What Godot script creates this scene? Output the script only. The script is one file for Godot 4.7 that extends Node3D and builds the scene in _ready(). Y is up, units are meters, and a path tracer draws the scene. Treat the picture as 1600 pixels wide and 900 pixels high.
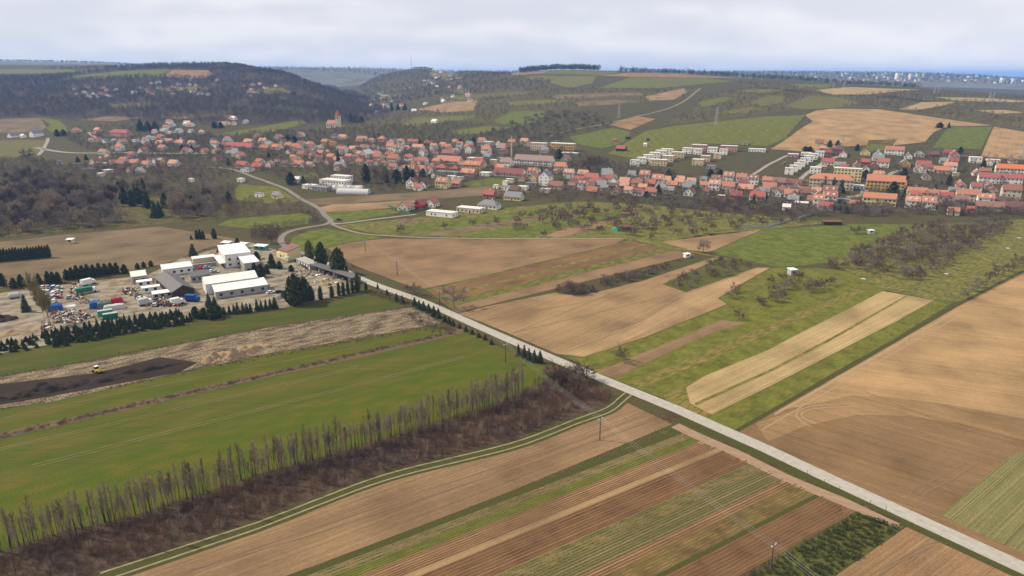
extends Node3D
# A spring valley seen from a drone: fields, a road, a scrap yard, a village and wooded hills.
# y is up, metres; the ground is a fan-shaped sheet whose heights are listed below.

const GD := [-300,150,400,560,640,700,760,820,880,940,1000,1060,1120,1180,1250,1320,1400,1480,1560,1650,1750,1850,1950,2050,2150,2250,2350,2450,2550,2700,2900,3100,3300,3600,4000,4500,4800,5000,5200,6000,7000,9000,14000,20000]
const GH := [
[0,0,0,0,0,0,0,0,0,0,0,0,0,0,0,0,0,0,0,0,0,0,0,0,0,0,0,0,0,0,0,0,0,0,0,0,0,0,0,0,0],
[0,0,0,0,0,0,0,0,0,0,0,0,0,0,0,0,0,0,0,0,0,0,0,0,0,0,0,0,0,0,0,0,0,0,0,0,0,0,0,0,0],
[0,0,0,0,0,0,0,0,0,0,0,0,0,0,0,0,0,0,0,0,0,0,0,0,0,0,0,0,0,0,0,0,0,0,0,0,0,0,0,0,0],
[0,0,0,0,0,0,0,0,0,0,0,0,0,0,0,0,0,0,0,0,0,0,0,0,0,0,0,0,0,0,0,0,0,0,0,0,0,0,0,0,0],
[0,0,0,0,0,0,0,0,0,0,0,0,0,0,0,0,0,0,0,0,0,0,0,0,0,0,0,0,0,0,0,0,0,0,0,0,0,0,0,0,0],
[7,7,7,7,7,7,7,7,7,7,7,7,9,10,14,19,23,23,24,27,30,31,33,37,39,41,42,42,41,41,41,41,41,41,41,41,41,41,41,41,41],
[15,15,15,15,15,15,15,15,15,15,15,15,18,21,30,40,46,46,48,55,59,61,66,75,77,81,84,84,83,83,83,83,83,83,83,83,83,83,83,83,83],
[22,22,22,22,22,22,22,22,22,22,22,23,28,32,47,62,69,69,73,82,89,92,98,112,115,120,126,128,130,136,137,137,137,137,137,137,137,137,137,137,137],
[29,29,29,29,29,29,29,29,29,29,29,32,38,44,65,85,91,91,98,110,118,123,129,150,158,169,186,199,209,218,221,221,221,221,221,221,221,221,221,221,221],
[37,37,37,37,37,37,37,37,37,37,37,41,49,58,84,109,114,114,123,138,149,156,168,202,220,239,266,292,297,294,291,291,291,291,291,291,291,291,291,291,291],
[44,44,44,44,44,44,44,44,44,44,44,51,59,74,103,133,137,137,148,166,185,202,222,262,288,313,342,366,357,339,332,332,332,332,332,332,332,332,332,332,332],
[51,51,51,51,51,51,51,51,51,51,51,61,70,89,124,158,160,160,172,194,226,255,280,318,346,372,394,410,399,376,369,369,369,369,369,369,369,369,369,369,369],
[58,58,58,58,58,58,58,58,58,58,59,71,82,107,146,183,183,182,191,222,266,305,333,366,394,422,440,450,440,416,406,406,406,406,406,406,406,406,406,406,406],
[79,79,79,79,79,79,79,79,79,79,82,106,129,158,197,222,211,197,208,251,305,352,384,412,442,471,487,490,480,459,445,443,443,443,443,443,443,443,443,443,443],
[156,156,156,156,156,156,156,156,156,156,166,198,230,251,281,283,248,202,225,288,351,405,444,467,497,528,539,535,523,509,491,486,486,486,486,486,486,486,486,486,486],
[247,247,247,247,247,247,247,247,247,247,260,292,321,319,332,335,282,205,249,327,398,459,505,524,553,584,589,580,564,555,536,528,528,528,528,528,528,528,528,528,528],
[336,336,336,336,336,336,336,336,336,336,348,371,387,376,385,392,317,207,278,372,457,527,575,593,619,648,648,631,608,598,584,576,576,576,576,576,576,576,576,576,576],
[417,417,417,417,417,417,417,417,417,417,427,441,447,429,438,450,349,213,310,417,518,599,644,660,682,708,705,682,650,641,630,622,622,622,622,622,622,622,622,622,622],
[498,498,498,498,498,498,498,498,498,498,503,509,505,481,493,508,380,219,337,462,579,669,708,720,740,764,759,733,694,681,661,641,641,641,641,641,641,641,641,641,641],
[589,589,589,589,589,589,589,589,589,589,588,584,570,561,570,574,412,224,366,512,643,741,778,786,802,825,820,790,743,715,683,650,650,650,650,650,650,650,650,650,650],
[690,690,690,690,690,690,690,690,690,690,681,677,686,697,689,682,481,235,399,569,714,821,855,859,866,876,866,835,789,750,693,610,610,610,610,610,610,610,610,610,610],
[775,775,775,775,775,775,775,775,775,775,770,791,831,832,830,824,582,256,434,640,794,902,931,934,931,927,904,861,828,756,656,529,520,520,520,520,520,520,520,520,520],
[845,845,845,845,845,845,845,845,845,847,857,912,975,966,972,966,682,280,471,713,879,989,1005,1009,1000,979,943,884,818,709,576,450,430,430,430,430,430,430,430,430,430],
[915,915,915,915,915,915,915,915,915,921,945,1023,1090,1091,1113,1107,690,306,508,787,964,1077,1081,1084,1069,1033,968,854,749,628,496,370,340,340,340,340,340,340,340,340,340],
[985,985,985,985,985,985,985,985,985,997,1033,1114,1184,1215,1225,1137,592,331,546,855,1047,1165,1156,1160,1124,1042,933,773,665,546,414,290,250,250,250,250,250,250,250,250,250],
[1055,1055,1055,1055,1055,1055,1055,1055,1055,1066,1095,1190,1278,1308,1299,1046,488,363,583,918,1127,1253,1232,1185,1103,982,849,690,580,463,333,238,201,201,201,201,201,201,201,201,201],
[1112,1112,1112,1112,1112,1112,1112,1112,1112,1125,1152,1248,1342,1375,1366,943,391,396,622,981,1156,1253,1225,1129,1015,895,765,607,495,391,287,223,194,194,194,194,194,194,194,194,194],
[1158,1158,1158,1158,1158,1158,1158,1158,1158,1175,1207,1287,1397,1430,1368,838,304,433,693,1048,1137,1163,1136,1041,928,808,680,522,430,354,278,218,187,187,187,187,187,187,187,187,187],
[1204,1204,1204,1204,1204,1204,1204,1204,1204,1225,1262,1322,1396,1404,1288,737,263,521,794,1118,1117,1073,1046,952,840,721,600,470,403,345,269,212,181,181,181,181,181,181,181,181,181],
[1272,1272,1272,1272,1272,1272,1272,1272,1272,1292,1322,1366,1290,1263,1148,666,271,721,947,1210,1081,938,911,823,727,641,552,450,386,331,256,202,170,170,170,170,170,170,170,170,170],
[1363,1363,1363,1363,1363,1363,1363,1363,1363,1373,1386,1417,1121,1079,969,623,292,942,1173,1088,950,836,809,761,699,617,532,431,364,312,237,187,157,157,157,157,157,157,157,157,157],
[1444,1444,1444,1444,1444,1444,1444,1444,1444,1446,1449,1466,1000,989,928,581,316,1115,1389,948,854,811,785,738,676,594,511,411,342,292,221,192,186,185,184,183,182,182,182,182,182],
[1514,1514,1514,1514,1514,1514,1514,1514,1514,1512,1509,1514,969,962,901,544,324,1116,1405,854,794,786,760,713,653,572,490,395,350,342,309,281,259,256,253,250,248,247,247,247,247],
[1620,1620,1620,1620,1620,1620,1620,1620,1620,1609,1598,1582,934,921,861,674,492,854,1146,793,760,754,728,710,686,641,596,547,520,515,472,423,369,363,357,352,346,343,343,343,343],
[1761,1761,1761,1761,1761,1761,1761,1761,1759,1738,1711,1618,1053,1054,1040,942,730,736,1021,741,837,933,914,897,878,852,825,783,754,742,691,620,525,506,497,487,478,472,472,472,472],
[1938,1938,1938,1938,1938,1938,1938,1938,1930,1897,1848,1721,1406,1384,1361,1290,1019,702,1007,1047,1113,1163,1154,1135,1116,1112,1108,1077,1047,1027,966,874,729,686,672,658,644,633,633,633,633],
[2043,2043,2043,2043,2043,2043,2043,2043,2032,1991,1929,1806,1615,1582,1553,1504,1388,1233,1280,1257,1281,1301,1297,1278,1258,1268,1277,1252,1224,1199,1132,1029,854,794,777,761,744,729,729,729,729],
[2104,2104,2104,2104,2104,2104,2104,2104,2090,2045,1973,1862,1742,1702,1671,1636,1630,1573,1454,1387,1383,1384,1384,1365,1344,1362,1380,1359,1332,1304,1234,1126,932,860,842,823,805,788,788,788,788],
[1973,1973,1973,1973,1973,1973,1973,1973,1959,1916,1847,1743,1636,1599,1569,1538,1538,1487,1369,1304,1300,1300,1300,1282,1262,1280,1297,1278,1252,1227,1162,1063,882,809,792,775,757,741,741,741,741],
[1409,1409,1409,1409,1409,1409,1409,1409,1396,1366,1314,1238,1165,1141,1119,1099,1099,1060,977,931,928,928,928,916,901,913,926,914,896,878,835,771,643,579,567,555,543,530,529,529,529],
[963,963,963,963,963,963,963,963,953,933,898,849,804,790,775,763,763,737,685,656,654,654,654,646,636,644,652,645,634,622,597,560,478,430,423,415,407,399,397,397,397],
[203,203,203,203,203,203,203,203,203,203,203,203,203,203,203,202,202,202,202,202,202,202,202,202,202,202,202,202,202,202,202,202,201,201,201,201,201,201,201,201,201],
[109,109,109,109,109,109,109,109,109,109,109,109,109,109,109,109,109,109,109,109,109,109,109,109,109,109,109,109,109,109,109,109,109,109,109,109,109,109,109,109,109],
[0,0,0,0,0,0,0,0,0,0,0,0,0,0,0,0,0,0,0,0,0,0,0,0,0,0,0,0,0,0,0,0,0,0,0,0,0,0,0,0,0]]
const FIELDS := [
["forest_floor","slope_floor",0.5,0.3,[-776.4,-793.2,-639.2,-860,-619,-883.4,-528.9,-811.4,-461.4,-798.8,-385.1,-683.9,-291.8,-660.6,-241.8,-580.8,-232.7,-520,-262.9,-500.8,-318,-474.4,-349,-454.3,-412.2,-405.6]],
["forest_floor","forest_floor",0.5,0.3,[-1297.1,-1230.3,-980.3,-1343.5,-912.6,-1362.9,-790,-1291.3,-639.9,-1274.1,-523.8,-1218.6,-368.2,-1220,-295.4,-1347.5,-277,-1619.7,-512.4,-2465.1,-964.9,-3833.2,-1388.5,-4434.2,-1766.5,-4946.4,-977.9,-2332,-1173.5,-2391.1,-1237.6,-2308.7,-1391.7,-2219.8,-1582.1,-2206.3,-2206.3,-2138.6]],
["forest_floor","slope_floor",0.5,0.3,[-348.4,-1920.5,-184.6,-1856.5,-58.8,-1625,0,-1629.5,91.5,-1691.9,103.6,-1923.2,0,-2177.5,-265,-4938.3,-489.4,-4975.9,-429.6,-3002.4,-606.9,-3074.5,-618.1,-2858.8]],
["forest_floor","slope_floor",0.5,0.3,[-318.3,-1157.6,-166.6,-1135.5,-115.7,-1267.3,-44.7,-1223.6,59.7,-1313.3,170.2,-1340,262.6,-1380.8,366.6,-1448.7,436.1,-1641.9,293.8,-1630.7,150.6,-1671.7,89.9,-1662.1,0,-1629.5,-158.1,-1747.8,-215,-1577.5,-306.5,-1399.5]],
["forest_floor","slope_floor",0.5,0.3,[227.6,-1082,311.9,-1224.8,397.3,-1466.3,557.6,-1630.1,637.2,-1571.5,656.2,-1452.9,813.4,-1500.8,820.5,-1292.1,841.1,-1154,1042.8,-1087.7,902.9,-935.9,724,-987.4,718,-1047.1,673.3,-1137.3,646.7,-1238.7,563.8,-1242.2,472.7,-1209.9,361.9,-1134.2]],
["forest_floor","slope_floor",0.5,0.3,[563.1,-1790.4,691.8,-1709.2,880.3,-1627.2,1075.9,-1487.6,1371.4,-1443.6,1042.8,-1087.7,853.5,-1171.6,827.3,-1303.2,747.4,-1505.1,558.2,-1548.1]],
["ploughed_field","soil_warm",1,-2.452,[68.8,-188.1,128.9,-238.9,217.4,-314,289.3,-371,470.1,-371,160.6,-105.3,132.2,-108]],
["paler_soil_patch","soil_tan",1.6,-2.762,[87.4,-202.5,127.8,-236.5,214.9,-310.1,285.5,-365.8,464,-365.8,223.3,-159.2,164.4,-196.8,146,-207.1,131.4,-211.8,117,-213.8,100.9,-207.1]],  # sheet of paler soil over the upper right of the field
["paler_soil_patch","soil_mid",1.3,-2.452,[77.1,-193.8,100.9,-207.1,117,-213.8,131.4,-211.8,146,-207.1,164.4,-196.8,223.3,-159.2,201.3,-140.3,154.8,-183.4,142,-193.8,128.6,-198.9,112.4,-199.8,92.8,-192.6,77.1,-182.7]],  # band of middle tone between the darker and the paler soil
["striped_plot","patch",2,-0.646,[107.5,-146.6,144.8,-174.7,165.8,-182.7,185.9,-147.9,134.8,-113.5,117.9,-131.9]],
["ploughed_field","soil_red",1,2.545,[96.5,-142,110.5,-125.6,115.3,-118.9,94.9,-106.9,51.1,-110.1,70.2,-124.1]],
["nursery_plot","meadow",1,2.55,[87.3,-147.9,96,-142,69.8,-124.1,48.6,-110.1,33.4,-111,57.4,-127.6]],
["ploughed_field","soil_brown",1,2.538,[37.9,-209.4,50.6,-193.4,0,-157.1,-48.5,-125.2,-65,-112.7,-96.3,-112.7,-87.4,-124.8,-62.5,-142,-35.1,-163.4,0,-180.1,20.4,-194.6,30.5,-202,35.6,-208]],
["crop_field","crop_olive",1,2.535,[-178.7,-166.9,-155.9,-185,-93.2,-227.4,-27.2,-271.1,-19.3,-275.7,-6.5,-259.5,12.1,-238.3,16.4,-228.5,3.4,-216.8,-5.4,-208,-42.3,-181.9,-70.5,-164.1,-94.2,-146.3,-108.2,-140,-118.7,-133,-138.3,-121.8]],
["crop_field","crop_bright",2,2.535,[-158.2,-144,-136.3,-157.7,-81.9,-195.9,-45.5,-221.5,-6.4,-252.8,12.1,-237.7,16.1,-228.5,3.4,-217.3,-5.4,-208.5,-42.4,-182.3,-70.6,-164.4,-94.4,-146.6,-108.4,-140.3,-118.8,-133.3,-138.6,-122.2]],
["crop_strip","crop_olive",1,2.556,[-192.8,-182.7,-169.1,-203.4,-155.8,-209,-116,-237.1,-96.5,-250.8,-64.3,-266.7,-31.2,-284.5,-27.3,-272.6,-93.9,-229.6,-157.3,-186.9,-180.8,-169.2]],
["bare_earth","sand",1,2.524,[-213.4,-205.7,-187.1,-228.5,-170.2,-238.9,-157.4,-246.3,-132.4,-263.1,-111.3,-278,-86.8,-290.3,-48.9,-308.2,-40.1,-299,-31.4,-286.1,-64.5,-267.4,-96.7,-251.4,-114.3,-238.9,-120.3,-235.9,-155.5,-208.5,-169.8,-204.3,-196.3,-186.5]],
["shaded_dark_earth","soil_black_shade",2,-0.425,[-200.8,-203.4,-183.2,-223,-154.3,-232.4,-138,-247.5,-120.8,-242.5,-123.7,-233,-151.9,-216.8,-171.4,-206.6,-190.6,-191.3]],  # dark soil, with the shade of the pit put into its colour
["crop_field","crop_dark",1,2.557,[-224.3,-217.8,-202.2,-249.5,-190.1,-258.2,-141.7,-283.6,-111.4,-303.6,-77.1,-326.2,-65,-330.4,-55,-318,-49.1,-310.1,-87.2,-292,-111.9,-279.6,-158.1,-247.5,-187.9,-229.6,-211.4,-203.4]],
["yard_ground","gravel",1,-0.646,[-297.1,-299,-260.2,-330.4,-232.1,-348.4,-202.1,-363.2,-200.2,-405.6,-195,-430.4,-174.7,-442.9,-147.1,-418.5,-82.4,-350.8,-79.4,-333.7,-109.3,-306.3,-144.6,-290.3,-169.1,-282,-189.3,-260.9,-203.6,-251.4,-236.4,-231.3]],
["stubble_field","soil_dull",1,-0.758,[-385.7,-397.9,-340.8,-442.9,-311.5,-464.1,-258.4,-491.7,-186.8,-452.3,-170.6,-437.5,-190.6,-420.1,-208,-381.9,-221.3,-365.8,-254.2,-350.8,-266.5,-339.2,-309.6,-313]],
["ploughed_field","soil_brown",1,-0.525,[-118.1,-425.2,-108.2,-441.1,-86.9,-452.3,0,-450.4,75.7,-450.4,67.4,-437.5,0,-373.7,-45.2,-338.1,-53.8,-342.6,-70.5,-360.6,-84,-375,-96.7,-390.5]],
["pasture","grass_fresh",1,-0.285,[-146,-435.7,-150.4,-458.2,-145,-476.5,-134.5,-485.1,-104.6,-464.1,-85,-456.2,-108.6,-442.9,-118.6,-426.9,-124.8,-416.8,-133.4,-418.5]],
["ploughed_field","soil_tan2",1,-0.848,[-25.3,-299,-12.2,-309.2,0,-317,22.2,-331.5,33.7,-326.2,44.2,-332.6,72.8,-354.4,121.2,-400.9,126.2,-400.9,79.7,-346.1,88.7,-331.5,140.9,-379.1,148.7,-379.1,102.3,-322,104.3,-313,55.9,-268.9,28.1,-247.5,17.8,-250.8,0,-271.9,-14.4,-288.6]],
["harrowed_strip","soil_light",2,-0.848,[57.1,-286.1,89.2,-329.3,141.1,-376.4,147.8,-377.7,102.6,-323,68,-283.6,28.2,-248.2,21.3,-250.8]],
["orchard_grass","meadow",1,-0.554,[79.7,-346.1,126.2,-400.9,140.2,-390.5,141.4,-380.5,88.7,-331.5]],
["meadow","grass_green",1,-0.625,[20.2,-248.8,28,-246.9,55.8,-268.1,104.1,-312.1,102.3,-321,148.5,-377.7,154.9,-379.1,179.5,-376.4,191,-369.7,192.1,-335.9,129.2,-274.1,54.1,-209,37.6,-226.3]],
["ploughed_strip","soil_brown",2,-0.708,[29.9,-234.1,39.1,-240.1,94.6,-290.3,104.8,-286.1,88.6,-276.5,67.6,-257.5,37.3,-227.4]],
["fallow_strip","beige_fallow",1.5,-0.691,[52.1,-214.8,70.5,-229.6,103,-254.8,103.9,-237.1,90.7,-220.4,60.5,-196.3,53,-204.3]],
["harrowed_strip","soil_straw",2,-0.691,[61.5,-219.9,70.5,-229.6,103,-254.8,115.8,-266.7,190.3,-333.7,207.9,-319,175,-290.3,90.7,-220.4,65,-199.8,59.9,-208]],
["grass_strip","beige_fallow",2.5,-0.691,[61.4,-208,95.8,-234.7,135,-268.9,198.3,-326.7,199,-326.2,134.9,-266.7,95,-232.4,61.6,-206.1]],
["fallow_strip","beige_fallow",1.5,-0.682,[42.5,-224.1,76.7,-252.8,121.5,-290.3,178.8,-337,181.1,-333.7,121.8,-283.6,77.1,-245,45.2,-219.9]],
["grass_strip","grass_green",1,-0.714,[60.9,-196.3,90.5,-219.9,174.5,-289.4,208.2,-319,215.5,-316,161.6,-268.1,118.4,-231.9,68.8,-188.9,62.5,-192.6]],
["orchard_meadow","grass_dry",1,-0.537,[185.7,-390.5,253,-454.3,303.2,-496.2,394.3,-517.6,468.3,-517.6,336.1,-408.7,291.2,-373.7,218.6,-316,208.5,-320,192.1,-335.9,191,-369.7]],
["green_field","grass_fresh",1,-0.608,[123.1,-413.5,178.6,-478.6,253.3,-500.8,304.6,-498.5,251.1,-452.3,184.7,-389,154.9,-379.1,141.2,-393.4]],
["ploughed_field","soil_tan2",1,-0.45,[97.6,-441.1,134.1,-466.1,179.4,-480.7,123.6,-415.2,113.6,-420.1]],
["meadow","grass_dry",1,-0.561,[-129.4,-496.2,-74.9,-525.1,0,-568.8,56.4,-596.6,111,-587,157,-551.6,201.7,-530.2,241.1,-505.5,179.4,-480.7,98,-442.9,119.5,-411.9,148.5,-381.9,124.7,-402.5,84.6,-439.3,76,-452.3,0,-454.3,-89,-464.1,-118.3,-485.1]],
["grass_strip","grass_fresh",2,-0.506,[-89.4,-466.1,-75.8,-496.2,0,-543.4,43.5,-574.8,53.6,-565.9,-19.3,-505.5,-54.5,-474.4]],
["grass_strip","grass_fresh",2,-0.599,[-35,-456.2,0,-485.1,49.5,-520,83,-546.1,101.8,-535.4,47.4,-496.2,13.1,-456.2]],
["ploughed_strip","soil_brown",2,-0.912,[19.7,-456.2,36.9,-482.9,80.7,-530.2,101.9,-565.9,105.7,-557.2,83.1,-512.7,50,-474.4,35,-456.2]],
["ploughed_strip","soil_dull",2,-0.701,[-62.8,-468.2,-19.2,-503.2,20.2,-530.2,24.9,-522.5,-14,-489.5,-48.8,-462.1]],
["green_field","grass_fresh",1,-0.687,[-139.4,-515.1,-150,-540.7,-126.8,-557.2,-100.9,-560.1,-90.7,-546.1,-125.9,-507.9]],
["ploughed_field","soil_tan2",1,-0.424,[-161.7,-568.8,-154.7,-583.9,-92.1,-609.7,-77.7,-587,-106.7,-563,-151.4,-546.1]],
["garden_ground","soil_dull",1,-0.522,[-184.4,-606.4,-141.8,-627,-62,-659.1,-6.4,-683.4,18.3,-646.8,-58.2,-616.5,-133.2,-587,-170.4,-580.8]],
["pasture","grass_green",1,-0.742,[-265,-647.5,-273.9,-687.2,-233.7,-672.7,-216.2,-647.3,-186,-596.6,-211,-587,-246.2,-606.4]],
["pasture","grass_fresh",1,-0.73,[-218,-496.2,-217.9,-520,-170.3,-543.4,-156.3,-530.2,-152.9,-500.8,-168.4,-489.5,-190.2,-485.1]],
["garden_lawn","grass_fresh",1,-1.014,[-234,-725.4,-217.8,-752.8,-204.5,-729.2,-217.4,-703.3]],
["garden_lawn","grass_fresh",1,-0.334,[-49.2,-690.8,-21.5,-717.4,0,-709.9,-6.4,-686.6,-41,-671.3]],
["ploughed_field","soil_tan",1,0.897,[329.4,-882.5,369.4,-938.1,458.4,-1068.3,476.2,-1141.7,516.5,-1196.4,555.3,-1222.9,636.2,-1217.9,668.5,-1128.8,713.1,-1039.7,640.3,-1021.9,584.7,-966,536,-902.3,491.2,-887.7,451.8,-890.7,416,-883.7,367.8,-860.8]],
["green_field","grass_fresh",1,2.192,[634,-1014.4,704.5,-1025.2,583.4,-861.5,529.5,-871.6]],
["ploughed_field","soil_tan",1,2.199,[706.5,-1025.4,715.3,-975,852.6,-927.5,728.2,-783.4,597.3,-804.5,559.4,-823.4]],
["garden_plot","grass_fresh",1,2.072,[470.1,-917.1,508.1,-917.4,467.7,-860.6,438.2,-858.7]],
["ploughed_field","soil_red",1,-0.981,[154.4,-1110.7,213,-1199,236.6,-1153,178.6,-1053.3]],
["pasture","grass_fresh",1,-0.363,[83.7,-1012.1,153.1,-1078.9,176.8,-1036.7,154.5,-958.8,118.2,-914.1,91.8,-948.1]],
["pasture","grass_green",1,-0.637,[121.2,-873.2,166.1,-975.7,199.2,-1034.9,255.4,-1074,414.2,-1136.5,476.2,-1141.7,372.4,-946.1,332.8,-901.8,256.3,-927,152.4,-821.2]],
["pasture","grass_fresh",1,0.32,[-33.3,-1217.2,0,-1347.5,59.7,-1313.3,54.3,-1190.8,0,-1135.4]],
["stubble_field","soil_tan2",1,-0.854,[277.7,-1477.8,398.1,-1649.6,384.2,-1554.6,322,-1412.3,274.4,-1410.4]],
["ploughed_field","soil_red",1,1.527,[-108.5,-4852.8,0,-4982.9,116.5,-2246.6,96.3,-2152.1,0,-2201.3]],
["green_field","grass_green",1,-0.061,[120.2,-2241.2,261,-2246.2,342.9,-2190.6,248.4,-2054.5,99,-2127.7]],
["ploughed_field","soil_red",1,0.091,[254,-2055,359.5,-2172.4,497,-2135.4,574.6,-2069,662.7,-1997.1,463.6,-1989.2,332.5,-2005.4]],
["green_field","grass_green",1,-0.63,[203.3,-1672.4,328.8,-1982.8,532.1,-1978.3,586.8,-1867.4,343.4,-1658.4]],
["pasture","grass_dry",1,-0.757,[93.6,-1894.4,145.9,-2035.7,240.2,-2031.1,203.2,-1808.9,137.3,-1693.9]],
["ploughed_field","soil_tan2",1,0.266,[-217.6,-1596.7,-151.5,-1672.9,-79.2,-1621.1,-77.2,-1414.9,-144.3,-1442.1]],
["vineyard_ground","grass_straw",1,-1.071,[487.4,-1264.3,606.2,-1443.3,658.6,-1428.8,647.8,-1311.6,559.5,-1232.5,502.5,-1215.7]],
["pasture","grass_straw",1,-0.776,[431.5,-1304.1,519.4,-1437.5,548.6,-1425.3,506.1,-1324.2,454.6,-1268.5]],
["stubble_field","soil_straw",1,-0.647,[676.3,-1579.9,821.4,-1722.2,989.5,-1724.3,747.4,-1505.1,668.6,-1481.2]],
["stubble_field","soil_straw",1,-0.657,[671.8,-1222.4,786.7,-1357.2,867.9,-1379.2,782.2,-1286.9,696.4,-1216.5]],
["green_field","grass_green",1,-0.178,[689.6,-1784.4,822.7,-1830.2,723,-1638.7,656.9,-1621.3]],
["green_field","grass_green",1,-0.154,[-1301.8,-2028,-1312.8,-2188.3,-1237.5,-2232.1,-1053.7,-2217,-981.7,-2013.7,-1083.6,-2014.9,-1198.6,-2024.4]],
["ploughed_field","soil_red",1,-1.009,[-979.9,-2013.8,-1044.2,-2205,-917.7,-2161.7,-855.4,-2050,-864.5,-1975.3]],
["green_field","grass_green",1,0.297,[-2009,-2494.9,-2295.9,-2855.8,-1744,-2789.4,-1439.2,-2394.9,-1605.1,-2391.4]],
["ploughed_field","soil_dull",1,0.109,[-1047.5,-1201.1,-1154.9,-1332.1,-980.3,-1343.5,-909.9,-1348.9,-838.2,-1273.3,-824.6,-1215.2,-889.2,-1211.5]],
["pasture","grass_green",1,0.79,[-907.2,-1348.4,-847.8,-1312.2,-763.6,-1210.6,-802.2,-1211.6]],
["meadow","grass_straw",1,-0.717,[-820,-931.8,-968.8,-1107.2,-834.8,-1133.9,-752.1,-1125.6,-654.7,-964.3,-649.5,-909.9,-675.6,-910.9]],
["pasture","grass_green",1,-0.701,[-483.2,-1119.3,-433.2,-1182.9,-388.8,-1291,-368,-1258.7,-385.3,-1135.6,-443.5,-1097.1]],
["pasture","grass_straw",1,-0.728,[-205.3,-1246.8,-190.1,-1389.9,-123.4,-1354.7,-126.1,-1255.1,-167.1,-1217.7]],
["field_corner","grass_green",1,-1.071,[-180.8,-2005,-153.3,-2002.3,-111.1,-1895.5,-133.6,-1850.2]],
["thicket_floor","litter",1,-0.549,[-140,-123.7,-117.9,-131.9,-107.9,-139.5,-94.1,-146,-70.3,-163.8,-42.2,-181.6,-20.5,-195.9,-5.4,-207.1,3.4,-216.8,11.7,-229.6,19,-232.4,35.5,-214.8,31,-206.1,16.4,-195.9,-1,-182.7,-35.5,-165.3,-63.2,-143.7,-93,-124.8,-105.9,-115.3,-124.9,-106.9]],
["hill_strip","grass_straw",1.3,0.578,[-182.6,-1836.1,-63.4,-1754.8,45.6,-1687.3,87,-1664.4,0,-1629.5,-121.4,-1676.7]],
["hill_strip","soil_dull",1.3,-0.023,[84.2,-1553.1,183,-1559.7,281,-1557.6,278.3,-1503.5,174.6,-1486.1,94.2,-1487.2]],
["hill_strip","grass_dry",1.3,0.413,[-13.7,-1510.3,80.6,-1484.2,130.9,-1446.8,64.3,-1418.9,0,-1441.1]],
["hill_strip","soil_dull",1.3,0.111,[128.3,-1416.6,207.2,-1431.5,253.9,-1402.6,184.2,-1354.6,129.2,-1356]],
["hill_strip","grass_green",1.3,-0.044,[-193.1,-1321.9,-123.4,-1354.7,-60.5,-1327.7,-92.8,-1271,-159.5,-1246.3]],
["hill_strip","grass_green",1.3,-0.041,[-103,-1123.7,-42.6,-1163.1,0,-1127.9,-39.5,-1077.3,-78.5,-1068]],
["hill_strip","grass_green",1.3,-0.445,[357.1,-1359.5,427,-1431.6,443.3,-1400.7,382.9,-1320.1,343.2,-1281.5]],
["hill_strip","grass_straw",1.3,-0.278,[350.5,-1204.2,422,-1256.5,447.5,-1231.9,385.4,-1176.3]],
["hill_strip","soil_straw",1.3,0.332,[881.9,-1478.4,973,-1474.4,1032.8,-1426.5,1004.2,-1385.9,883.6,-1394.4]],
["hill_strip","soil_straw",1.3,0.346,[807.6,-1234.4,870.7,-1244.5,879.5,-1208.5,820.3,-1186]],
["hill_strip","grass_green",1.3,0.699,[37.7,-2105.4,84.5,-2096.7,144.5,-2015.7,104.5,-1941.1,53.5,-1987]],
["hill_strip","grass_straw",1.3,-0.135,[329.9,-1836.7,443.3,-1900,518.3,-1862.2,415.5,-1778.2]],
["hill_strip","grass_dry",1.3,-0.095,[490.9,-1556,574.9,-1595.8,607.2,-1567.1,524.5,-1490.3]],
["hill_strip","grass_dry",1.3,-0.403,[-886.7,-1504.2,-811.4,-1571.7,-762.1,-1557.3,-800.1,-1469.1]],
["hill_strip","soil_dull",1.3,-0.052,[-676.2,-1325,-584.7,-1367,-534,-1332.4,-612.9,-1292]],
["hill_strip","soil_dull",1.3,-0.089,[-810.3,-1305.7,-767,-1336.2,-695.8,-1316,-725.2,-1281]],
["hill_strip","grass_dry",1.3,-0.112,[-917.9,-1787.5,-826.1,-1836.4,-748.3,-1806.5,-806.7,-1754.3]],
["hill_strip","grass_dry",1.3,-0.165,[-642.4,-1782.5,-592.4,-1827.9,-551.1,-1797.7,-587.9,-1714.2]],
["hill_strip","grass_dry",1.3,1.094,[-328.7,-2823,-433,-4839.4,-195.3,-2564.5,-258.7,-2623.3]],
["hill_strip","grass_straw",1.3,1.105,[-460.6,-2427.9,-429,-2449.7,-388,-2283.6,-408.4,-2235.2]],
["hill_strip","grass_straw",1.3,-1.342,[-969.6,-4074.1,-959.7,-4553.6,-901.5,-4366,-898.2,-3919.2]],
["distant_forest","far_forest",1,0.0,[-3149.9,-3700,3149.9,-3700,5824.9,-6500,-5533.6,-6500]]]
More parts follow.
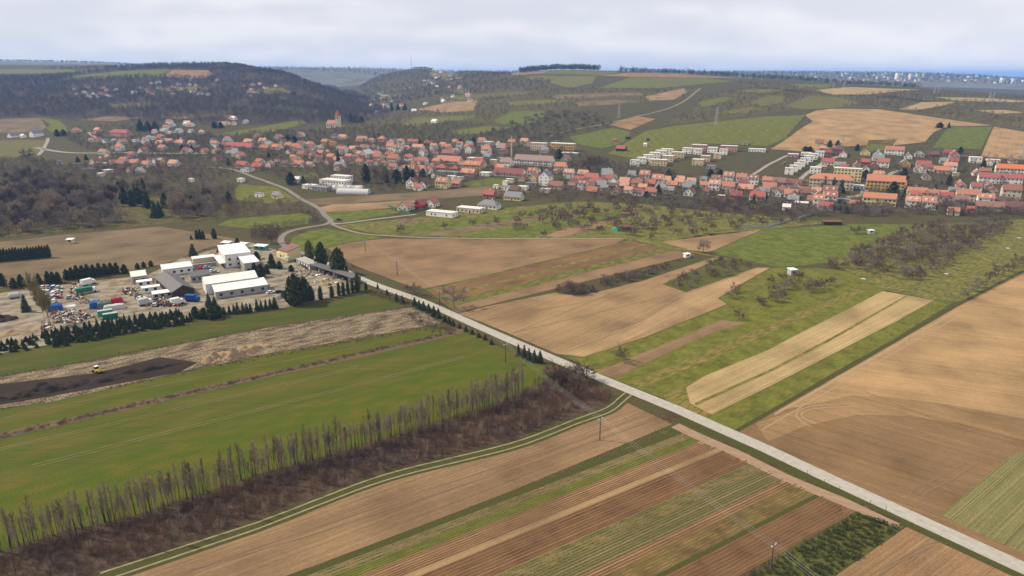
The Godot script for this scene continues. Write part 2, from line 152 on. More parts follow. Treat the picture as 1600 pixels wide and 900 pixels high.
const ROADS := [
["road","asphalt",5.0,4,[134,-103.5,124.5,-115.3,113.7,-128,104.8,-139.5,87.2,-162.2,75.4,-177.9,54.9,-202.9,36.6,-223,17.4,-244.4,0,-264.5,-17,-284.5,-33.2,-304.5,-47.5,-321,-66.6,-339.2,-84,-358.1,-104.3,-383.3,-115.1,-395.6]],
["lane","lane",4.4,4,[-113.4,-393.4,-126.5,-408.7,-144.1,-426.9,-154.4,-444.8,-158.9,-464.1,-156.6,-478.6,-148.7,-489.5,-139.4,-498.5,-138.3,-512.7,-147.9,-532.8,-159.3,-560.1,-174.9,-587,-187.8,-606.4,-216.1,-656.5,-242.5,-689.7,-271.9,-723.1,-313,-773.6,-347.8,-794.7,-385.1,-795.2]],
["side_road","concrete",3.4,3,[-137.4,-505.5,-127.2,-503.2,-104,-520,-76.7,-538]],
["farm_track","dirt",3.0,3,[-134.8,-500.8,-122.9,-485.1,-105.4,-468.2,-88.6,-462.1,-54.6,-455.2,0,-452.3,76,-452.3]],
["farm_track","verge",5.2,2,[41.2,-216.3,37.5,-210.9,31.6,-202.9,20.4,-195.1,0,-180.1,-35.1,-163.1,-62.5,-142,-89.8,-124.1,-104.1,-112.7]],
["wheel_track","dirt",0.6,3,[41.7,-214.8,37.9,-209.4,32.1,-201.6,20.7,-193.8,0.4,-179,-34.5,-161.9,-61.9,-141,-89,-123.2]],
["wheel_track","dirt",0.6,3,[40.3,-217.3,36.9,-212.3,31,-204.3,19.9,-196.3,-0.4,-181.6,-35.6,-164.4,-63.3,-143.2,-91.1,-125.6]],
["headland_track","dirt_brown",4.0,3,[51.4,-192.6,56.7,-185.8,65.4,-176.1,75.3,-162.8,86,-151.9,95,-142.7]],
["verge","verge",3.2,3,[54,-197.6,60,-190.5,74.9,-171.2,86.5,-156.8,95.6,-145.3,104.5,-134.2,112.4,-124.3]],
["grass_balk","verge",1.6,3,[68.9,-188.5,128.9,-238.9,217.4,-314,290.2,-372.3]],
["wheel_track","soil_track",0.45,3,[93.9,-191.3,92.1,-195.9,92.6,-200.2,96.8,-204.3,103.9,-206.6,116.2,-207.5]],
["wheel_track","soil_track",0.45,3,[96.2,-193.4,94.1,-197.2,94.3,-200.2,97.5,-202.9,104.2,-204.7,115.3,-205.7]],
["wheel_track","soil_rut",0.4,3,[102.5,-150.6,103.7,-153.9,107.5,-158,117.8,-163.8,130.4,-171.9]],
["wheel_track","soil_rut",0.4,3,[105,-149.2,106.6,-153.3,110.3,-156.8,120.8,-162.8,133.3,-171.2]],
["wheel_track","soil_track",0.4,3,[166.3,-257.5,161.9,-258.9,164.9,-265.2,170.6,-269.6,186.9,-274.1]],
["wheel_track","soil_track",0.9,3,[85.4,-199.8,115.2,-224.6,157,-259.5,211.4,-304.5]],
["wheel_track","soil_track",0.5,3,[77.7,-189.7,112.6,-218.8,153.4,-252.8,206.3,-296.3]],
["wheel_track","soil_rut",0.4,3,[122.9,-216.8,131.1,-203.4,140.4,-191.3,151.6,-179]],
["wheel_track","soil_rut",0.4,3,[-108,-397.9,-40.4,-418.5,42.9,-446.7]],
["wheel_track","soil_rut",0.5,3,[-89.4,-383.3,-54,-397.9,-16.2,-418.5,21.3,-442.9]],
["wheel_track","soil_rut",0.4,3,[-11.6,-290.3,24.6,-310.1,65.6,-333.7]],
["wheel_track","soil_rut",0.35,3,[0,-274.1,35.5,-297.2,84.6,-330.4]],
["wheel_track","soil_track",0.5,3,[20.5,-252.8,50.5,-280.4,102.9,-326.2]],
["wheel_track","soil_rut",0.4,3,[-71.4,-126.8,-47,-142.2,-17.3,-160.7,19.3,-182.7,41.5,-198.9]],
["wheel_track","soil_rut",0.4,3,[-77,-123.7,-49,-138.3,-20.2,-155.6,15,-176.5,42.7,-194.6]],
["wheel_track","soil_rut",0.4,3,[81.1,-126.2,97.9,-135.5,102.4,-135.5]],
["wheel_track","soil_rut",0.5,3,[74.2,-120.8,86.8,-128.9,99.1,-135.1]],
["tramline","tram",0.35,4,[-164.3,-171.2,-151.4,-178.6,-89.7,-217.8,-58.4,-238.9]],
["tramline","tram",0.35,4,[-163.4,-170.1,-150.6,-177.5,-89.2,-216.3,-58,-237.1]],
["tramline","tram",0.35,4,[-135.8,-169.6,-84.6,-203.4,-46.8,-228.5,-18.9,-248.8]],
["tramline","tram",0.35,4,[-134.9,-168.2,-84.1,-202,-46.5,-226.8,-18.8,-246.9]],
["tramline","tram",0.35,4,[-164.4,-196.8,-134,-216.8,-97.1,-238.3,-62.4,-257.5]],
["hedge_bank","bank",4.6,3,[-175.2,-173.3,-156.5,-185.8,-135.3,-199.8,-93.5,-228.5,-60.5,-248.8,-27.3,-271.9,-21.8,-278.8]],
["village_street","concrete",5.0,3,[429.4,-749.1,408.3,-735.3,374.2,-691.1,356.8,-679.3]],
["village_street","concrete",6.5,3,[287.8,-609.7,323.8,-630.6,340.9,-659.7,341.3,-673.6]],
["village_street","concrete",4.5,3,[295.1,-700.6,317.3,-736,364.6,-801.3,391.3,-827.8]],
["farm_track","concrete",4.0,3,[240.7,-704.6,267.3,-744.3,290.4,-780.6,322.4,-823.9,335.8,-839.1]],
["farm_track","dirt",4.0,2,[56.3,-1021.9,88.1,-1067.9,154.1,-1124.2,218.2,-1197.8,277.2,-1271.5,329.3,-1366.9,372.4,-1472.3,436.1,-1641.9]],
["valley_road","concrete",8.0,3,[-701.6,-1020,-608.9,-953.7,-525.3,-946.2,-454.5,-926.5,-401.5,-913.4]],
["valley_road","concrete",5.0,3,[-636.8,-928.9,-668.6,-986.8,-734.3,-1098.1,-765.5,-1148.2]],
["hill_road","concrete",9.0,3,[-483.5,-2527.7,-433.3,-2530.2,-363.6,-2524.1,-267.6,-2524.8]],
["hill_road","concrete",9.0,3,[-483.5,-2527.7,-416.7,-2365.9,-374.6,-2303.7]],
["street","concrete",5.0,3,[-726.2,-1196,-686.1,-1144.8,-656.2,-1106.9]]]
const STRIPS := [
["weed_strip","verge",1,0,[51.8,-190.1,53.4,-188.2,-81.1,-101.7,-82.7,-103.5],0,""],
["fallow_strip","soil_dull",1,0.9,[53.4,-188.2,55.5,-185.7,-79.1,-99.2,-81.1,-101.7],0.09,"grass_straw"],
["green_strip","grass_green",1,0.7,[55.5,-185.7,57.5,-183.4,-77.1,-97,-79.1,-99.2],0.08,"meadow"],
["ridge_plot","soil_red",1,0.75,[57.5,-183.4,61,-179.2,-73.7,-92.9,-77.1,-97],0.16,"soil_ridge"],
["harrowed_strip","soil_tan2",1,0,[61,-179.2,62.3,-177.7,-72.5,-91.4,-73.7,-92.9],0,""],
["ridge_plot","soil_dark",1,1.0,[62.3,-177.7,68.1,-170.8,-66.7,-84.7,-72.5,-91.4],0.3,"soil_ridge"],
["fallow_strip","soil_dull",1,0.85,[68.1,-170.8,71,-167.4,-64,-81.4,-66.7,-84.7],0.14,"grass_straw"],
["green_strip","soil_dull",1,0.85,[71,-167.4,74.9,-162.8,-60.1,-76.9,-64,-81.4],0.12,"meadow"],
["ridge_plot","soil_red",1,0.85,[74.9,-162.8,76.6,-160.7,-58.4,-74.9,-60.1,-76.9],0.2,"soil_ridge"],
["ridge_plot","grass_dry",1,0.85,[76.6,-160.7,80.5,-156,-54.6,-70.4,-58.4,-74.9],0.16,"soil_ridge"],
["weed_strip","verge",1,0,[80.5,-156,81.4,-155,-53.7,-69.4,-54.6,-70.4],0,""],
["ridge_plot","soil_dark",1,0.95,[81.4,-155,87.1,-148.2,-48.2,-62.8,-53.7,-69.4],0.24,"soil_ridge"],
["grass_balk","grass_green",1,0,[-44.2,-335.9,-43.1,-333.7,81.4,-446.5,79.7,-448.5],0,""],
["ploughed_strip","soil_dark",1,0,[-43.1,-333.7,-38.1,-324,88,-438.6,81.4,-446.5],0,""],
["grass_balk","grass_dry",1,0,[-38.1,-324,-36.4,-320.8,90.6,-435.4,88,-438.6],0,""],
["ploughed_strip","soil_dark",1,0,[-36.4,-320.8,-33.8,-315.7,96.2,-428.6,90.6,-435.4],0,""],
["fallow_strip","grass_straw",1,0,[-33.8,-315.7,-29.7,-307.8,103.5,-419.9,96.2,-428.6],0,""],
["ploughed_strip","soil_brown",1,0,[-29.7,-307.8,-25.8,-300.3,112.7,-408.7,103.5,-419.9],0,""]]
const MOUNDS := [
[-109.7,-248.8,9.5,4.2,2.6,0.542,"soil_pile","heap of light sandy soil on the earthwork",0.45],
[-104.7,-256.1,8,3.4,1.8,0.542,"soil_pile","lower sandy soil heap beside the earthwork bank",0.45],
[-115.4,-244.4,5,3,2.0,0.542,"soil_pile","sharp sandy heap end above the dark cutting",0.4],
[-165.3,-216.8,16,3.6,1.6,0.542,"soil_mud","long dark soil bank of the cutting",0.5],
[-149.8,-224.6,12,2.6,1.1,0.542,"soil_mud","dark soil ridge behind the yellow machine",0.5],
[-137.1,-235.9,13,2.5,1.2,0.542,"soil_mud","weedy dark soil bank at the cutting end",0.5],
[-230,-290.3,6,4,1.8,0.542,"soil_mud","dark earth heap in the yard corner",0.3],
[-213,-274.1,9,4,1.2,0.542,"soil_pile","brown earth heap by the low conifers",0.4],
[-98.4,-346.1,4,2.4,0.8,0.542,"soil_pile","low sand heap in front of the storage shed",0.25],
[-213,-350.8,5,3,0.9,0.542,"soil_pile","sandy gravel heap in the upper yard",0.4],
[-115.3,-322,3.5,2.5,1.1,0.542,"grey_sheet","grey gravel heap by the white hall",0.3],
[-77.8,-510.3,11,5,1.3,0.0,"twig_brown","dark earth bank on the meadow by the lane",0.5]]
const HOUSES := [
[-517.1,-1051.9,-0.44,10.3,7.8,"Tw1l","in the hamlet before the church"],
[-487.7,-1020.8,-0.44,15.7,9.0,"Tw1l","in the hamlet before the church"],
[-504.4,-1067.5,1.13,10.0,8.7,"Bw1g","in the hamlet before the church"],
[-464.4,-1008.7,-0.44,12.0,9.0,"Tw1l","in the hamlet before the church"],
[-443.1,-1032.1,1.13,8.1,7.0,"Gw1g","in the hamlet before the church"],
[-417.3,-1020.9,-0.44,12.8,9.0,"Gw1l","in the hamlet before the church"],
[-377,-997.8,-0.44,16.6,9.0,"Tc1l","in the hamlet before the church"],
[-373,-952.8,-0.44,48.4,12.0,"Rg1l","in the hamlet before the church"],
[-332.1,-933.1,-0.44,15.3,9.0,"To1l","in the hamlet before the church"],
[-318.4,-940.4,-0.44,14.2,9.0,"Tw1l","in the hamlet before the church"],
[-307.1,-956.2,-0.44,10.5,9.0,"Tc1l","in the hamlet before the church"],
[-288.4,-897.4,1.13,7.5,6.5,"Tw1g","in the hamlet before the church"],
[-341.2,-866.9,1.13,10.9,9.5,"Tc1g","in the hamlet before the church"],
[-361.8,-890,-0.44,10.1,7.7,"Gg1l","in the hamlet before the church"],
[-400.4,-816.4,-0.44,13.0,9.0,"Tw1l","in the hamlet before the church"],
[-310.5,-793.3,-0.44,15.8,9.0,"Rc1l","in the hamlet before the church"],
[-287.8,-779.6,-0.44,14.4,9.0,"Rp1l","in the hamlet before the church"],
[-279.4,-795.1,1.13,8.4,7.3,"Tw1g","in the hamlet before the church"],
[-283,-831.3,1.13,5.2,4.6,"Tw1g","in the hamlet before the church"],
[-262.8,-800.6,-0.44,10.0,7.6,"Bg1l","in the hamlet before the church"],
[-245.9,-795.4,-0.44,13.7,9.0,"Tw1l","in the hamlet before the church"],
[-270,-851.8,-0.44,7.1,5.4,"Tw1l","in the hamlet before the church"],
[-286.8,-930.7,-0.44,11.4,9.0,"Tw1l","in the hamlet before the church"],
[-266.1,-875.7,-0.44,10.5,9.0,"Tc1l","in the hamlet before the church"],
[-278,-701.4,-0.44,6.6,5.0,"Ww1f","in the hamlet before the church"],
[-231.2,-622,-0.44,6.5,5.0,"Gw1f","in the hamlet before the church"],
[-211.9,-613.7,-0.44,8.4,6.4,"Gy1l","in the hamlet before the church"],
[-219.1,-699.8,-0.44,6.6,5.0,"Ww1l","in the hamlet before the church"],
[-294.6,-765.3,-0.44,11.9,9.0,"Gw1f","in the hamlet before the church"],
[-329.6,-702.9,-0.44,4.8,3.6,"Ww1f","in the hamlet before the church"],
[-509.2,-1145.8,-0.44,8.2,6.3,"Tw1l","in the hamlet before the church"],
[-569.9,-1163.2,-0.44,10.3,9.0,"Ww1f","in the hamlet before the church"],
[-556.6,-1168.2,-0.44,12.0,9.0,"Gw1l","in the hamlet before the church"],
[-533.7,-1160.2,1.13,7.2,6.3,"Ww1g","in the hamlet before the church"],
[-594.7,-1225.3,-0.44,10.0,7.6,"Gw1l","in the hamlet before the church"],
[-572,-1226.8,-0.44,7.5,5.7,"Ww1l","in the hamlet before the church"],
[-496.5,-1222.1,-0.44,8.7,6.7,"Tw1l","in the hamlet before the church"],
[-484.1,-1220,-0.44,7.5,5.7,"Tw1l","in the hamlet before the church"],
[-838.8,-1173.9,1.13,16.4,11.0,"Gw1g","on the flats below the wooded hill"],
[-818.3,-1166.2,-0.44,8.1,6.2,"Ww1l","on the flats below the wooded hill"],
[-800.3,-1173.2,1.13,17.2,11.0,"Gw2g","on the flats below the wooded hill"],
[-749.6,-1203.7,-0.44,17.3,9.0,"Tc1l","on the flats below the wooded hill"],
[-713.4,-1203.7,-0.44,12.2,9.0,"To1l","on the flats below the wooded hill"],
[-647.4,-1155.4,-0.44,44.2,12.0,"Rp2h","on the flats below the wooded hill"],
[-659.8,-1091.2,-0.44,8.3,6.3,"Tw1l","on the flats below the wooded hill"],
[-647.3,-1090.2,1.13,8.4,7.3,"Tc1g","on the flats below the wooded hill"],
[-629.4,-1076.6,1.13,8.3,7.2,"Gw1g","on the flats below the wooded hill"],
[-612,-1071,-0.44,9.5,7.2,"Gg1l","on the flats below the wooded hill"],
[-592.7,-1056.8,1.13,12.1,10.6,"Tc1g","on the flats below the wooded hill"],
[-583.8,-1078.7,-0.44,8.8,6.7,"Ww1f","on the flats below the wooded hill"],
[-576,-1077.4,1.13,8.3,7.2,"Gw1g","on the flats below the wooded hill"],
[-579.8,-1110,1.13,7.1,6.2,"Ww1g","on the flats below the wooded hill"],
[-565.7,-1099.1,-0.44,6.9,5.3,"Gw1l","on the flats below the wooded hill"],
[-561.3,-1112.9,-0.44,11.0,9.0,"Rw1l","on the flats below the wooded hill"],
[-593.1,-1190.7,-0.44,12.0,9.0,"Ww1f","on the flats below the wooded hill"],
[-525.7,-999.7,1.13,9.0,7.8,"Tc1g","on the flats below the wooded hill"],
[-520.7,-1027.9,-0.44,11.6,9.0,"Tw1l","on the flats below the wooded hill"],
[-489.2,-970.6,-0.44,11.6,9.0,"Tw1l","on the flats below the wooded hill"],
[-518.1,-869,-0.44,5.5,4.2,"Tp1l","on the flats below the wooded hill"],
[-517.7,-885.2,-0.44,7.9,6.0,"Tc1l","on the flats below the wooded hill"],
[-485.1,-836,1.13,7.0,6.1,"Tw1g","on the flats below the wooded hill"],
[-467.5,-824.6,-0.44,15.7,9.0,"Tp1l","on the flats below the wooded hill"],
[-452.3,-827.8,-0.44,15.7,9.0,"Tc1l","on the flats below the wooded hill"],
[-486.8,-826.7,-0.44,7.4,5.6,"Ww1f","on the flats below the wooded hill"],
[-495.7,-813.1,-0.44,6.2,4.7,"Tc1l","on the flats below the wooded hill"],
[-429.4,-774.7,1.13,8.0,7.0,"Tc1g","on the flats below the wooded hill"],
[-414.3,-765.7,-0.44,8.8,6.7,"Gw1l","on the flats below the wooded hill"],
[-426.9,-824.8,1.13,5.2,4.5,"Gw2g","on the flats below the wooded hill"],
[-419.4,-824,-0.44,6.8,5.2,"Go2l","on the flats below the wooded hill"],
[-479,-779.1,-0.44,15.9,9.0,"Gg1f","on the flats below the wooded hill"],
[-452.2,-768.6,-0.44,9.8,7.5,"Ww1f","on the flats below the wooded hill"],
[-550.4,-837.9,1.13,5.4,4.7,"Gw1g","on the flats below the wooded hill"],
[-446.4,-744.2,-0.44,7.1,5.4,"Ww1f","on the flats below the wooded hill"],
[-446.4,-849.9,1.13,6.6,5.7,"Tw1g","on the flats below the wooded hill"],
[-261.3,-972.8,-0.44,9.5,7.2,"Oo2l","near the two tunnel greenhouses"],
[-247.8,-963.4,-0.44,8.4,6.4,"Oo2f","near the two tunnel greenhouses"],
[-281.4,-968.4,-0.44,10.0,7.6,"Tw1l","near the two tunnel greenhouses"],
[-271.1,-1061.8,1.13,8.8,7.7,"Gw1g","near the two tunnel greenhouses"],
[-254.3,-1047.3,-0.44,13.3,9.0,"Tw1l","near the two tunnel greenhouses"],
[-220.5,-1026.5,-0.44,16.5,9.0,"Tw1l","near the two tunnel greenhouses"],
[-202.5,-1007.9,-0.44,8.8,6.7,"Tw1l","near the two tunnel greenhouses"],
[-186.1,-998.4,-0.44,11.8,9.0,"Tp2h","near the two tunnel greenhouses"],
[-169,-988.6,1.13,12.3,10.7,"Gw1g","near the two tunnel greenhouses"],
[-210.8,-936.4,-0.44,7.2,5.5,"Bw1l","near the two tunnel greenhouses"],
[-197.3,-930.3,-0.44,14.0,9.0,"Bw1l","near the two tunnel greenhouses"],
[-183.3,-928.2,-0.44,10.5,8.0,"Bw1l","near the two tunnel greenhouses"],
[-223.7,-922.6,1.13,10.1,8.8,"Gw1g","near the two tunnel greenhouses"],
[-172.3,-929.8,1.13,6.8,5.9,"Tw1g","near the two tunnel greenhouses"],
[-161.2,-922,-0.44,10.0,7.6,"Tw2l","near the two tunnel greenhouses"],
[-149.9,-924.5,1.13,8.2,7.1,"Bw1g","near the two tunnel greenhouses"],
[-141.3,-930.4,-0.44,7.2,5.5,"Tw1l","near the two tunnel greenhouses"],
[-125.6,-927.7,-0.44,15.8,9.0,"Tw1l","near the two tunnel greenhouses"],
[-103.3,-918.3,-0.44,9.0,6.8,"Tw2l","near the two tunnel greenhouses"],
[-111.1,-865.1,1.13,9.1,7.9,"Tw2g","near the two tunnel greenhouses"],
[-244.8,-885.8,-0.44,9.2,7.0,"Tc1l","near the two tunnel greenhouses"],
[-238.2,-895.4,-0.44,5.6,4.2,"Tc1l","near the two tunnel greenhouses"],
[-223.6,-853.1,-0.44,9.7,7.4,"Tc1l","near the two tunnel greenhouses"],
[-248.2,-859.1,-0.44,8.0,6.1,"Tc1l","near the two tunnel greenhouses"],
[-233.3,-838.4,-0.44,8.7,6.6,"Tb1l","near the two tunnel greenhouses"],
[-240.2,-791.6,1.13,5.2,4.5,"Tw1g","near the two tunnel greenhouses"],
[-232.4,-792.8,-0.44,8.2,6.3,"Tw1l","near the two tunnel greenhouses"],
[-201.9,-856.2,-0.44,8.9,6.7,"Tc1l","near the two tunnel greenhouses"],
[-191.7,-851.8,-0.44,7.9,6.0,"Tc1l","near the two tunnel greenhouses"],
[-179.8,-856,1.13,14.8,11.0,"Wc2g","near the two tunnel greenhouses"],
[-160.9,-832.2,-0.44,11.0,9.0,"Tc2l","near the two tunnel greenhouses"],
[-195.9,-812.9,1.13,14.5,11.0,"Bw1g","near the two tunnel greenhouses"],
[-194,-770.4,1.13,8.9,7.8,"Bc1g","near the two tunnel greenhouses"],
[-179,-812.1,-0.44,9.3,7.0,"Tc1l","near the two tunnel greenhouses"],
[-165.7,-805,-0.44,8.4,6.4,"Tw1l","near the two tunnel greenhouses"],
[-156.7,-801.3,1.13,6.7,5.9,"Tw1g","near the two tunnel greenhouses"],
[-149.3,-803.1,-0.44,5.8,4.4,"Tc1l","near the two tunnel greenhouses"],
[-140.1,-817.6,-0.44,13.6,9.0,"Tc2l","near the two tunnel greenhouses"],
[-134.4,-777.8,-0.44,9.7,7.4,"Tw1l","near the two tunnel greenhouses"],
[-123.7,-766.8,1.13,5.2,4.5,"Tw1g","near the two tunnel greenhouses"],
[-116.9,-767.6,-0.44,8.0,6.1,"Tc1l","near the two tunnel greenhouses"],
[-89.9,-773.3,-0.44,11.0,9.0,"Tw1h","near the two tunnel greenhouses"],
[-88.6,-813.2,-0.44,9.3,7.1,"Tc1l","near the two tunnel greenhouses"],
[-125.2,-817.6,-0.44,11.8,9.0,"Gg1f","near the two tunnel greenhouses"],
[-81.6,-722.8,1.13,6.1,5.3,"Bw1g","near the two tunnel greenhouses"],
[-97.7,-667.2,1.13,9.2,8.0,"Tw2g","near the two tunnel greenhouses"],
[-90.3,-657,-0.44,7.6,5.8,"Tw1l","near the two tunnel greenhouses"],
[-86.1,-671.5,1.13,9.2,8.0,"Bw1g","near the two tunnel greenhouses"],
[-197.2,-666.3,-0.44,12.8,9.0,"Ww1f","near the two tunnel greenhouses"],
[-183,-656.5,-0.44,17.1,9.0,"Gg1f","near the two tunnel greenhouses"],
[-175.1,-678,-0.44,30.5,12.0,"Ww2f","near the two tunnel greenhouses"],
[-174.1,-700,-0.44,21.4,9.0,"Ww2f","near the two tunnel greenhouses"],
[-94.4,-950.3,-0.44,7.8,6.0,"Tw1l","around the long factory hall"],
[-77.4,-851.6,-0.44,17.2,9.0,"Tp2l","around the long factory hall"],
[-71.8,-955.2,-0.44,7.9,6.0,"Tw1l","around the long factory hall"],
[-54,-889.7,1.13,10.2,8.9,"Tw2g","around the long factory hall"],
[-70.3,-918.9,-0.44,7.6,5.8,"Gw1l","around the long factory hall"],
[-58.1,-950.5,-0.44,9.8,7.4,"Gw1l","around the long factory hall"],
[-42.9,-947,-0.44,6.8,5.2,"Bw1l","around the long factory hall"],
[-31,-942.8,-0.44,10.9,9.0,"Wc2f","around the long factory hall"],
[-19.5,-951.9,1.13,5.2,4.5,"Ww1g","around the long factory hall"],
[-11.9,-925.8,-0.44,9.5,7.3,"Tw1l","around the long factory hall"],
[-10.1,-870.8,-0.44,9.0,6.8,"Tp2h","around the long factory hall"],
[0.2,-940.7,-0.44,10.2,7.7,"Tp2l","around the long factory hall"],
[17.7,-966.8,-0.44,10.6,9.0,"Tc1l","around the long factory hall"],
[-32.7,-880.7,-0.44,10.6,9.0,"Ow2l","around the long factory hall"],
[-44.7,-829.4,-0.44,16.7,9.0,"Wc1f","around the long factory hall"],
[-42.9,-765.6,-0.44,20.5,9.0,"Oo2l","around the long factory hall"],
[-73.7,-814.3,-0.44,31.8,12.0,"Tc1l","around the long factory hall"],
[-77.8,-765.9,-0.44,13.0,9.0,"Rp1h","around the long factory hall"],
[-63,-758.4,-0.44,10.2,7.8,"Rp1h","around the long factory hall"],
[-46.4,-733.8,-0.44,16.4,9.0,"Tp1l","around the long factory hall"],
[-69.1,-739.2,-0.44,25.9,9.0,"Gg1f","around the long factory hall"],
[-63,-711.8,-0.44,8.2,6.2,"Ww1f","around the long factory hall"],
[-53.4,-705.9,-0.44,6.6,5.1,"Ww1f","around the long factory hall"],
[-27.9,-732.1,-0.44,11.3,9.0,"Ww1f","around the long factory hall"],
[-54.7,-675.7,-0.44,9.2,7.0,"Tp1l","around the long factory hall"],
[-67.6,-668.9,-0.44,12.8,9.0,"Ty2l","around the long factory hall"],
[-20.9,-812.5,-0.44,8.4,6.4,"Wc1f","around the long factory hall"],
[-8.6,-827.1,-0.44,16.6,9.0,"Gg1f","around the long factory hall"],
[25.9,-796.9,-0.44,46.4,12.0,"Mw2l","around the long factory hall"],
[-6.1,-782.1,-0.44,13.4,9.0,"Mw2l","around the long factory hall"],
[-2.5,-730.2,-0.44,34.2,12.0,"Bw1l","around the long factory hall"],
[19.5,-743.2,1.13,5.5,4.8,"Bc1g","around the long factory hall"],
[27.3,-748.7,-0.44,7.0,5.3,"Gw1f","around the long factory hall"],
[38.3,-741.7,1.13,7.4,6.5,"Bw1g","around the long factory hall"],
[47.1,-741.5,-0.44,4.0,2.9,"Tc1l","around the long factory hall"],
[59.8,-715.4,-0.44,10.4,7.9,"Tw2l","around the long factory hall"],
[22.6,-704.9,1.13,10.4,9.1,"Oy1g","around the long factory hall"],
[11.2,-701.3,1.13,8.2,7.1,"Tc1g","around the long factory hall"],
[33.8,-681.7,1.13,12.2,10.6,"Gw3g","around the long factory hall"],
[42.9,-664.4,-0.44,14.6,9.0,"Tc1l","around the long factory hall"],
[59.9,-682.7,1.13,7.2,6.3,"Gc1g","around the long factory hall"],
[58.4,-664.3,-0.44,7.0,5.3,"Bg1l","around the long factory hall"],
[-15.6,-663.9,-0.44,4.2,3.2,"Ww1f","around the long factory hall"],
[-6.7,-681.3,-0.44,5.0,3.8,"Ww1f","around the long factory hall"],
[-1.9,-693.5,-0.44,7.2,5.5,"Ww1f","around the long factory hall"],
[-2.7,-658,-0.44,12.6,9.0,"Gw1f","around the long factory hall"],
[10.6,-658.2,-0.44,9.0,6.8,"Ww1f","around the long factory hall"],
[19.6,-675.6,-0.44,10.6,8.1,"Gg1f","around the long factory hall"],
[3.2,-644.5,-0.44,9.5,7.2,"Bg1l","around the long factory hall"],
[-20.2,-618.2,-0.44,10.4,7.9,"Rb1l","around the long factory hall"],
[1.7,-606.2,-0.44,16.0,9.0,"Gy1l","around the long factory hall"],
[31.3,-646.2,-0.44,8.8,6.7,"Ww1f","around the long factory hall"],
[35.3,-906.1,-0.44,21.7,9.0,"Wc3f","around the long factory hall"],
[65.9,-901.3,-0.44,33.1,12.0,"Wo3f","around the long factory hall"],
[73.1,-862.6,-0.44,21.1,9.0,"Wg1f","around the long factory hall"],
[75.4,-724.1,-0.44,11.1,9.0,"Tw1l","in the street below the white terraces"],
[82.3,-705.8,-0.44,13.7,9.0,"Tw1l","in the street below the white terraces"],
[93.8,-701.6,-0.44,5.5,4.2,"Bw1l","in the street below the white terraces"],
[101.7,-698.1,-0.44,10.6,9.0,"Tw1l","in the street below the white terraces"],
[115.7,-698.4,1.13,7.4,6.4,"Tc1g","in the street below the white terraces"],
[126.6,-710.1,-0.44,5.9,4.5,"Gg1f","in the street below the white terraces"],
[136.7,-703.7,-0.44,10.2,9.0,"Tc2l","in the street below the white terraces"],
[145.8,-682.2,-0.44,11.2,9.0,"Tw2l","in the street below the white terraces"],
[112.8,-682.7,-0.44,10.3,9.0,"Tc1l","in the street below the white terraces"],
[124,-675.8,-0.44,10.6,8.1,"Tc1l","in the street below the white terraces"],
[136.6,-673.6,-0.44,10.5,8.0,"Tb1l","in the street below the white terraces"],
[76.6,-669.7,-0.44,9.8,7.5,"Bw1l","in the street below the white terraces"],
[88,-667.9,-0.44,10.5,8.0,"Gg1l","in the street below the white terraces"],
[100.7,-674.8,1.13,7.2,6.2,"Gw2g","in the street below the white terraces"],
[75.5,-636.7,-0.44,10.2,9.0,"Tb1l","in the street below the white terraces"],
[63.9,-678.1,-0.44,10.2,9.0,"Bg1l","in the street below the white terraces"],
[88.9,-654.3,-0.44,7.5,5.7,"Gg1l","in the street below the white terraces"],
[97.6,-662.2,-0.44,7.6,5.8,"Bb1l","in the street below the white terraces"],
[109.7,-662.9,-0.44,9.0,6.9,"Tb1l","in the street below the white terraces"],
[110.5,-643.9,-0.44,8.1,6.2,"Tw1l","in the street below the white terraces"],
[126.2,-656.4,-0.44,8.3,6.3,"Tb1l","in the street below the white terraces"],
[157,-667.2,-0.44,10.5,8.0,"Tb1l","in the street below the white terraces"],
[167,-680.5,-0.44,9.2,7.0,"Tw1l","in the street below the white terraces"],
[179.7,-684,-0.44,8.6,6.5,"Tw1l","in the street below the white terraces"],
[174.6,-666.6,-0.44,9.8,7.4,"Gg1l","in the street below the white terraces"],
[194,-693.1,-0.44,6.5,5.0,"Gw1l","in the street below the white terraces"],
[188.1,-665.8,-0.44,8.4,6.4,"Tc1l","in the street below the white terraces"],
[180.8,-633.8,-0.44,6.0,4.6,"Bg1l","in the street below the white terraces"],
[140.9,-893.5,-0.44,12.0,9.0,"Rd1l","in the street below the white terraces"],
[142.8,-959.2,-0.44,4.9,3.8,"Rb1l","in the street below the white terraces"],
[163.4,-982.1,-0.44,6.1,4.6,"Bd1l","in the street below the white terraces"],
[176.4,-918.5,-0.44,4.3,3.2,"Ww1l","in the street below the white terraces"],
[187.5,-959.5,-0.44,4.0,2.6,"Bd1l","in the street below the white terraces"],
[140.1,-784.4,-0.44,9.8,7.4,"Ww2f","in the street below the white terraces"],
[150.8,-800.6,-0.44,10.4,7.9,"Ww2f","in the street below the white terraces"],
[161.7,-817.6,-0.44,11.3,9.0,"Ww2f","in the street below the white terraces"],
[172.5,-832.8,-0.44,12.7,9.0,"Ww2f","in the street below the white terraces"],
[183,-847.7,-0.44,13.0,9.0,"Ww2f","in the street below the white terraces"],
[192.3,-857.4,-0.44,13.8,9.0,"Ww2f","in the street below the white terraces"],
[166.9,-786.1,-0.44,19.5,9.0,"Wk2f","in the street below the white terraces"],
[183.4,-809.4,-0.44,12.2,9.0,"Wk2f","in the street below the white terraces"],
[200.6,-833.7,-0.44,14.4,9.0,"Wk2f","in the street below the white terraces"],
[212.1,-784.8,-0.44,12.3,9.0,"Wk2f","in the street below the white terraces"],
[226.8,-808.2,-0.44,10.0,7.6,"Wk2f","in the street below the white terraces"],
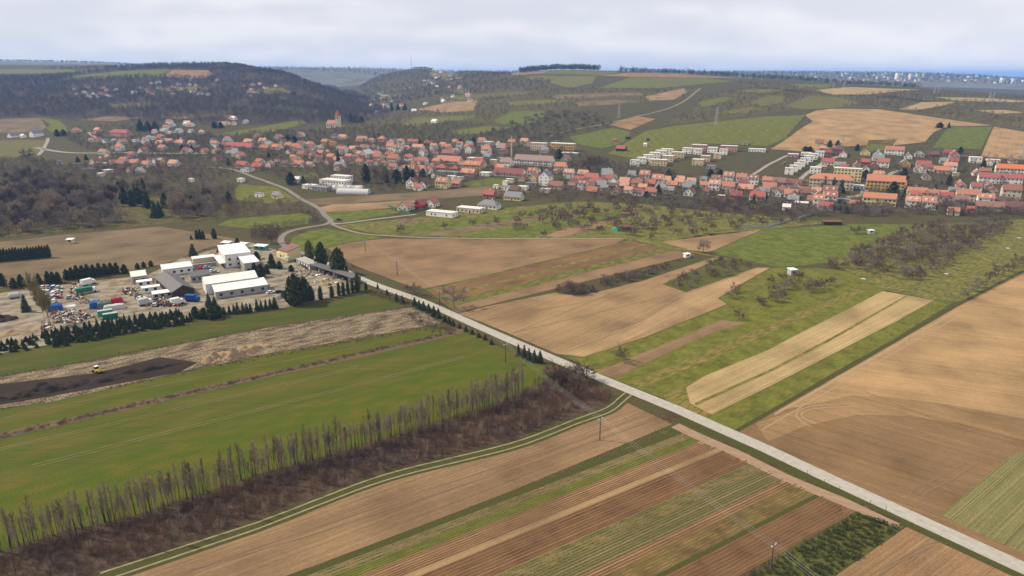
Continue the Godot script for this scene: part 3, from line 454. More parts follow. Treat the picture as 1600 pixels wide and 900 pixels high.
[218.7,-862.7,-0.44,11.5,9.0,"Ww2f","in the street below the white terraces"],
[229.6,-855.6,-0.44,10.1,9.0,"Ww2f","in the street below the white terraces"],
[239.5,-886.9,-0.44,18.6,9.0,"Wp2f","in the street below the white terraces"],
[250.8,-865.6,-0.44,11.5,9.0,"Ww2f","in the street beside the building site"],
[260.3,-851.6,-0.44,9.2,7.0,"Ww2f","in the street beside the building site"],
[245.2,-824.3,-0.44,8.5,6.5,"Wk2f","in the street beside the building site"],
[274.6,-876.9,-0.44,20.2,9.0,"Wp2f","in the street beside the building site"],
[308,-870,-0.44,20.0,9.0,"Ww1f","in the street beside the building site"],
[307.3,-914.6,-0.44,7.1,5.4,"Gg1f","in the street beside the building site"],
[339,-833.2,-0.44,11.5,9.0,"Wp1f","in the street beside the building site"],
[357.3,-840,-0.44,11.1,9.0,"Ww1f","in the street beside the building site"],
[295,-730.1,-0.44,8.7,6.7,"Ww2f","in the street beside the building site"],
[305.7,-745.2,-0.44,8.5,6.5,"Ww2f","in the street beside the building site"],
[314.9,-757.7,-0.44,7.9,6.0,"Ww2f","in the street beside the building site"],
[324.6,-772.8,-0.44,8.4,6.4,"Ww2f","in the street beside the building site"],
[334.2,-787.5,-0.44,9.0,6.8,"Ww2f","in the street beside the building site"],
[345.1,-802.5,-0.44,9.6,7.3,"Ww2f","in the street beside the building site"],
[355.9,-816.9,-0.44,10.1,7.7,"Ww2f","in the street beside the building site"],
[369.6,-830.4,-0.44,9.9,7.5,"Ww2f","in the street beside the building site"],
[324.7,-734.7,-0.44,10.8,9.0,"Ww2f","in the street beside the building site"],
[341.7,-755.5,-0.44,7.1,5.4,"Wb1f","in the street beside the building site"],
[359.6,-784.3,-0.44,13.4,9.0,"Rw1l","in the street beside the building site"],
[389.6,-867.1,-0.44,8.9,6.8,"Tp1h","in the street beside the building site"],
[398.2,-844,-0.44,12.3,9.0,"Bm2h","in the street beside the building site"],
[399.1,-901.9,-0.44,10.2,7.8,"Tc1l","in the street beside the building site"],
[208,-696.7,-0.44,9.4,7.2,"Tw1l","in the street beside the building site"],
[219.8,-694.2,-0.44,10.5,9.0,"Tw2l","in the street beside the building site"],
[230.7,-687.6,-0.44,10.0,7.6,"Tw2l","in the street beside the building site"],
[240.8,-681.7,-0.44,9.3,7.0,"Tw2l","in the street beside the building site"],
[256.7,-686.9,-0.44,9.3,7.1,"Tw1l","in the street beside the building site"],
[265.9,-679.2,-0.44,13.1,9.0,"Bp1l","in the street beside the building site"],
[278.5,-673.2,-0.44,12.9,9.0,"Bw1l","in the street beside the building site"],
[292.1,-679.3,-0.44,5.7,4.3,"Bp1l","in the street beside the building site"],
[195,-656.5,-0.44,10.3,7.8,"Tw2l","in the street beside the building site"],
[210.2,-660.9,-0.44,11.2,9.0,"Tw1l","in the street beside the building site"],
[223.3,-650.3,-0.44,14.2,9.0,"Tb1l","in the street beside the building site"],
[248.5,-657.3,-0.44,12.5,9.0,"Tw1l","in the street beside the building site"],
[256,-640,-0.44,10.1,7.7,"Tw1l","in the street beside the building site"],
[267.6,-643.2,-0.44,6.8,5.1,"Bg1l","in the street beside the building site"],
[277.1,-643.9,-0.44,8.1,6.2,"Tw1l","in the street beside the building site"],
[285.6,-639.2,-0.44,8.7,6.6,"Tw1l","in the street beside the building site"],
[290.6,-621.5,-0.44,11.7,9.0,"Tw2l","in the street beside the building site"],
[202.6,-635,1.13,8.8,7.6,"Tc1g","in the street beside the building site"],
[243.7,-625.7,1.13,9.3,8.1,"Bw1g","in the street beside the building site"],
[225.2,-618.2,-0.44,5.9,4.5,"Tc1l","in the street beside the building site"],
[251.9,-607.2,1.13,11.6,10.1,"Bw1g","in the street beside the building site"],
[275.2,-610.1,1.13,9.1,7.9,"Tb1g","in the street beside the building site"],
[225.8,-555.5,-0.44,6.2,4.7,"Ww1l","in the street beside the building site"],
[245.3,-573.3,-0.44,10.5,9.0,"Wg1f","in the street beside the building site"],
[261.4,-586.6,-0.44,10.8,9.0,"Bg1l","in the street beside the building site"],
[187.9,-608.9,-0.44,5.8,4.4,"Wb1f","in the street beside the building site"],
[221.3,-763.6,-0.44,9.5,7.2,"Gg1f","in the street beside the building site"],
[185,-644.8,-0.44,4.7,3.6,"Bg1l","in the street beside the building site"],
[341.9,-698.7,-0.44,25.7,9.0,"Wy4f","near the ochre apartment block"],
[310.9,-664.9,-0.44,39.1,12.0,"Oc3h","near the ochre apartment block"],
[359.3,-657.3,-0.44,32.7,12.0,"Oo3l","near the ochre apartment block"],
[314.6,-580.6,-0.44,25.4,9.0,"Oy2l","near the ochre apartment block"],
[429.6,-841.2,1.13,13.6,11.0,"By1g","near the ochre apartment block"],
[438.7,-826.7,1.13,13.8,11.0,"Gw1g","near the ochre apartment block"],
[464.2,-840.2,-0.44,20.4,9.0,"Tw2l","near the ochre apartment block"],
[401.3,-782.1,-0.44,9.7,7.4,"Rb1l","near the ochre apartment block"],
[383,-743.3,1.13,8.6,7.5,"Bw1g","near the ochre apartment block"],
[401.3,-762,1.13,8.0,7.0,"Rb1g","near the ochre apartment block"],
[469.4,-818.2,1.13,9.4,8.2,"Bw1g","near the ochre apartment block"],
[488,-828.1,-0.44,10.3,7.8,"Gw1h","near the ochre apartment block"],
[441.8,-774.4,1.13,13.8,11.0,"Go1g","near the ochre apartment block"],
[459.1,-768.2,-0.44,14.1,9.0,"Rw1l","near the ochre apartment block"],
[440,-740.9,1.13,13.2,11.0,"Bw1g","near the ochre apartment block"],
[504.7,-827.8,-0.44,10.3,7.8,"Bm1l","near the ochre apartment block"],
[288.8,-571.1,-0.44,7.2,5.5,"Tb1l","near the ochre apartment block"],
[289.5,-588.6,-0.44,7.4,5.7,"Gg1f","near the ochre apartment block"],
[336.1,-661.4,-0.44,9.7,7.4,"Wu1f","near the ochre apartment block"],
[528.7,-836.3,-0.44,12.5,9.0,"Bm1l","below the green hillside plot"],
[518.6,-810.1,1.13,11.6,10.1,"Rp2g","below the green hillside plot"],
[531.6,-811.3,-0.44,6.0,4.6,"Bm1l","below the green hillside plot"],
[532.2,-792.2,-0.44,12.2,9.0,"Ww2f","below the green hillside plot"],
[461.8,-738.1,-0.44,15.1,9.0,"Oc1l","below the green hillside plot"],
[503.6,-785.1,-0.44,8.0,6.1,"Rm1l","below the green hillside plot"],
[465.9,-719.4,-0.44,5.8,4.4,"Wc1f","below the green hillside plot"],
[553.4,-793.1,-0.44,13.5,9.0,"Ww1f","below the green hillside plot"],
[530.8,-732.9,-0.44,25.1,9.0,"Xw2l","below the green hillside plot"],
[479.4,-688.2,-0.44,18.1,9.0,"Rw2l","below the green hillside plot"],
[498.1,-684.2,-0.44,20.1,9.0,"Rw2l","below the green hillside plot"],
[375.6,-631,-0.44,15.9,9.0,"Tw1l","below the green hillside plot"],
[386.2,-623.5,-0.44,9.3,7.1,"Tw1l","below the green hillside plot"],
[398,-626.6,-0.44,5.4,4.1,"Tw1l","below the green hillside plot"],
[415,-639.2,-0.44,8.8,6.7,"Ge1l","below the green hillside plot"],
[402.5,-600.8,-0.44,16.4,9.0,"Tc2l","below the green hillside plot"],
[335.5,-567,-0.44,10.5,8.0,"Tw2l","below the green hillside plot"],
[345.7,-561.9,-0.44,10.3,9.0,"Tw2l","below the green hillside plot"],
[390.6,-589.4,-0.44,10.2,7.8,"Bc1l","below the green hillside plot"],
[351.3,-536.8,-0.44,8.1,6.2,"Tc1l","below the green hillside plot"],
[393.8,-557.4,-0.44,19.3,9.0,"Bg1l","below the green hillside plot"],
[415,-555.7,-0.44,20.9,9.0,"Bg1l","below the green hillside plot"],
[443.9,-605.1,-0.44,14.2,9.0,"Tc3l","below the green hillside plot"],
[453.9,-601.6,-0.44,6.3,4.8,"Tc1l","below the green hillside plot"],
[371.4,-547.1,-0.44,5.1,3.9,"Rb1l","below the green hillside plot"],
[-87.5,-558.4,1.13,11.5,10.0,"Tc1g","by the lane at the meadow edge"],
[-76.8,-567,1.13,9.8,8.5,"Rr1g","by the lane at the meadow edge"],
[-67.7,-573.2,1.13,9.9,8.6,"Tw1g","by the lane at the meadow edge"],
[-55.4,-532.2,-0.44,23.8,9.0,"Ww1f","by the lane at the meadow edge"],
[-33.8,-549.2,-0.44,21.1,9.0,"Wc1f","by the lane at the meadow edge"],
[-19,-564.9,-0.44,17.5,9.0,"Gw1h","by the lane at the meadow edge"],
[-408.4,-919.4,1.15,9.8,8.2,"Tc1g","in the hamlet before the church"],
[-362.2,-907.2,-0.36,9.0,8.4,"Gw1l","in the hamlet before the church"],
[-351.3,-881.9,-0.46,8.8,8.3,"Gw1l","in the hamlet before the church"],
[-325.3,-988.3,1.19,11.0,8.8,"Bc1g","in the hamlet before the church"],
[-294.4,-947.1,-0.35,12.0,7.9,"Tc1l","in the hamlet before the church"],
[-403.8,-974.6,-0.39,10.9,8.2,"Bb1l","in the hamlet before the church"],
[-255.2,-819.8,-0.39,13.0,8.3,"Tc1l","in the hamlet before the church"],
[-391.1,-915.9,1.07,10.9,7.2,"Tc1g","in the hamlet before the church"],
[-427.2,-1045.8,-0.55,9.5,8.5,"Tw1l","in the hamlet before the church"],
[-338.7,-968.4,-0.50,12.4,9.0,"Gw1l","in the hamlet before the church"],
[-435.9,-928.7,-0.41,12.7,8.9,"Bw1l","in the hamlet before the church"],
[-312.2,-973.3,1.10,12.8,8.8,"Bc1g","in the hamlet before the church"],
[-360.3,-845.8,1.16,12.9,7.6,"Bc1g","in the hamlet before the church"],
[-389.4,-1066.2,1.23,11.1,7.9,"Tc1g","in the hamlet before the church"],
[-326.9,-1079.9,-0.41,9.8,8.3,"Bw1l","in the hamlet before the church"],
[-416.2,-974.2,-0.49,9.6,7.7,"Tw2l","in the hamlet before the church"],
[-351.2,-1046.9,1.19,12.1,8.9,"Tc1g","in the hamlet before the church"],
[-434.2,-957.6,-0.33,11.5,7.2,"Bb1l","in the hamlet before the church"],
[-359.6,-1005.2,-0.48,12.0,8.9,"Tw1l","in the hamlet before the church"],
[-298.3,-815.4,-0.55,10.3,7.5,"Tw1l","in the hamlet before the church"],
[-295.1,-972.7,-0.47,12.2,8.1,"Bw1l","in the hamlet before the church"],
[-375.2,-918.6,1.11,12.2,7.9,"Tc1g","in the hamlet before the church"],
[-190.6,-876.5,-0.44,12.6,7.3,"Tw1l","near the two tunnel greenhouses"],
[-110.6,-815.1,-0.50,10.6,8.1,"Rw1l","near the two tunnel greenhouses"],
[-218.3,-897.3,-0.32,9.1,7.1,"Tw2l","near the two tunnel greenhouses"],
[-256.4,-927.1,-0.33,8.2,8.6,"Gw1l","near the two tunnel greenhouses"],
[-92.7,-751.5,-0.53,10.9,7.0,"Rw1l","near the two tunnel greenhouses"],
[-136,-980,-0.52,9.1,7.2,"Tw1l","near the two tunnel greenhouses"],
[-170.9,-871.5,-0.35,10.4,8.6,"Tw1l","near the two tunnel greenhouses"],
[-143.9,-986.5,-0.35,8.2,8.0,"Tw1l","near the two tunnel greenhouses"],
[-241.9,-850.7,-0.46,9.6,7.6,"Bb1l","near the two tunnel greenhouses"],
[-202.7,-908.2,1.04,9.3,9.0,"Bc1g","near the two tunnel greenhouses"],
[-153.7,-867.9,-0.48,9.9,8.0,"Rw1l","near the two tunnel greenhouses"],
[-96.8,-866,-0.39,8.1,7.4,"Bw1l","near the two tunnel greenhouses"],
[-250.3,-872.5,-0.47,10.1,8.8,"Bb1l","near the two tunnel greenhouses"],
[-232.8,-827.8,1.03,8.0,7.3,"Bc1g","near the two tunnel greenhouses"],
[-125.3,-844.3,-0.53,11.6,7.2,"Rw1l","near the two tunnel greenhouses"],
[-207.4,-824.9,-0.47,12.7,8.1,"Tw1l","near the two tunnel greenhouses"],
[-182.3,-832.6,1.13,10.9,8.8,"Tc1g","near the two tunnel greenhouses"],
[-232.8,-942.2,1.22,10.9,7.6,"Tw1g","near the two tunnel greenhouses"],
[-268.1,-935.9,-0.52,9.3,8.8,"Bw1l","near the two tunnel greenhouses"],
[-264.8,-995.7,-0.53,8.9,7.2,"Tw1l","near the two tunnel greenhouses"],
[-265.4,-900,1.15,9.9,7.2,"Tc1g","near the two tunnel greenhouses"],
[-115.3,-964.7,-0.37,12.7,7.7,"Bb1l","near the two tunnel greenhouses"],
[-196.3,-786.9,-0.43,12.8,8.3,"Gw1l","near the two tunnel greenhouses"],
[-142.6,-846.3,-0.42,8.3,7.6,"Rw1l","near the two tunnel greenhouses"],
[-216.1,-813.1,1.12,11.2,7.4,"Tc1g","near the two tunnel greenhouses"],
[-154.6,-966.9,-0.38,8.9,8.1,"Tw2l","near the two tunnel greenhouses"],
[-210.8,-920.4,-0.44,9.9,8.7,"Tw1l","near the two tunnel greenhouses"],
[-112.8,-881.3,-0.34,9.5,8.7,"Gg1l","near the two tunnel greenhouses"],
[-148.6,-905.4,-0.51,12.3,8.0,"Tw2l","near the two tunnel greenhouses"],
[-168.6,-968.7,-0.43,11.8,7.5,"Tc1l","near the two tunnel greenhouses"],
[-102.2,-797.3,-0.37,8.7,8.7,"Tw2l","near the two tunnel greenhouses"],
[-256.1,-989.1,1.13,9.0,8.4,"Tw1g","near the two tunnel greenhouses"],
[-79.2,-974,-0.46,8.4,7.4,"Tc1l","around the long factory hall"],
[-13.2,-763.8,-0.38,10.2,7.9,"Tw1l","around the long factory hall"],
[-29,-853.7,1.25,10.6,8.2,"Tw1g","around the long factory hall"],
[41.7,-885.7,-0.51,9.8,8.7,"Gw1l","around the long factory hall"],
[-58.1,-922.8,-0.52,10.0,7.3,"Tw1l","around the long factory hall"],
[9,-830,1.12,8.9,8.7,"Bc1g","around the long factory hall"],
[-56.2,-783.5,-0.36,9.7,7.2,"Tw1l","around the long factory hall"],
[-41.4,-962.8,-0.56,10.2,7.2,"Tw2l","around the long factory hall"],
[64.4,-818.6,1.02,12.0,8.8,"Tc1g","around the long factory hall"],
[-35.9,-786.5,-0.51,12.7,7.2,"Bw1l","around the long factory hall"],
[35.6,-840.9,1.22,12.2,8.7,"Bc1g","around the long factory hall"],
[-29.2,-840.4,-0.47,9.1,8.6,"Gg1l","around the long factory hall"],
[-86.8,-926.1,-0.37,11.8,8.6,"Tw1l","around the long factory hall"],
[22.1,-942,1.03,9.2,8.7,"Tc1g","around the long factory hall"],
[-71.7,-884.1,-0.46,9.0,8.7,"Gw1l","around the long factory hall"],
[59.7,-943.4,1.16,10.3,7.4,"Tc1g","around the long factory hall"],
[-18.4,-774.9,-0.36,11.0,7.4,"Bb1l","around the long factory hall"],
[-81.4,-902.6,-0.52,10.2,7.5,"Bb1l","around the long factory hall"],
[53.6,-753.9,-0.45,12.4,9.0,"Tw2l","around the long factory hall"],
[21.8,-724.7,-0.33,9.8,7.4,"Tw2l","around the long factory hall"],
[-38.5,-810.6,-0.51,11.2,7.1,"Rw1l","around the long factory hall"],
[-13.8,-909.5,-0.48,11.9,7.3,"Gg1l","around the long factory hall"],
[156.2,-690.7,-0.45,8.3,8.1,"Tw1l","in the street below the white terraces"],
[202.6,-612.9,-0.42,10.1,8.5,"Bb1l","in the street below the white terraces"],
[126.4,-719.7,-0.44,8.1,8.3,"Gg1l","in the street below the white terraces"],
[100.6,-718.2,-0.53,11.4,9.0,"Gw1l","in the street below the white terraces"],
[228.2,-673.8,-0.33,9.4,7.5,"Bw1l","in the street below the white terraces"],
[208,-684.8,1.12,10.6,8.8,"Tc1g","in the street below the white terraces"],
[128.7,-690.4,1.09,11.3,8.9,"Bc1g","in the street below the white terraces"],
[149,-699.9,-0.44,8.7,7.5,"Tw1l","in the street below the white terraces"],
[219.5,-606.3,-0.54,12.7,8.9,"Rw1l","in the street below the white terraces"],
[244.9,-590.2,-0.53,9.2,7.7,"Gg1l","in the street below the white terraces"],
[85,-682.1,-0.37,10.8,7.7,"Rw1l","in the street below the white terraces"],
[235.7,-635.7,-0.47,9.8,7.6,"Gw1l","in the street below the white terraces"],
[170.9,-692.7,-0.52,8.0,7.1,"Tw1l","in the street below the white terraces"],
[164.7,-631,1.12,12.1,8.7,"Tw1g","in the street below the white terraces"],
[168.5,-655.6,-0.36,8.4,7.5,"Gg1l","in the street below the white terraces"],
[67.8,-691.2,-0.37,11.2,8.2,"Rw1l","in the street below the white terraces"],
[226.8,-629.1,1.15,9.5,7.0,"Tc1g","in the street below the white terraces"],
[130.1,-633.5,-0.44,11.0,8.4,"Tc1l","in the street below the white terraces"],
[101.6,-732.7,-0.43,10.7,8.8,"Gw1l","in the street below the white terraces"],
[254.9,-621.6,-0.35,11.7,8.8,"Tw1l","in the street below the white terraces"],
[97.7,-638.1,1.15,11.2,7.5,"Tc1g","in the street below the white terraces"],
[148.7,-642.8,-0.50,9.6,7.4,"Gg1l","in the street below the white terraces"],
[142.7,-653.8,-0.49,9.1,7.9,"Gw1l","in the street below the white terraces"],
[117.1,-630.9,-0.51,9.3,7.9,"Bw1l","in the street below the white terraces"],
[68.3,-658.4,-0.34,8.8,7.0,"Tw2l","in the street below the white terraces"],
[141.3,-718.8,-0.41,9.6,7.2,"Bb1l","in the street below the white terraces"],
[271.5,-627.8,-0.35,8.0,7.4,"Bb1l","in the street beside the building site"],
[275.9,-659.1,1.09,12.2,7.6,"Tc1g","in the street beside the building site"],
[296.4,-635.9,-0.43,11.1,7.2,"Tc1l","in the street beside the building site"],
[259.8,-560,-0.47,11.1,7.0,"Rw1l","in the street beside the building site"],
[277.7,-591.1,-0.50,10.3,8.3,"Tw2l","in the street beside the building site"],
[260.5,-575.5,-0.44,8.9,7.9,"Tw2l","in the street beside the building site"],
[383.4,-841.4,-0.42,8.8,7.2,"Bb1l","near the ochre apartment block"],
[413.1,-766.9,-0.47,12.3,8.6,"Tw2l","near the ochre apartment block"],
[384.2,-647.2,1.22,10.0,7.9,"Bc1g","near the ochre apartment block"],
[469.6,-640.3,-0.46,11.1,9.0,"Bw1l","near the ochre apartment block"],
[572.1,-787.3,1.19,12.5,7.7,"Bc1g","near the ochre apartment block"],
[490,-773.9,1.05,12.4,7.0,"Tc1g","near the ochre apartment block"],
[427.3,-805.4,-0.42,12.4,9.0,"Gw1l","near the ochre apartment block"],
[419.3,-583,-0.32,8.8,8.7,"Bw1l","near the ochre apartment block"],
[489.7,-722.5,1.22,9.0,8.3,"Tw1g","near the ochre apartment block"],
[452.5,-640.2,1.05,11.2,8.3,"Bc1g","near the ochre apartment block"],
[388.6,-608.4,-0.36,11.6,7.4,"Rw1l","near the ochre apartment block"],
[379.6,-667.5,-0.32,10.2,8.3,"Tw1l","near the ochre apartment block"],
[479.1,-650.5,-0.33,10.9,8.7,"Tw1l","near the ochre apartment block"],
[438.9,-668.2,1.21,11.9,8.0,"Tw1g","near the ochre apartment block"],
[475.6,-746.2,-0.46,12.1,7.7,"Tw2l","near the ochre apartment block"],
[365,-765.8,-0.54,11.9,7.2,"Gw1l","near the ochre apartment block"],
[359,-680.2,1.15,9.4,8.3,"Tw1g","near the ochre apartment block"],
[539.8,-780.2,1.04,11.9,7.8,"Tw1g","near the ochre apartment block"],
[398.1,-830.3,1.06,11.6,8.3,"Tw1g","near the ochre apartment block"],
[366.2,-617.1,-0.36,9.2,7.2,"Tc1l","near the ochre apartment block"],
[366.6,-585.4,1.24,11.5,8.1,"Bc1g","near the ochre apartment block"],
[385.2,-708.5,1.25,10.5,7.5,"Bc1g","near the ochre apartment block"],
[405.9,-581.3,-0.46,12.0,7.8,"Tw2l","near the ochre apartment block"],
[504.7,-732.4,-0.48,10.9,7.0,"Bb1l","near the ochre apartment block"],
[383.1,-764.5,1.14,11.4,7.4,"Tc1g","near the ochre apartment block"],
[361.3,-748.4,-0.43,8.4,8.7,"Rw1l","near the ochre apartment block"],
[438.6,-644.2,-0.46,9.0,8.0,"Tw2l","near the ochre apartment block"],
[426.3,-704.3,1.19,11.7,7.8,"Bc1g","near the ochre apartment block"],
[453.9,-750.1,-0.54,10.0,7.8,"Bw1l","near the ochre apartment block"],
[462.5,-660.5,1.16,9.6,7.2,"Bc1g","near the ochre apartment block"],
[374.3,-701,-0.39,8.5,7.5,"Tw2l","near the ochre apartment block"],
[493,-787.4,-0.46,8.2,8.0,"Gw1l","near the ochre apartment block"],
[431.3,-653.6,1.23,8.6,8.1,"Tc1g","near the ochre apartment block"],
[458.5,-627.9,-0.40,9.7,7.0,"Bb1l","near the ochre apartment block"],
[-504.2,-946.8,1.11,10.5,8.5,"Tw1g","on the flats below the wooded hill"],
[-570.2,-998.7,1.22,10.4,7.8,"Bc1g","on the flats below the wooded hill"],
[-697.5,-1167.7,-0.48,12.3,7.5,"Bb1l","on the flats below the wooded hill"],
[-600.5,-1174.4,-0.44,9.1,7.2,"Tw1l","on the flats below the wooded hill"],
[-550.8,-1092.3,-0.52,8.9,8.7,"Bb1l","on the flats below the wooded hill"],
[-513.6,-849.7,1.06,9.2,7.6,"Tc1g","on the flats below the wooded hill"],
[-553.5,-937.4,-0.39,12.2,8.1,"Tw1l","on the flats below the wooded hill"],
[-549.3,-971.1,-0.32,9.7,8.1,"Tw2l","on the flats below the wooded hill"],
[-431.4,-846.1,1.08,11.5,7.4,"Tc1g","on the flats below the wooded hill"],
[-432.3,-815,-0.43,12.1,8.0,"Tw1l","on the flats below the wooded hill"],
[-555.3,-1053.2,-0.49,8.7,7.7,"Tw2l","on the flats below the wooded hill"],
[-528.9,-1060.6,-0.39,12.5,7.4,"Gg1l","on the flats below the wooded hill"],
[-498.2,-906.7,-0.54,12.4,7.8,"Rw1l","on the flats below the wooded hill"],
[-480.7,-854,-0.35,10.9,7.5,"Tw1l","on the flats below the wooded hill"]]
const YARD_TURN := 0.542
const HALL_L := 24.9
const PT := {"hall_front": [-146.4,-321], "fact_a": [-164.2,-378], "fact_b": [-149.3,-367.2], "shed_a": [-164.1,-325.1], "shed_b": [-185.5,-350.8], "office": [-192,-361], "green_roof": [-201.1,-346.1], "cabin_a": [-187.1,-329.3], "cabin_b": [-195.2,-339.9], "cabin_c": [-176.8,-319.8], "grey_a": [-171,-348.6], "grey_b": [-168.2,-351.4], "shelter": [-187.6,-387.9], "wall_a": [-186.9,-374.7], "rs_a": [-124.5,-388.7], "rs_b": [-113.3,-376], "rs_c": [-82.4,-347.8], "rs_h": [-129.4,-392.3,-117,-375.5], "yellow_house": [-134.4,-400.7], "hut_field": [-291.3,-439.3], "huts": [-185,-430.8,-173.5,-426.9,-159.4,-421.8], "truck_blue": [-156.1,-317], "truck_skip": [-216.2,-330.9], "truck_a": [-223.6,-344.9], "truck_b": [-176.5,-311.8], "truck_c": [-161.4,-312.5], "tarp_a": [-198.7,-308.2], "tarp_b": [-193.9,-307.6], "tarp_c": [-188.4,-305.9], "tarp_d": [-192,-314.9], "tarp_e": [-215.1,-304.1], "tarp_f": [-212,-309.4], "cont": [-187.4,-296.8,-182.5,-292.4], "tank": [-246.8,-322], "digger": [-154.2,-233], "church": [-300.4,-1201.9], "villa": [-98.9,-735.1], "tunnel": [-149.2,-640.4,-158,-657.3], "chimney": [-0.5,-854.9], "mast": [-434.2,-3095.7], "barn": [81.8,-482.9], "mint": [74.2,-478.6], "hut": [155.5,-364.5], "wagon": [251.3,-468.2], "dshed": [237.5,-498.5], "fcabin": [106.4,-402.5], "car_road": [-132.2,-513.9]}
const CARS := [-185.2,-357.8,-179.8,-354.1,-183.9,-376,-178.3,-376.8,-175.2,-377.4,-172.1,-373.9,-169.6,-369.9,-166.3,-368,-122.4,-330.1,-182.5,-318.6,-170.7,-310,-167.8,-309.4,-232,-328.3,-230.2,-323.7,-226.9,-318.6,-223.2,-315.5,-230,-321.5,-219,-321.8,-225.8,-349.3,-162.7,-310.4,-118.2,-330.9,-244,-339.2,-243,-339.8,-241.2,-339.5,-238.2,-337.9,-238.1,-339.4,-234.9,-337.7,-239,-331.8,-237.4,-331.5,-235.6,-330.9,-233.7,-331,-231.8,-329.6,-231.1,-331.4,-233.5,-323.6,-232.3,-324,-230.5,-323.5,-228.1,-322.2,-228.2,-324,-225.2,-321.9,-186.4,-323,-183.4,-320.7,-180.5,-318.5,-177.5,-316.2,-174.7,-314]
const SCRAP := [
[[-238.6,-330.9,-229.6,-330.9,-225,-324.3,-224.1,-314.2,-229.7,-318],420,1.2],
[[-237,-350.8,-228.9,-350.8,-221.5,-333.7,-214.2,-324.3,-205,-315.5,-206,-310.6,-218.7,-320.5],620,1.3],
[[-202.4,-337.8,-196,-340.6,-185.3,-325.6,-194.1,-326.9],420,1.0],
[[-177.3,-319.2,-170.6,-321.8,-158.6,-309.4,-168.7,-308.2,-173.1,-309.4],420,1.2],
[[-213.5,-299,-209,-302.4,-204,-303.6,-190.6,-293.5,-193.5,-285.1,-204.1,-286.1],900,1.2],
[[-211.7,-290.3,-201.7,-283.6,-195.1,-274.1,-205.9,-278],260,0.5],
[[-247.1,-342,-238.3,-342,-231.7,-332.3,-239.4,-330.9],320,1.2],
[[-121.7,-379.1,-98.6,-360.6,-85.5,-341.5,-99.3,-337,-113.4,-350.8,-121.7,-355.7],240,0.6]]
const PYLONS := [311.2,-1066.9,27,179.1,-1175.9,24,-97.1,-1600.1,29,420.6,-886.8,15,593.6,-804.5,19,728.2,-1610.1,17,755.8,-1619.5,18,922.1,-1547.5,17,931.2,-1548.7,17,948.4,-1404.4,17,956.8,-1405.5,17,338.3,-2225.1,20,374.3,-2226.5,20,514.8,-2130.1,21,523.6,-2134.6,21,574.6,-2138.9,19,652.2,-1964.9,19,658.4,-1967.6,19,682.3,-1949.8,17]
const CITY := [
[2319.7,-4300,20,36],
[2400.7,-4300,18,34],
[2439.2,-4300,18,34],
[2481.6,-4300,20,36],
[2955.5,-4300,22,30],
[3024.9,-4300,20,28],
[1828.6,-4578.7,22,6],
[2270.3,-4545.1,34,6],
[3135.8,-4818.9,12,10],
[2395.7,-4381.1,12,6],
[2091.5,-4171.3,34,10],
[2504.6,-4368.2,22,8],
[3126.3,-4457.2,22,6],
[2216,-4311.5,34,13],
[2494.6,-4727.3,34,6],
[2266.6,-4147.8,22,13],
[2347.8,-4478.4,34,6],
[2900.9,-4803.5,16,6],
[2432.9,-4690,16,8],
[2615.9,-4328.2,16,10],
[2591.1,-4615.1,16,10],
[2502.8,-4785.7,16,13],
[2550.4,-4161.2,12,13],
[2282.9,-4433.7,22,13],
[2277.3,-4137.4,12,10],
[2207.2,-4648.3,12,6],
[2337.5,-4327.7,34,8],
[2809.4,-4578.8,34,8],
[2848.3,-4197.3,12,10],
[2902,-4481.3,34,6],
[2341.1,-4133.7,12,10],
[2221.4,-4662.3,16,13],
[3313.2,-4714.9,34,13],
[2398.4,-4190.6,22,10],
[2594.7,-4748.9,12,13],
[2336.1,-4432.5,12,6],
[2452.3,-4402.9,16,10],
[2280.9,-4442,16,10],
[3164,-4732.2,22,8],
[2228.6,-4215.6,12,13],
[2027.1,-4254.2,34,13],
[1999.1,-4742.2,34,6],
[2855.6,-4389.4,16,6],
[2412,-4356.3,12,8],
[2606.3,-4513.2,22,13],
[2107,-4547.5,16,13],
[2860.5,-4624.3,22,6],
[1991.7,-4184.8,22,13],
[3240.7,-4523.1,12,13],
[2212.2,-4725.7,22,13],
[3016.5,-4279.8,34,10],
[3015.9,-4336.1,22,10],
[1875.8,-4408.1,12,6],
[2847.1,-4630.7,34,6],
[2341.6,-4619.1,12,10],
[2682.2,-4554.7,22,8],
[2736.1,-4302.2,12,8],
[2250.7,-4154.2,12,6],
[2551.4,-4578.3,22,13],
[2358.7,-4747.7,22,13],
[3033.8,-4741,22,8],
[2207,-4768.9,22,8],
[2118.3,-4561.8,12,8],
[1695,-4115.9,22,13],
[3056.1,-4453.6,16,10],
[2786.2,-4839.8,16,10],
[2059.3,-4148.6,34,6],
[2453.7,-4784.2,16,10],
[2412.2,-4376.3,12,6],
[2306.8,-4363.9,34,10]]
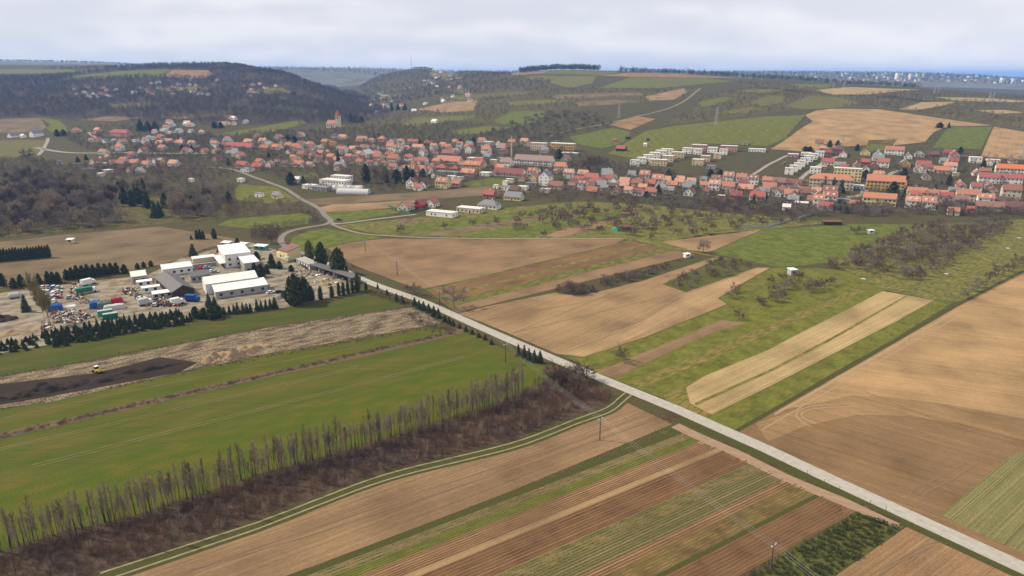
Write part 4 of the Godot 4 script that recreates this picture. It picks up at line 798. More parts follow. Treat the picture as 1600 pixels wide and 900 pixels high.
const COTTAGES := [
[-975.1,-1670.2,"among the trees of the left wooded hill"],
[-1042.7,-1730.5,"among the trees of the left wooded hill"],
[-968,-1659.1,"among the trees of the left wooded hill"],
[-1101,-1843.2,"among the trees of the left wooded hill"],
[-981.5,-1648.4,"among the trees of the left wooded hill"],
[-1044.9,-1703.7,"among the trees of the left wooded hill"],
[-1099.2,-1785.3,"among the trees of the left wooded hill"],
[-1043.5,-1813.8,"among the trees of the left wooded hill"],
[-1011.8,-1713.5,"among the trees of the left wooded hill"],
[-999.3,-1675.6,"among the trees of the left wooded hill"],
[-989.9,-1774.7,"among the trees of the left wooded hill"],
[-950.1,-1678.6,"among the trees of the left wooded hill"],
[-991.6,-1712.6,"among the trees of the left wooded hill"],
[-977.5,-1680.4,"among the trees of the left wooded hill"],
[-1014.7,-1778.9,"among the trees of the left wooded hill"],
[-969.9,-1687,"among the trees of the left wooded hill"],
[-820.2,-1713.6,"on the upper garden slope of the left hill"],
[-894.2,-1802.2,"on the upper garden slope of the left hill"],
[-829.9,-1787.5,"on the upper garden slope of the left hill"],
[-910.3,-1774.3,"on the upper garden slope of the left hill"],
[-942.7,-1809,"on the upper garden slope of the left hill"],
[-845.8,-1764.3,"on the upper garden slope of the left hill"],
[-725.5,-1691.4,"on the upper garden slope of the left hill"],
[-869.5,-1711.3,"on the upper garden slope of the left hill"],
[-863.7,-1813.9,"on the upper garden slope of the left hill"],
[-918,-1726.2,"on the upper garden slope of the left hill"],
[-949,-1875.4,"on the upper garden slope of the left hill"],
[-936.5,-1887.3,"on the upper garden slope of the left hill"],
[-933.1,-1872.1,"on the upper garden slope of the left hill"],
[-867.5,-1853.6,"on the upper garden slope of the left hill"],
[-752.6,-1704.3,"on the upper garden slope of the left hill"],
[-773.1,-1850.3,"on the upper garden slope of the left hill"],
[-789.9,-1754.2,"on the upper garden slope of the left hill"],
[-818.3,-1843.2,"on the upper garden slope of the left hill"],
[-897.7,-1752.4,"on the upper garden slope of the left hill"],
[-840,-1856.6,"on the upper garden slope of the left hill"],
[-874.1,-1941.4,"on the upper garden slope of the left hill"],
[-750.3,-1712.8,"on the upper garden slope of the left hill"],
[-793.5,-1924.9,"on the upper garden slope of the left hill"],
[-782.7,-1741.8,"on the upper garden slope of the left hill"],
[-641.4,-1739.9,"on the flank of the left wooded hill"],
[-671.4,-1843.8,"on the flank of the left wooded hill"],
[-687.5,-1828.8,"on the flank of the left wooded hill"],
[-562.9,-1773,"on the flank of the left wooded hill"],
[-533.7,-1656.6,"on the flank of the left wooded hill"],
[-615.9,-1671.1,"on the flank of the left wooded hill"],
[-553.7,-1762,"on the flank of the left wooded hill"],
[-655.5,-1853.6,"on the flank of the left wooded hill"],
[-624.4,-1801.7,"on the flank of the left wooded hill"],
[-619.3,-1719.2,"on the flank of the left wooded hill"],
[-611,-1839.6,"on the flank of the left wooded hill"],
[-647.7,-1769.3,"on the flank of the left wooded hill"],
[-227,-2602.6,"on the hill below the radio mast"],
[-226.7,-2487.6,"on the hill below the radio mast"],
[-406.6,-4806.6,"on the hill below the radio mast"],
[-221,-2589.6,"on the hill below the radio mast"],
[-330.7,-3094.8,"on the hill below the radio mast"],
[-282.1,-2681.6,"on the hill below the radio mast"],
[-423.9,-4992.5,"on the hill below the radio mast"],
[-479.9,-4992.5,"on the hill below the radio mast"],
[-283.5,-3042.4,"on the hill below the radio mast"],
[-207.4,-2460.9,"on the hill below the radio mast"],
[-323.6,-2633.9,"on the hill below the radio mast"],
[-303,-2601.9,"on the hill below the radio mast"],
[-360.4,-4982.6,"on the hill below the radio mast"],
[-338.9,-3095.5,"on the hill below the radio mast"],
[-189.8,-2479.5,"on the hill below the radio mast"],
[-178.6,-2427.9,"on the hill below the radio mast"],
[-281.8,-2653.3,"on the hill below the radio mast"],
[-322.1,-3036.4,"on the hill below the radio mast"],
[-274.7,-2678,"on the hill below the radio mast"],
[-305.8,-2821.8,"on the hill below the radio mast"],
[-244.4,-2572.4,"on the hill below the radio mast"],
[-297.5,-2974.3,"on the hill below the radio mast"],
[-282.6,-2960.5,"on the hill below the radio mast"],
[-428.4,-4985.4,"on the hill below the radio mast"],
[-286.3,-2533.3,"on the bushy slope below the mast hill"],
[-164.9,-1702.7,"on the bushy slope below the mast hill"],
[-150.1,-1804.4,"on the bushy slope below the mast hill"],
[-95.7,-1621.5,"on the bushy slope below the mast hill"],
[-243.2,-2318.2,"on the bushy slope below the mast hill"],
[-187.6,-2148.6,"on the bushy slope below the mast hill"],
[-189,-2278.5,"on the bushy slope below the mast hill"],
[-176.8,-1797.7,"on the bushy slope below the mast hill"],
[-259.4,-2411.4,"on the bushy slope below the mast hill"],
[-150.4,-2086.9,"on the bushy slope below the mast hill"],
[-107.8,-1757.1,"on the bushy slope below the mast hill"],
[-112.4,-1807.6,"on the bushy slope below the mast hill"],
[-195,-2146.5,"on the bushy slope below the mast hill"],
[-209.8,-1709.5,"on the bushy slope below the mast hill"],
[-273.5,-2484.4,"on the bushy slope below the mast hill"],
[-106.1,-1796.5,"on the bushy slope below the mast hill"],
[-137.5,-1622.8,"on the bushy slope below the mast hill"],
[-149.4,-2037.7,"on the bushy slope below the mast hill"],
[-559.9,-1219.4,"at the foot of the left wooded hill"],
[-505.3,-1275.3,"at the foot of the left wooded hill"],
[-575.4,-1240.3,"at the foot of the left wooded hill"],
[-598,-1209.6,"at the foot of the left wooded hill"],
[-515.8,-1290.7,"at the foot of the left wooded hill"],
[-502.7,-1217.7,"at the foot of the left wooded hill"],
[-614.9,-1258.5,"at the foot of the left wooded hill"],
[-468.3,-1233.9,"at the foot of the left wooded hill"],
[-214.2,-1541.9,"on the bank beyond the church"],
[-139.1,-1266.6,"on the bank beyond the church"],
[-285.8,-1821.1,"on the bank beyond the church"],
[-347.6,-1942.8,"on the bank beyond the church"],
[-292.2,-1716.9,"on the bank beyond the church"],
[-315.2,-1644.4,"on the bank beyond the church"],
[-431.8,-2183.7,"deep in the narrow valley"],
[-412.4,-2253.9,"deep in the narrow valley"],
[-333.3,-1837.4,"deep in the narrow valley"],
[-318.9,-1824,"deep in the narrow valley"],
[-391.3,-1960.7,"deep in the narrow valley"],
[-362.5,-1864.2,"deep in the narrow valley"],
[-358.8,-1951.8,"deep in the narrow valley"],
[-381.9,-2221.6,"deep in the narrow valley"],
[-379.3,-1895.9,"deep in the narrow valley"],
[-352.4,-2067.9,"deep in the narrow valley"]]
const CONIFERS := [
[-121,-394.9,11.6,6.5,"t"],
[-109.9,-380.5,13.9,8.1,"t"],
[-96.7,-365.8,14.1,10.0,"t"],
[-90.9,-360.6,4.4,3.5,"t"],
[-79.1,-333.7,9.6,3.3,"t"],
[-104.7,-313,14.2,11.1,"t"],
[-101.2,-317,11.7,6.9,"t"],
[-98.3,-318,7.2,3.8,"t"],
[-94.4,-320,6.6,2.8,"t"],
[-89.5,-323,6.0,2.5,"t"],
[-86.8,-326.2,6.7,2.2,"t"],
[-84.8,-327.2,6.7,2.3,"t"],
[-83,-329.3,6.7,2.3,"t"],
[-81.2,-331.5,6.8,2.3,"t"],
[-78.9,-331.5,6.8,2.3,"t"],
[-144.4,-308.2,7.6,3.7,"s"],
[-141.7,-308.2,5.7,3.7,"s"],
[-132.7,-297.2,4.3,2.4,"s"],
[-130.7,-298.1,4.6,2.4,"s"],
[-128.9,-299,4.9,2.4,"s"],
[-127.2,-299,6.2,2.7,"s"],
[-125.1,-299.9,5.6,2.4,"s"],
[-123.7,-300.8,5.0,2.4,"s"],
[-121.9,-300.8,4.7,2.4,"s"],
[-119.5,-302.6,6.2,2.7,"s"],
[-117.8,-303.6,5.6,2.4,"s"],
[-116,-304.5,5.7,2.4,"s"],
[-114.2,-305.4,5.7,2.7,"s"],
[-112.4,-306.3,6.3,3.6,"s"],
[-144,-292.9,5.5,5.2,"p"],
[-140.2,-292.9,4.9,5.2,"p"],
[-136.1,-292,6.0,6.4,"p"],
[-134,-294.6,5.2,4.7,"p"],
[-216.8,-450.4,3.6,2.2,"s"],
[-212.9,-450.4,6.3,2.6,"t"],
[-211.6,-452.3,6.3,2.6,"t"],
[-208.6,-450.4,5.9,2.6,"t"],
[-202,-452.3,6.8,3.9,"t"],
[-173.6,-420.1,7.6,4.1,"t"],
[-195.5,-405.6,8.6,5.5,"s"],
[-183.3,-415.2,4.6,4.0,"s"],
[-153.9,-397.9,4.8,5.4,"p"],
[-138.3,-379.1,9.2,6.6,"s"],
[-137.7,-359.4,7.3,6.3,"p"],
[-144.9,-369.7,5.2,4.3,"p"],
[-136.7,-365.8,5.9,4.3,"s"],
[-133,-376.4,4.6,4.4,"p"],
[-124.7,-371,3.8,4.3,"p"],
[-267.2,-342.6,7.0,4.7,"p"],
[-259.1,-339.2,5.5,4.7,"p"],
[-257.5,-342.6,6.3,4.7,"p"],
[-249.6,-344.9,7.0,4.7,"s"],
[-246.4,-347.3,6.7,4.1,"p"],
[-243.7,-347.3,6.4,4.1,"p"],
[-241.7,-348.4,6.0,4.1,"p"],
[-241,-354.4,5.8,4.2,"p"],
[-239,-355.7,6.5,4.2,"p"],
[-236.9,-356.9,7.3,4.5,"p"],
[-234.5,-358.1,6.9,4.6,"p"],
[-232.5,-359.4,7.3,4.6,"p"],
[-230.1,-360.6,6.6,4.6,"p"],
[-227.6,-361.9,7.0,4.6,"p"],
[-225.9,-364.5,6.3,4.3,"p"],
[-223.4,-365.8,6.3,4.3,"p"],
[-220.9,-367,6.0,4.3,"p"],
[-216.6,-367,5.2,4.7,"p"],
[-214.3,-376.4,3.4,3.3,"p"],
[-212.1,-379.1,3.5,3.3,"p"],
[-209.4,-381.9,3.5,3.3,"p"],
[-227.3,-301.7,9.3,4.2,"s"],
[-75.3,-335.9,3.8,2.0,"t"],
[-69.7,-338.1,3.1,1.7,"s"],
[-62.9,-327.2,3.4,2.3,"s"],
[-56.4,-317,4.6,2.5,"s"],
[-53.1,-314,4.5,2.5,"s"],
[-46.7,-310.1,4.8,3.1,"s"],
[-44,-306.3,4.7,2.7,"s"],
[-41.6,-303.6,5.0,3.0,"s"],
[-38.8,-300.8,4.7,3.0,"s"],
[-35.9,-295.5,5.5,3.2,"s"],
[-33.5,-292.9,5.2,3.2,"s"],
[-30.1,-287.8,3.6,2.6,"s"],
[-27.9,-285.3,3.6,2.3,"s"],
[-26,-282.8,3.2,2.3,"s"],
[-22.9,-279.6,2.6,2.2,"s"],
[-19.9,-275.7,2.9,2.2,"s"],
[-17,-272.6,2.6,2.2,"s"],
[-14,-268.9,2.5,2.2,"s"],
[-11.2,-265.9,2.8,2.1,"s"],
[-8.4,-260.9,2.7,2.1,"s"],
[2.5,-248.8,5.5,2.3,"s"],
[4.8,-246.9,6.0,2.5,"s"],
[6.5,-244.4,5.7,2.5,"s"],
[8.6,-242.5,5.6,2.7,"s"],
[10.8,-241.9,5.4,3.0,"s"],
[-335.9,-587,13.9,8.9,"p"],
[-322.7,-574.8,12.5,8.7,"p"],
[-322.6,-587,13.9,8.9,"p"],
[-305.6,-565.9,13.4,8.6,"p"],
[-278.3,-525.1,13.5,8.0,"s"],
[-277.3,-530.2,12.6,7.1,"s"],
[-290.6,-565.9,12.3,7.5,"p"],
[-340.2,-613.1,13.2,6.9,"s"],
[-347.2,-641.3,15.1,7.2,"s"],
[-277.5,-574.8,9.1,5.4,"p"],
[-274.8,-580.8,8.0,5.5,"p"],
[-247.9,-593.3,9.3,6.7,"p"],
[-221.9,-685.9,12.0,11.6,"p"],
[-204,-809.5,17.2,6.8,"s"],
[-147.4,-692.7,18.9,10.4,"p"],
[-127.2,-696,14.9,5.9,"s"],
[-116.8,-692.4,13.5,13.0,"p"],
[-107.4,-699.1,16.3,9.2,"p"],
[-102,-702.5,12.3,9.2,"p"],
[-94.5,-727.4,8.5,8.2,"p"],
[-212.7,-696.2,7.5,5.9,"s"],
[56.7,-837.3,11.3,10.9,"p"],
[31.6,-753.3,6.6,4.2,"s"],
[35.9,-683.1,5.3,3.8,"s"],
[83.1,-748.3,8.0,4.9,"s"],
[160.6,-703,12.3,10.5,"s"],
[135.5,-630.6,9.9,7.1,"p"],
[122.1,-616.5,6.0,7.0,"p"],
[209.3,-587,9.2,5.0,"s"],
[226.1,-606.4,7.1,5.2,"p"],
[209,-721.5,7.0,9.4,"p"],
[219.1,-721.3,7.0,9.4,"p"],
[228.2,-717.9,6.3,9.4,"p"],
[366.4,-865.2,5.8,9.6,"p"],
[371.7,-864.5,5.8,9.6,"p"],
[303.7,-662.5,12.9,5.6,"s"],
[311.1,-668.1,10.4,5.0,"s"],
[310,-657,12.8,5.6,"s"],
[310.2,-641,13.8,7.2,"s"],
[364.7,-706.3,8.9,9.3,"p"],
[349.2,-623.5,13.4,12.9,"p"],
[388.7,-679.3,15.9,11.5,"p"],
[348,-603.1,11.8,5.7,"s"],
[269.5,-557.2,9.9,5.3,"s"],
[268.1,-540.7,7.5,4.6,"s"],
[298.4,-571.8,4.5,3.2,"s"],
[308.9,-580.8,5.1,3.3,"s"],
[405.1,-884.9,8.5,8.2,"p"],
[418.2,-890.7,6.8,8.2,"p"],
[430,-863,7.5,7.2,"p"],
[431.2,-673.8,9.9,7.6,"p"],
[414.5,-593.3,9.9,9.0,"p"],
[419,-593.3,6.4,5.6,"p"],
[521.1,-760.1,8.8,7.1,"p"],
[523.8,-746.1,7.2,5.6,"s"],
[544.3,-840.1,8.1,7.8,"p"],
[610.6,-998.5,7.6,12.8,"p"],
[624.8,-1000.6,8.6,5.5,"s"],
[412,-662.5,5.2,3.7,"s"],
[427.6,-679.5,4.6,3.2,"s"],
[-637,-1198.4,20.6,15.4,"s"],
[-622.8,-1196.4,18.2,15.4,"s"],
[-612.2,-1199.6,17.1,15.4,"s"],
[-762.3,-1168.6,11.2,10.7,"p"],
[-754.9,-1174.1,10.1,10.8,"p"],
[-310.8,-1350.9,18.0,14.8,"s"],
[-296.8,-1325.9,15.1,14.5,"s"],
[-290.4,-1353.2,12.9,14.8,"s"],
[-289.7,-1695.7,20.8,12.3,"s"],
[-271.1,-1676.4,15.8,12.2,"s"],
[-247.8,-1633,17.0,11.9,"s"],
[-508.4,-1194.3,10.2,10.9,"p"],
[-496.7,-1192.3,10.2,10.9,"p"],
[-542.3,-861,7.5,6.4,"s"],
[-542.2,-878.5,7.6,5.7,"s"],
[-326.3,-1012.2,9.7,11.2,"p"],
[-317,-1012.2,8.7,11.2,"p"],
[-455,-955.9,8.3,8.0,"p"],
[-434,-938.5,8.1,7.8,"p"],
[-305.2,-866.2,7.5,6.4,"s"],
[-334.2,-811,9.4,4.5,"s"],
[-201.6,-1054.2,9.1,4.8,"s"],
[-208.6,-1055,9.1,4.9,"s"],
[-53.5,-968,9.3,8.0,"p"],
[-73,-990.1,6.6,4.6,"s"],
[-129.3,-974.1,8.4,6.3,"s"]]
const PINES := [-324.5,-551.6,-362.5,-630.6,-314.6,-620,-259.9,-512.7,-260.6,-496.2,-300.5,-512.7]
const RIVERSIDE := [-579.6,-648.4,-517.6,-748.4,-385.1,-683.9,-269.1,-606.4,-236.6,-535.4,-266.3,-507.9,-323.3,-482.9,-354.6,-462.1,-394.1,-430.4]
const BELT := [-199.7,-271.1,-182.7,-281.2,-156.4,-298.1,-145.4,-292,-142.8,-286.1,-162.6,-273.4,-184.5,-257.5,-192,-260.9]
const BELT2 := [-215.7,-254.1,-209.4,-259.5,-200.4,-268.9,-192.2,-258.2,-194.3,-252.8,-201.7,-248.8,-207.5,-243.1]
const HEDGE := [-321.5,-384.7,-280.7,-402.5]
const POPLARS := [-227.8,-310.1,-215.1,-295.5,-204.5,-283.6]
const ROW := [-130.1,-125.4,-118.5,-132.8,-108.1,-139.8,-94.2,-146.3,-70.5,-164.1,-42.3,-181.9,-20.5,-196.8,-5.4,-207.1,3.3,-215.8]
const THICKET := [-129.6,-124.8,-116.9,-130.6,-107.2,-138.3,-93.4,-144.7,-69.8,-162.2,-41.8,-179.7,-20.3,-194.2,-5.3,-204.7,3.3,-214.8,11.7,-228.5,18.9,-231.3,34.9,-214.3,31.1,-207.1,16.4,-196.8,-1,-183.4,-35.6,-166.3,-63.5,-144.7,-93.4,-125.4,-106.6,-116.2,-116.9,-109.3]
const WEEDS := [
[-168.8,-176.8,-156.2,-185.4,3,1.6,1.0],
[-156.2,-185.4,-93.5,-228.5,4,1.5,1.3],
[-93.5,-228.5,-23.5,-275.7,4,1.5,1.3],
[-169.1,-203.4,-115.5,-235.9,2.5,1.2,0.9],
[-114.3,-238.9,-33.8,-282,4,2.0,1.0],
[-187.9,-229.6,-133.1,-264.5,2,1,0.8],
[-133.1,-264.5,-48.9,-308.2,3,1.4,0.9],
[-47.5,-299,-27.5,-274.1,6,4,1.4],
[-75.5,-333.7,-49.5,-313,5,2.5,1.4],
[217.4,-314,289.3,-371,1.5,0.6,0.7],
[53.4,-196.8,95.3,-144.7,0.8,1.2,0.4],
[50.5,-193,0,-156.8,1.2,0.8,0.5]]
const BARE := [[43.2,-243.1,6.2],[-27.5,-308.2,11.5],[-48.2,-326.2,7.4],[-51.7,-330.4,5.5],[-78.5,-468.2,7.5],[103.2,-292,5.5],[129.6,-316,5.2],[119.7,-310.1,4.5],[153.8,-332.6,6.9],[159.6,-337,6.3],[150.9,-330.4,5.5],[145.7,-337,4.9],[167.2,-343.8,5.7],[224,-322,6.0],[236.2,-333.7,5.5],[243.2,-339.2,6.3],[255.9,-350.8,6.5],[269.5,-363.2,6.7],[280.2,-371,6.8],[291.4,-379.1,8.5],[127.2,-318,5.3],[134.1,-322,4.7],[22,-458.2,5.5],[22.7,-505.5,7.1],[52.5,-525.1,9.4],[40.5,-512.7,8.2],[37.5,-525.1,9.4],[61.8,-478.6,3.8],[65.5,-478.6,3.8],[-48.5,-482.9,5.8],[119.6,-415.2,9.3],[-613.1,-871.1,17.0],[22,-212.8,6.0],[14.9,-223,8.2],[18.2,-222,7.2],[21.3,-223,7.2],[24.2,-225.2,8.2],[26.6,-225.2,6.8],[17.2,-224.1,7.7],[19.9,-219.9,5.2],[-158.5,-439.3,9.8],[-100.1,-766.7,10.5],[-130.6,-685.7,20.3],[93.8,-775.1,15.2],[101,-774.8,15.2],[88.9,-763.4,16.4],[82.2,-767.6,15.0],[278.2,-476.5,4.8],[239.1,-466.1,6.6],[244.5,-468.2,6.1]]
const ORCHARD := [181.5,-379.1,209.6,-408.7,247.1,-442.9,299.4,-489.5,334.6,-500.8,378.4,-510.3,368.8,-491.7,272.9,-402.5,230.8,-360.6,208.6,-346.1,203.4,-365.8]
const PLOTS := [
[[-50.8,-482.9,0,-535.4,82.4,-580.8,155.6,-546.1,237.3,-507.9,176.2,-485.1,98.8,-446.7,79.8,-462.1,27.5,-478.6],9.5,0.6,5.8,"leafless fruit tree on the striped meadows below the village","fruit trees on the meadows","fruit_tree"],
[[80.4,-346.1,125.8,-399.4,140.4,-381.9,89.2,-333.7],6,0.75,3.7,"small leafless tree on the grass island between ploughed fields","trees of the grass island","island_tree"],
[[21.5,-330.4,26.9,-342.6,40.2,-341.5,42.9,-330.4,33.6,-324.1],2.8,0.9,3.6,"leafless bush tree in the dense clump between ploughed strips","bush clump between strips","bush_tree"],
[[45.2,-341.5,50.8,-358.1,71.6,-367,90.3,-387.6,92.8,-381.9,69.1,-353.2,50.1,-340.3],3.6,0.75,3.6,"leafless bush tree in the long thicket between ploughed strips","long thicket between strips","thicket_tree"],
[[102.1,-318,114.5,-332.6,157,-365.8,167,-355.7,152.6,-333.7,119.7,-310.1],8,0.6,5.0,"leafless fruit tree on the meadow left of the large orchard","trees beside the large orchard","meadow_tree"],
[[-10.9,-1188.4,58.9,-1294.4,159.6,-1253.2,159.6,-1090,84.6,-1022.8,53.7,-972.4,-57,-1033.5],12,0.5,6.5,"leafless tree dotted over the green slope behind the school","trees on the slope behind the school","slope_tree"]]
const GARDENS := [
[[-530.3,-908.2,-557.3,-1122.7,-336.5,-1146.9,-98.9,-975.4,76.2,-917,117.6,-790.2,193.9,-689.7,284.6,-673.9,483.4,-842.4,597.3,-804.5,439.7,-525.1,302.5,-530.2,198.1,-520,107.2,-565.9,55.5,-587,0,-606.4,-60.9,-647,-144.9,-641.2,-194.9,-647.3,-281.8,-754.8,-352.5,-682.9,-467,-769.8],6.9,0.8],
[[-803.1,-1216.7,-594.7,-1304.5,-439.2,-1013.9,-464.4,-929.1,-567.3,-943],8.5,0.6],
[[-336.5,-1146.9,-115.7,-1267.3,83.7,-1012.1,76.2,-917,-98.9,-975.4],8.5,0.7]]
const WOODS := [
[[-776.4,-793.2,-639.2,-860,-619,-883.4,-528.9,-811.4,-461.4,-798.8,-385.1,-683.9,-291.8,-660.6,-241.8,-580.8,-232.7,-520,-262.9,-500.8,-318,-474.4,-349,-454.3,-412.2,-405.6],6.8,0.72,7.5,"twig_grey","purple-brown leafless riverside wood beyond the stubble field",false,"riverside_wood"],
[[-640.6,-648.4,-488.1,-648.4,-376.1,-613.1,-274.8,-580.8,-235.2,-538,-264,-503.2,-319.3,-476.5,-350.4,-456.2,-415.2,-408.7],8,0.7,8,"twig_grey","paler grey leafless crowns along the riverside wood edge",false,"riverside_wood"],
[[-404.8,-775,-347.8,-794.7,-274.7,-697.8,-184.4,-606.4,-179.6,-574.8,-185.6,-512.7,-218,-496.2,-286.4,-647.6,-358,-694.2],6,0.55,6,"twig_brown","brown leafless brush between the yard and the hamlet",false,"brushwood"],
[[-196.6,-496.2,-174.4,-557.2,-153,-532.8,-142.6,-503.2,-155,-491.7,-164.2,-476.5,-161.4,-446.7,-173.9,-446.7],3.2,0.85,4.5,"twig_brown","brown leafless hedge brush around the road bend",false,"brushwood"],
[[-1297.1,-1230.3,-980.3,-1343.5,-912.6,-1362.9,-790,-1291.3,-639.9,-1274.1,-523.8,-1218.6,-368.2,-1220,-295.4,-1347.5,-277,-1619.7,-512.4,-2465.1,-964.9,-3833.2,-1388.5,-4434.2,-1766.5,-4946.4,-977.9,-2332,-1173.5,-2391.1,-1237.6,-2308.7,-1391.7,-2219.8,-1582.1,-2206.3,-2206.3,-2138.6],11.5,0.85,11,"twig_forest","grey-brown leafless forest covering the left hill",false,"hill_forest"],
[[-1326.4,-1259.8,-990.3,-1357.9,-653.4,-1302.5,-378.1,-1254.1,-313.9,-1434.2,-559,-2578.6,-639.7,-2039.6,-875.2,-2080.6,-1110.1,-2065.7,-1511.3,-2105.2,-2109.9,-2043],30,0.4,10,"needle","dark evergreens sprinkled through the left hill forest",false,"hill_forest"],
[[-348.4,-1920.5,-184.6,-1856.5,-58.8,-1625,0,-1629.5,91.5,-1691.9,103.6,-1923.2,0,-2177.5,-265,-4938.3,-489.4,-4975.9,-429.6,-3002.4,-606.9,-3074.5,-618.1,-2858.8],14,0.8,9,"twig_forest","greyish leafless scrub forest on the mast hill",false,"slope_scrub"],
[[-318.3,-1157.6,-166.6,-1135.5,-115.7,-1267.3,-44.7,-1223.6,59.7,-1313.3,170.2,-1340,262.6,-1380.8,366.6,-1448.7,436.1,-1641.9,293.8,-1630.7,150.6,-1671.7,89.9,-1662.1,0,-1629.5,-158.1,-1747.8,-215,-1577.5,-306.5,-1399.5],10,0.42,6.5,"twig_brown","brown leafless scrub across the middle slope",false,"slope_scrub"],
[[227.6,-1082,311.9,-1224.8,397.3,-1466.3,557.6,-1630.1,637.2,-1571.5,656.2,-1452.9,813.4,-1500.8,820.5,-1292.1,841.1,-1154,1042.8,-1087.7,902.9,-935.9,724,-987.4,718,-1047.1,673.3,-1137.3,646.7,-1238.7,563.8,-1242.2,472.7,-1209.9,361.9,-1134.2],9,0.5,5.5,"twig_purple","purple-brown leafless scrub on the right slope",false,"slope_scrub"],
[[563.1,-1790.4,691.8,-1709.2,880.3,-1627.2,1075.9,-1487.6,1371.4,-1443.6,1042.8,-1087.7,853.5,-1171.6,827.3,-1303.2,747.4,-1505.1,558.2,-1548.1],11,0.5,6.5,"twig_brown","brown leafless scrub along the upper right slope",false,"slope_scrub"],
[[42.2,-753.2,59,-792.9,93.8,-775.1,133.1,-772.6,177.8,-732.2,171.7,-705.8,107,-715.1,54.3,-726.9],4.5,0.75,6,"twig_grey","leafless tree belt between meadow and street row",false,"brushwood"],
[[321.8,-870.2,375.6,-945.6,417.8,-986.4,460.2,-1067.9,467.3,-1127.1,430.3,-1110.3,408.9,-1015,348.9,-912],9,0.4,4,"twig_brown","leafless bushes around the hillside garden",false,"brushwood"],
[[24.2,-2250,274.2,-2250,284,-2330,25.1,-2330],9,0.95,17,"needle","dark conifer wood on the plateau skyline",true,"skyline_wood"],
[[322.2,-2140,496.3,-2130,738.4,-2060,909.5,-1990,1072.5,-1870,1124.1,-1960,959.8,-2100,788.6,-2200,528.9,-2270,341.7,-2270],14,0.85,13,"needle","dark wood along the right skyline",true,"skyline_wood"],
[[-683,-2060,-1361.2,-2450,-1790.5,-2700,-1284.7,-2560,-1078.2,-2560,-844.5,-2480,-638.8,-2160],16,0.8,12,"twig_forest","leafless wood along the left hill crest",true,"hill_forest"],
[[-3790.6,-4700,3790.6,-4700,4384.3,-5150,-4153.6,-5150],30,0.9,13,"needle","hazy far forest on the last ridge",true,"far_wood"],
[[1379.1,-4050,3266.4,-4050,3958.7,-4650,1583.5,-4650],40,0.6,17,"needle","hazy trees between the far town houses",true,"far_wood"]]
const POLES := [-92.2,-416.8,8.0,-63.5,-363.2,8.6,-34.7,-310.1,8.1,-2.5,-241.9,8.1,26.5,-183.4,7.7,57.1,-125.6,7.8,87.7,-67.7,8.0]
const POSTS := [76.4,-169.8,81.7,-165.2,84.5,-160.8,87,-157.3,92.2,-151.3,94.7,-148.5,79.1,-166.9]
const NURSERY := [87.2,-147.6,95.2,-141.7,56.6,-114.4,41.8,-118]
const FLATS := [243.7,-433.9,191,-355.7,242,-365.8,345.5,-454.3,317.5,-425.2]
const FENCES := [
[187.1,-489.5,238.2,-535.4,1.6,"grey sheet fence along the garden behind the green field","steel"],
[164.7,-485.1,187.1,-489.5,1.6,"low grey sheet fence at the brown plot end","steel"],
[-104.5,-571.8,-82.2,-540.7,1.5,"dark green fence of the first new house plot","paint_green"],
[-82.4,-542,-70.1,-560.1,1.5,"dark green fence beside the lane","paint_green"],
[306.2,-780,326.9,-815.5,2.0,"pale fence by the building site track","wall_k"]]

var rng := RandomNumberGenerator.new()
var M := {}
var TX := {}
var FD := PackedFloat32Array()
var FU := PackedFloat32Array()
var FH: Array[PackedFloat32Array] = []
var names := {}
var unit_box: BoxMesh

func _ready():
	rng.seed = 7
	# camera, sky, sun, exposure
	var cam := Camera3D.new(); cam.name = "camera"; add_child(cam)
	cam.position = Vector3(0, 105, 0); cam.rotation_degrees = Vector3(-17.2, 0, 0)
	cam.fov = 45.77; cam.near = 1.0; cam.far = 30000.0; cam.current = true
	var we := WorldEnvironment.new(); we.name = "world"; add_child(we)
	var e := Environment.new(); we.environment = e
	e.background_mode = Environment.BG_SKY
	e.tonemap_mode = Environment.TONE_MAPPER_LINEAR
	e.tonemap_exposure = 1.5
	e.sdfgi_enabled = true; e.ssao_enabled = true; e.ssil_enabled = true
	var sky := Sky.new(); var sm := PanoramaSkyMaterial.new(); sm.panorama = sky_picture(); sm.energy_multiplier = 0.78
	sky.sky_material = sm; e.sky = sky
	e.fog_enabled = true; e.fog_density = 0.000078; e.fog_light_color = Color(0.50, 0.70, 1.0)
	var sun := DirectionalLight3D.new(); sun.name = "sun"; add_child(sun)
	sun.look_at_from_position(Vector3(-0.98, 0.93, -0.2) * 10, Vector3.ZERO)
	sun.light_energy = 1.6; sun.light_color = Color(1.0, 0.94, 0.83); sun.light_angular_distance = 0.6; sun.shadow_enabled = true
	unit_box = BoxMesh.new()
	make_materials()
	make_ground()
	for f in FIELDS: drape(f[0], f[1], f[2], f[3], poly(f[4]))
	for r in ROADS: road(r)
	strips()
	earthworks()
	make_trees()
	make_houses()
	make_yard()
	landmarks()
	vegetation()
	details()

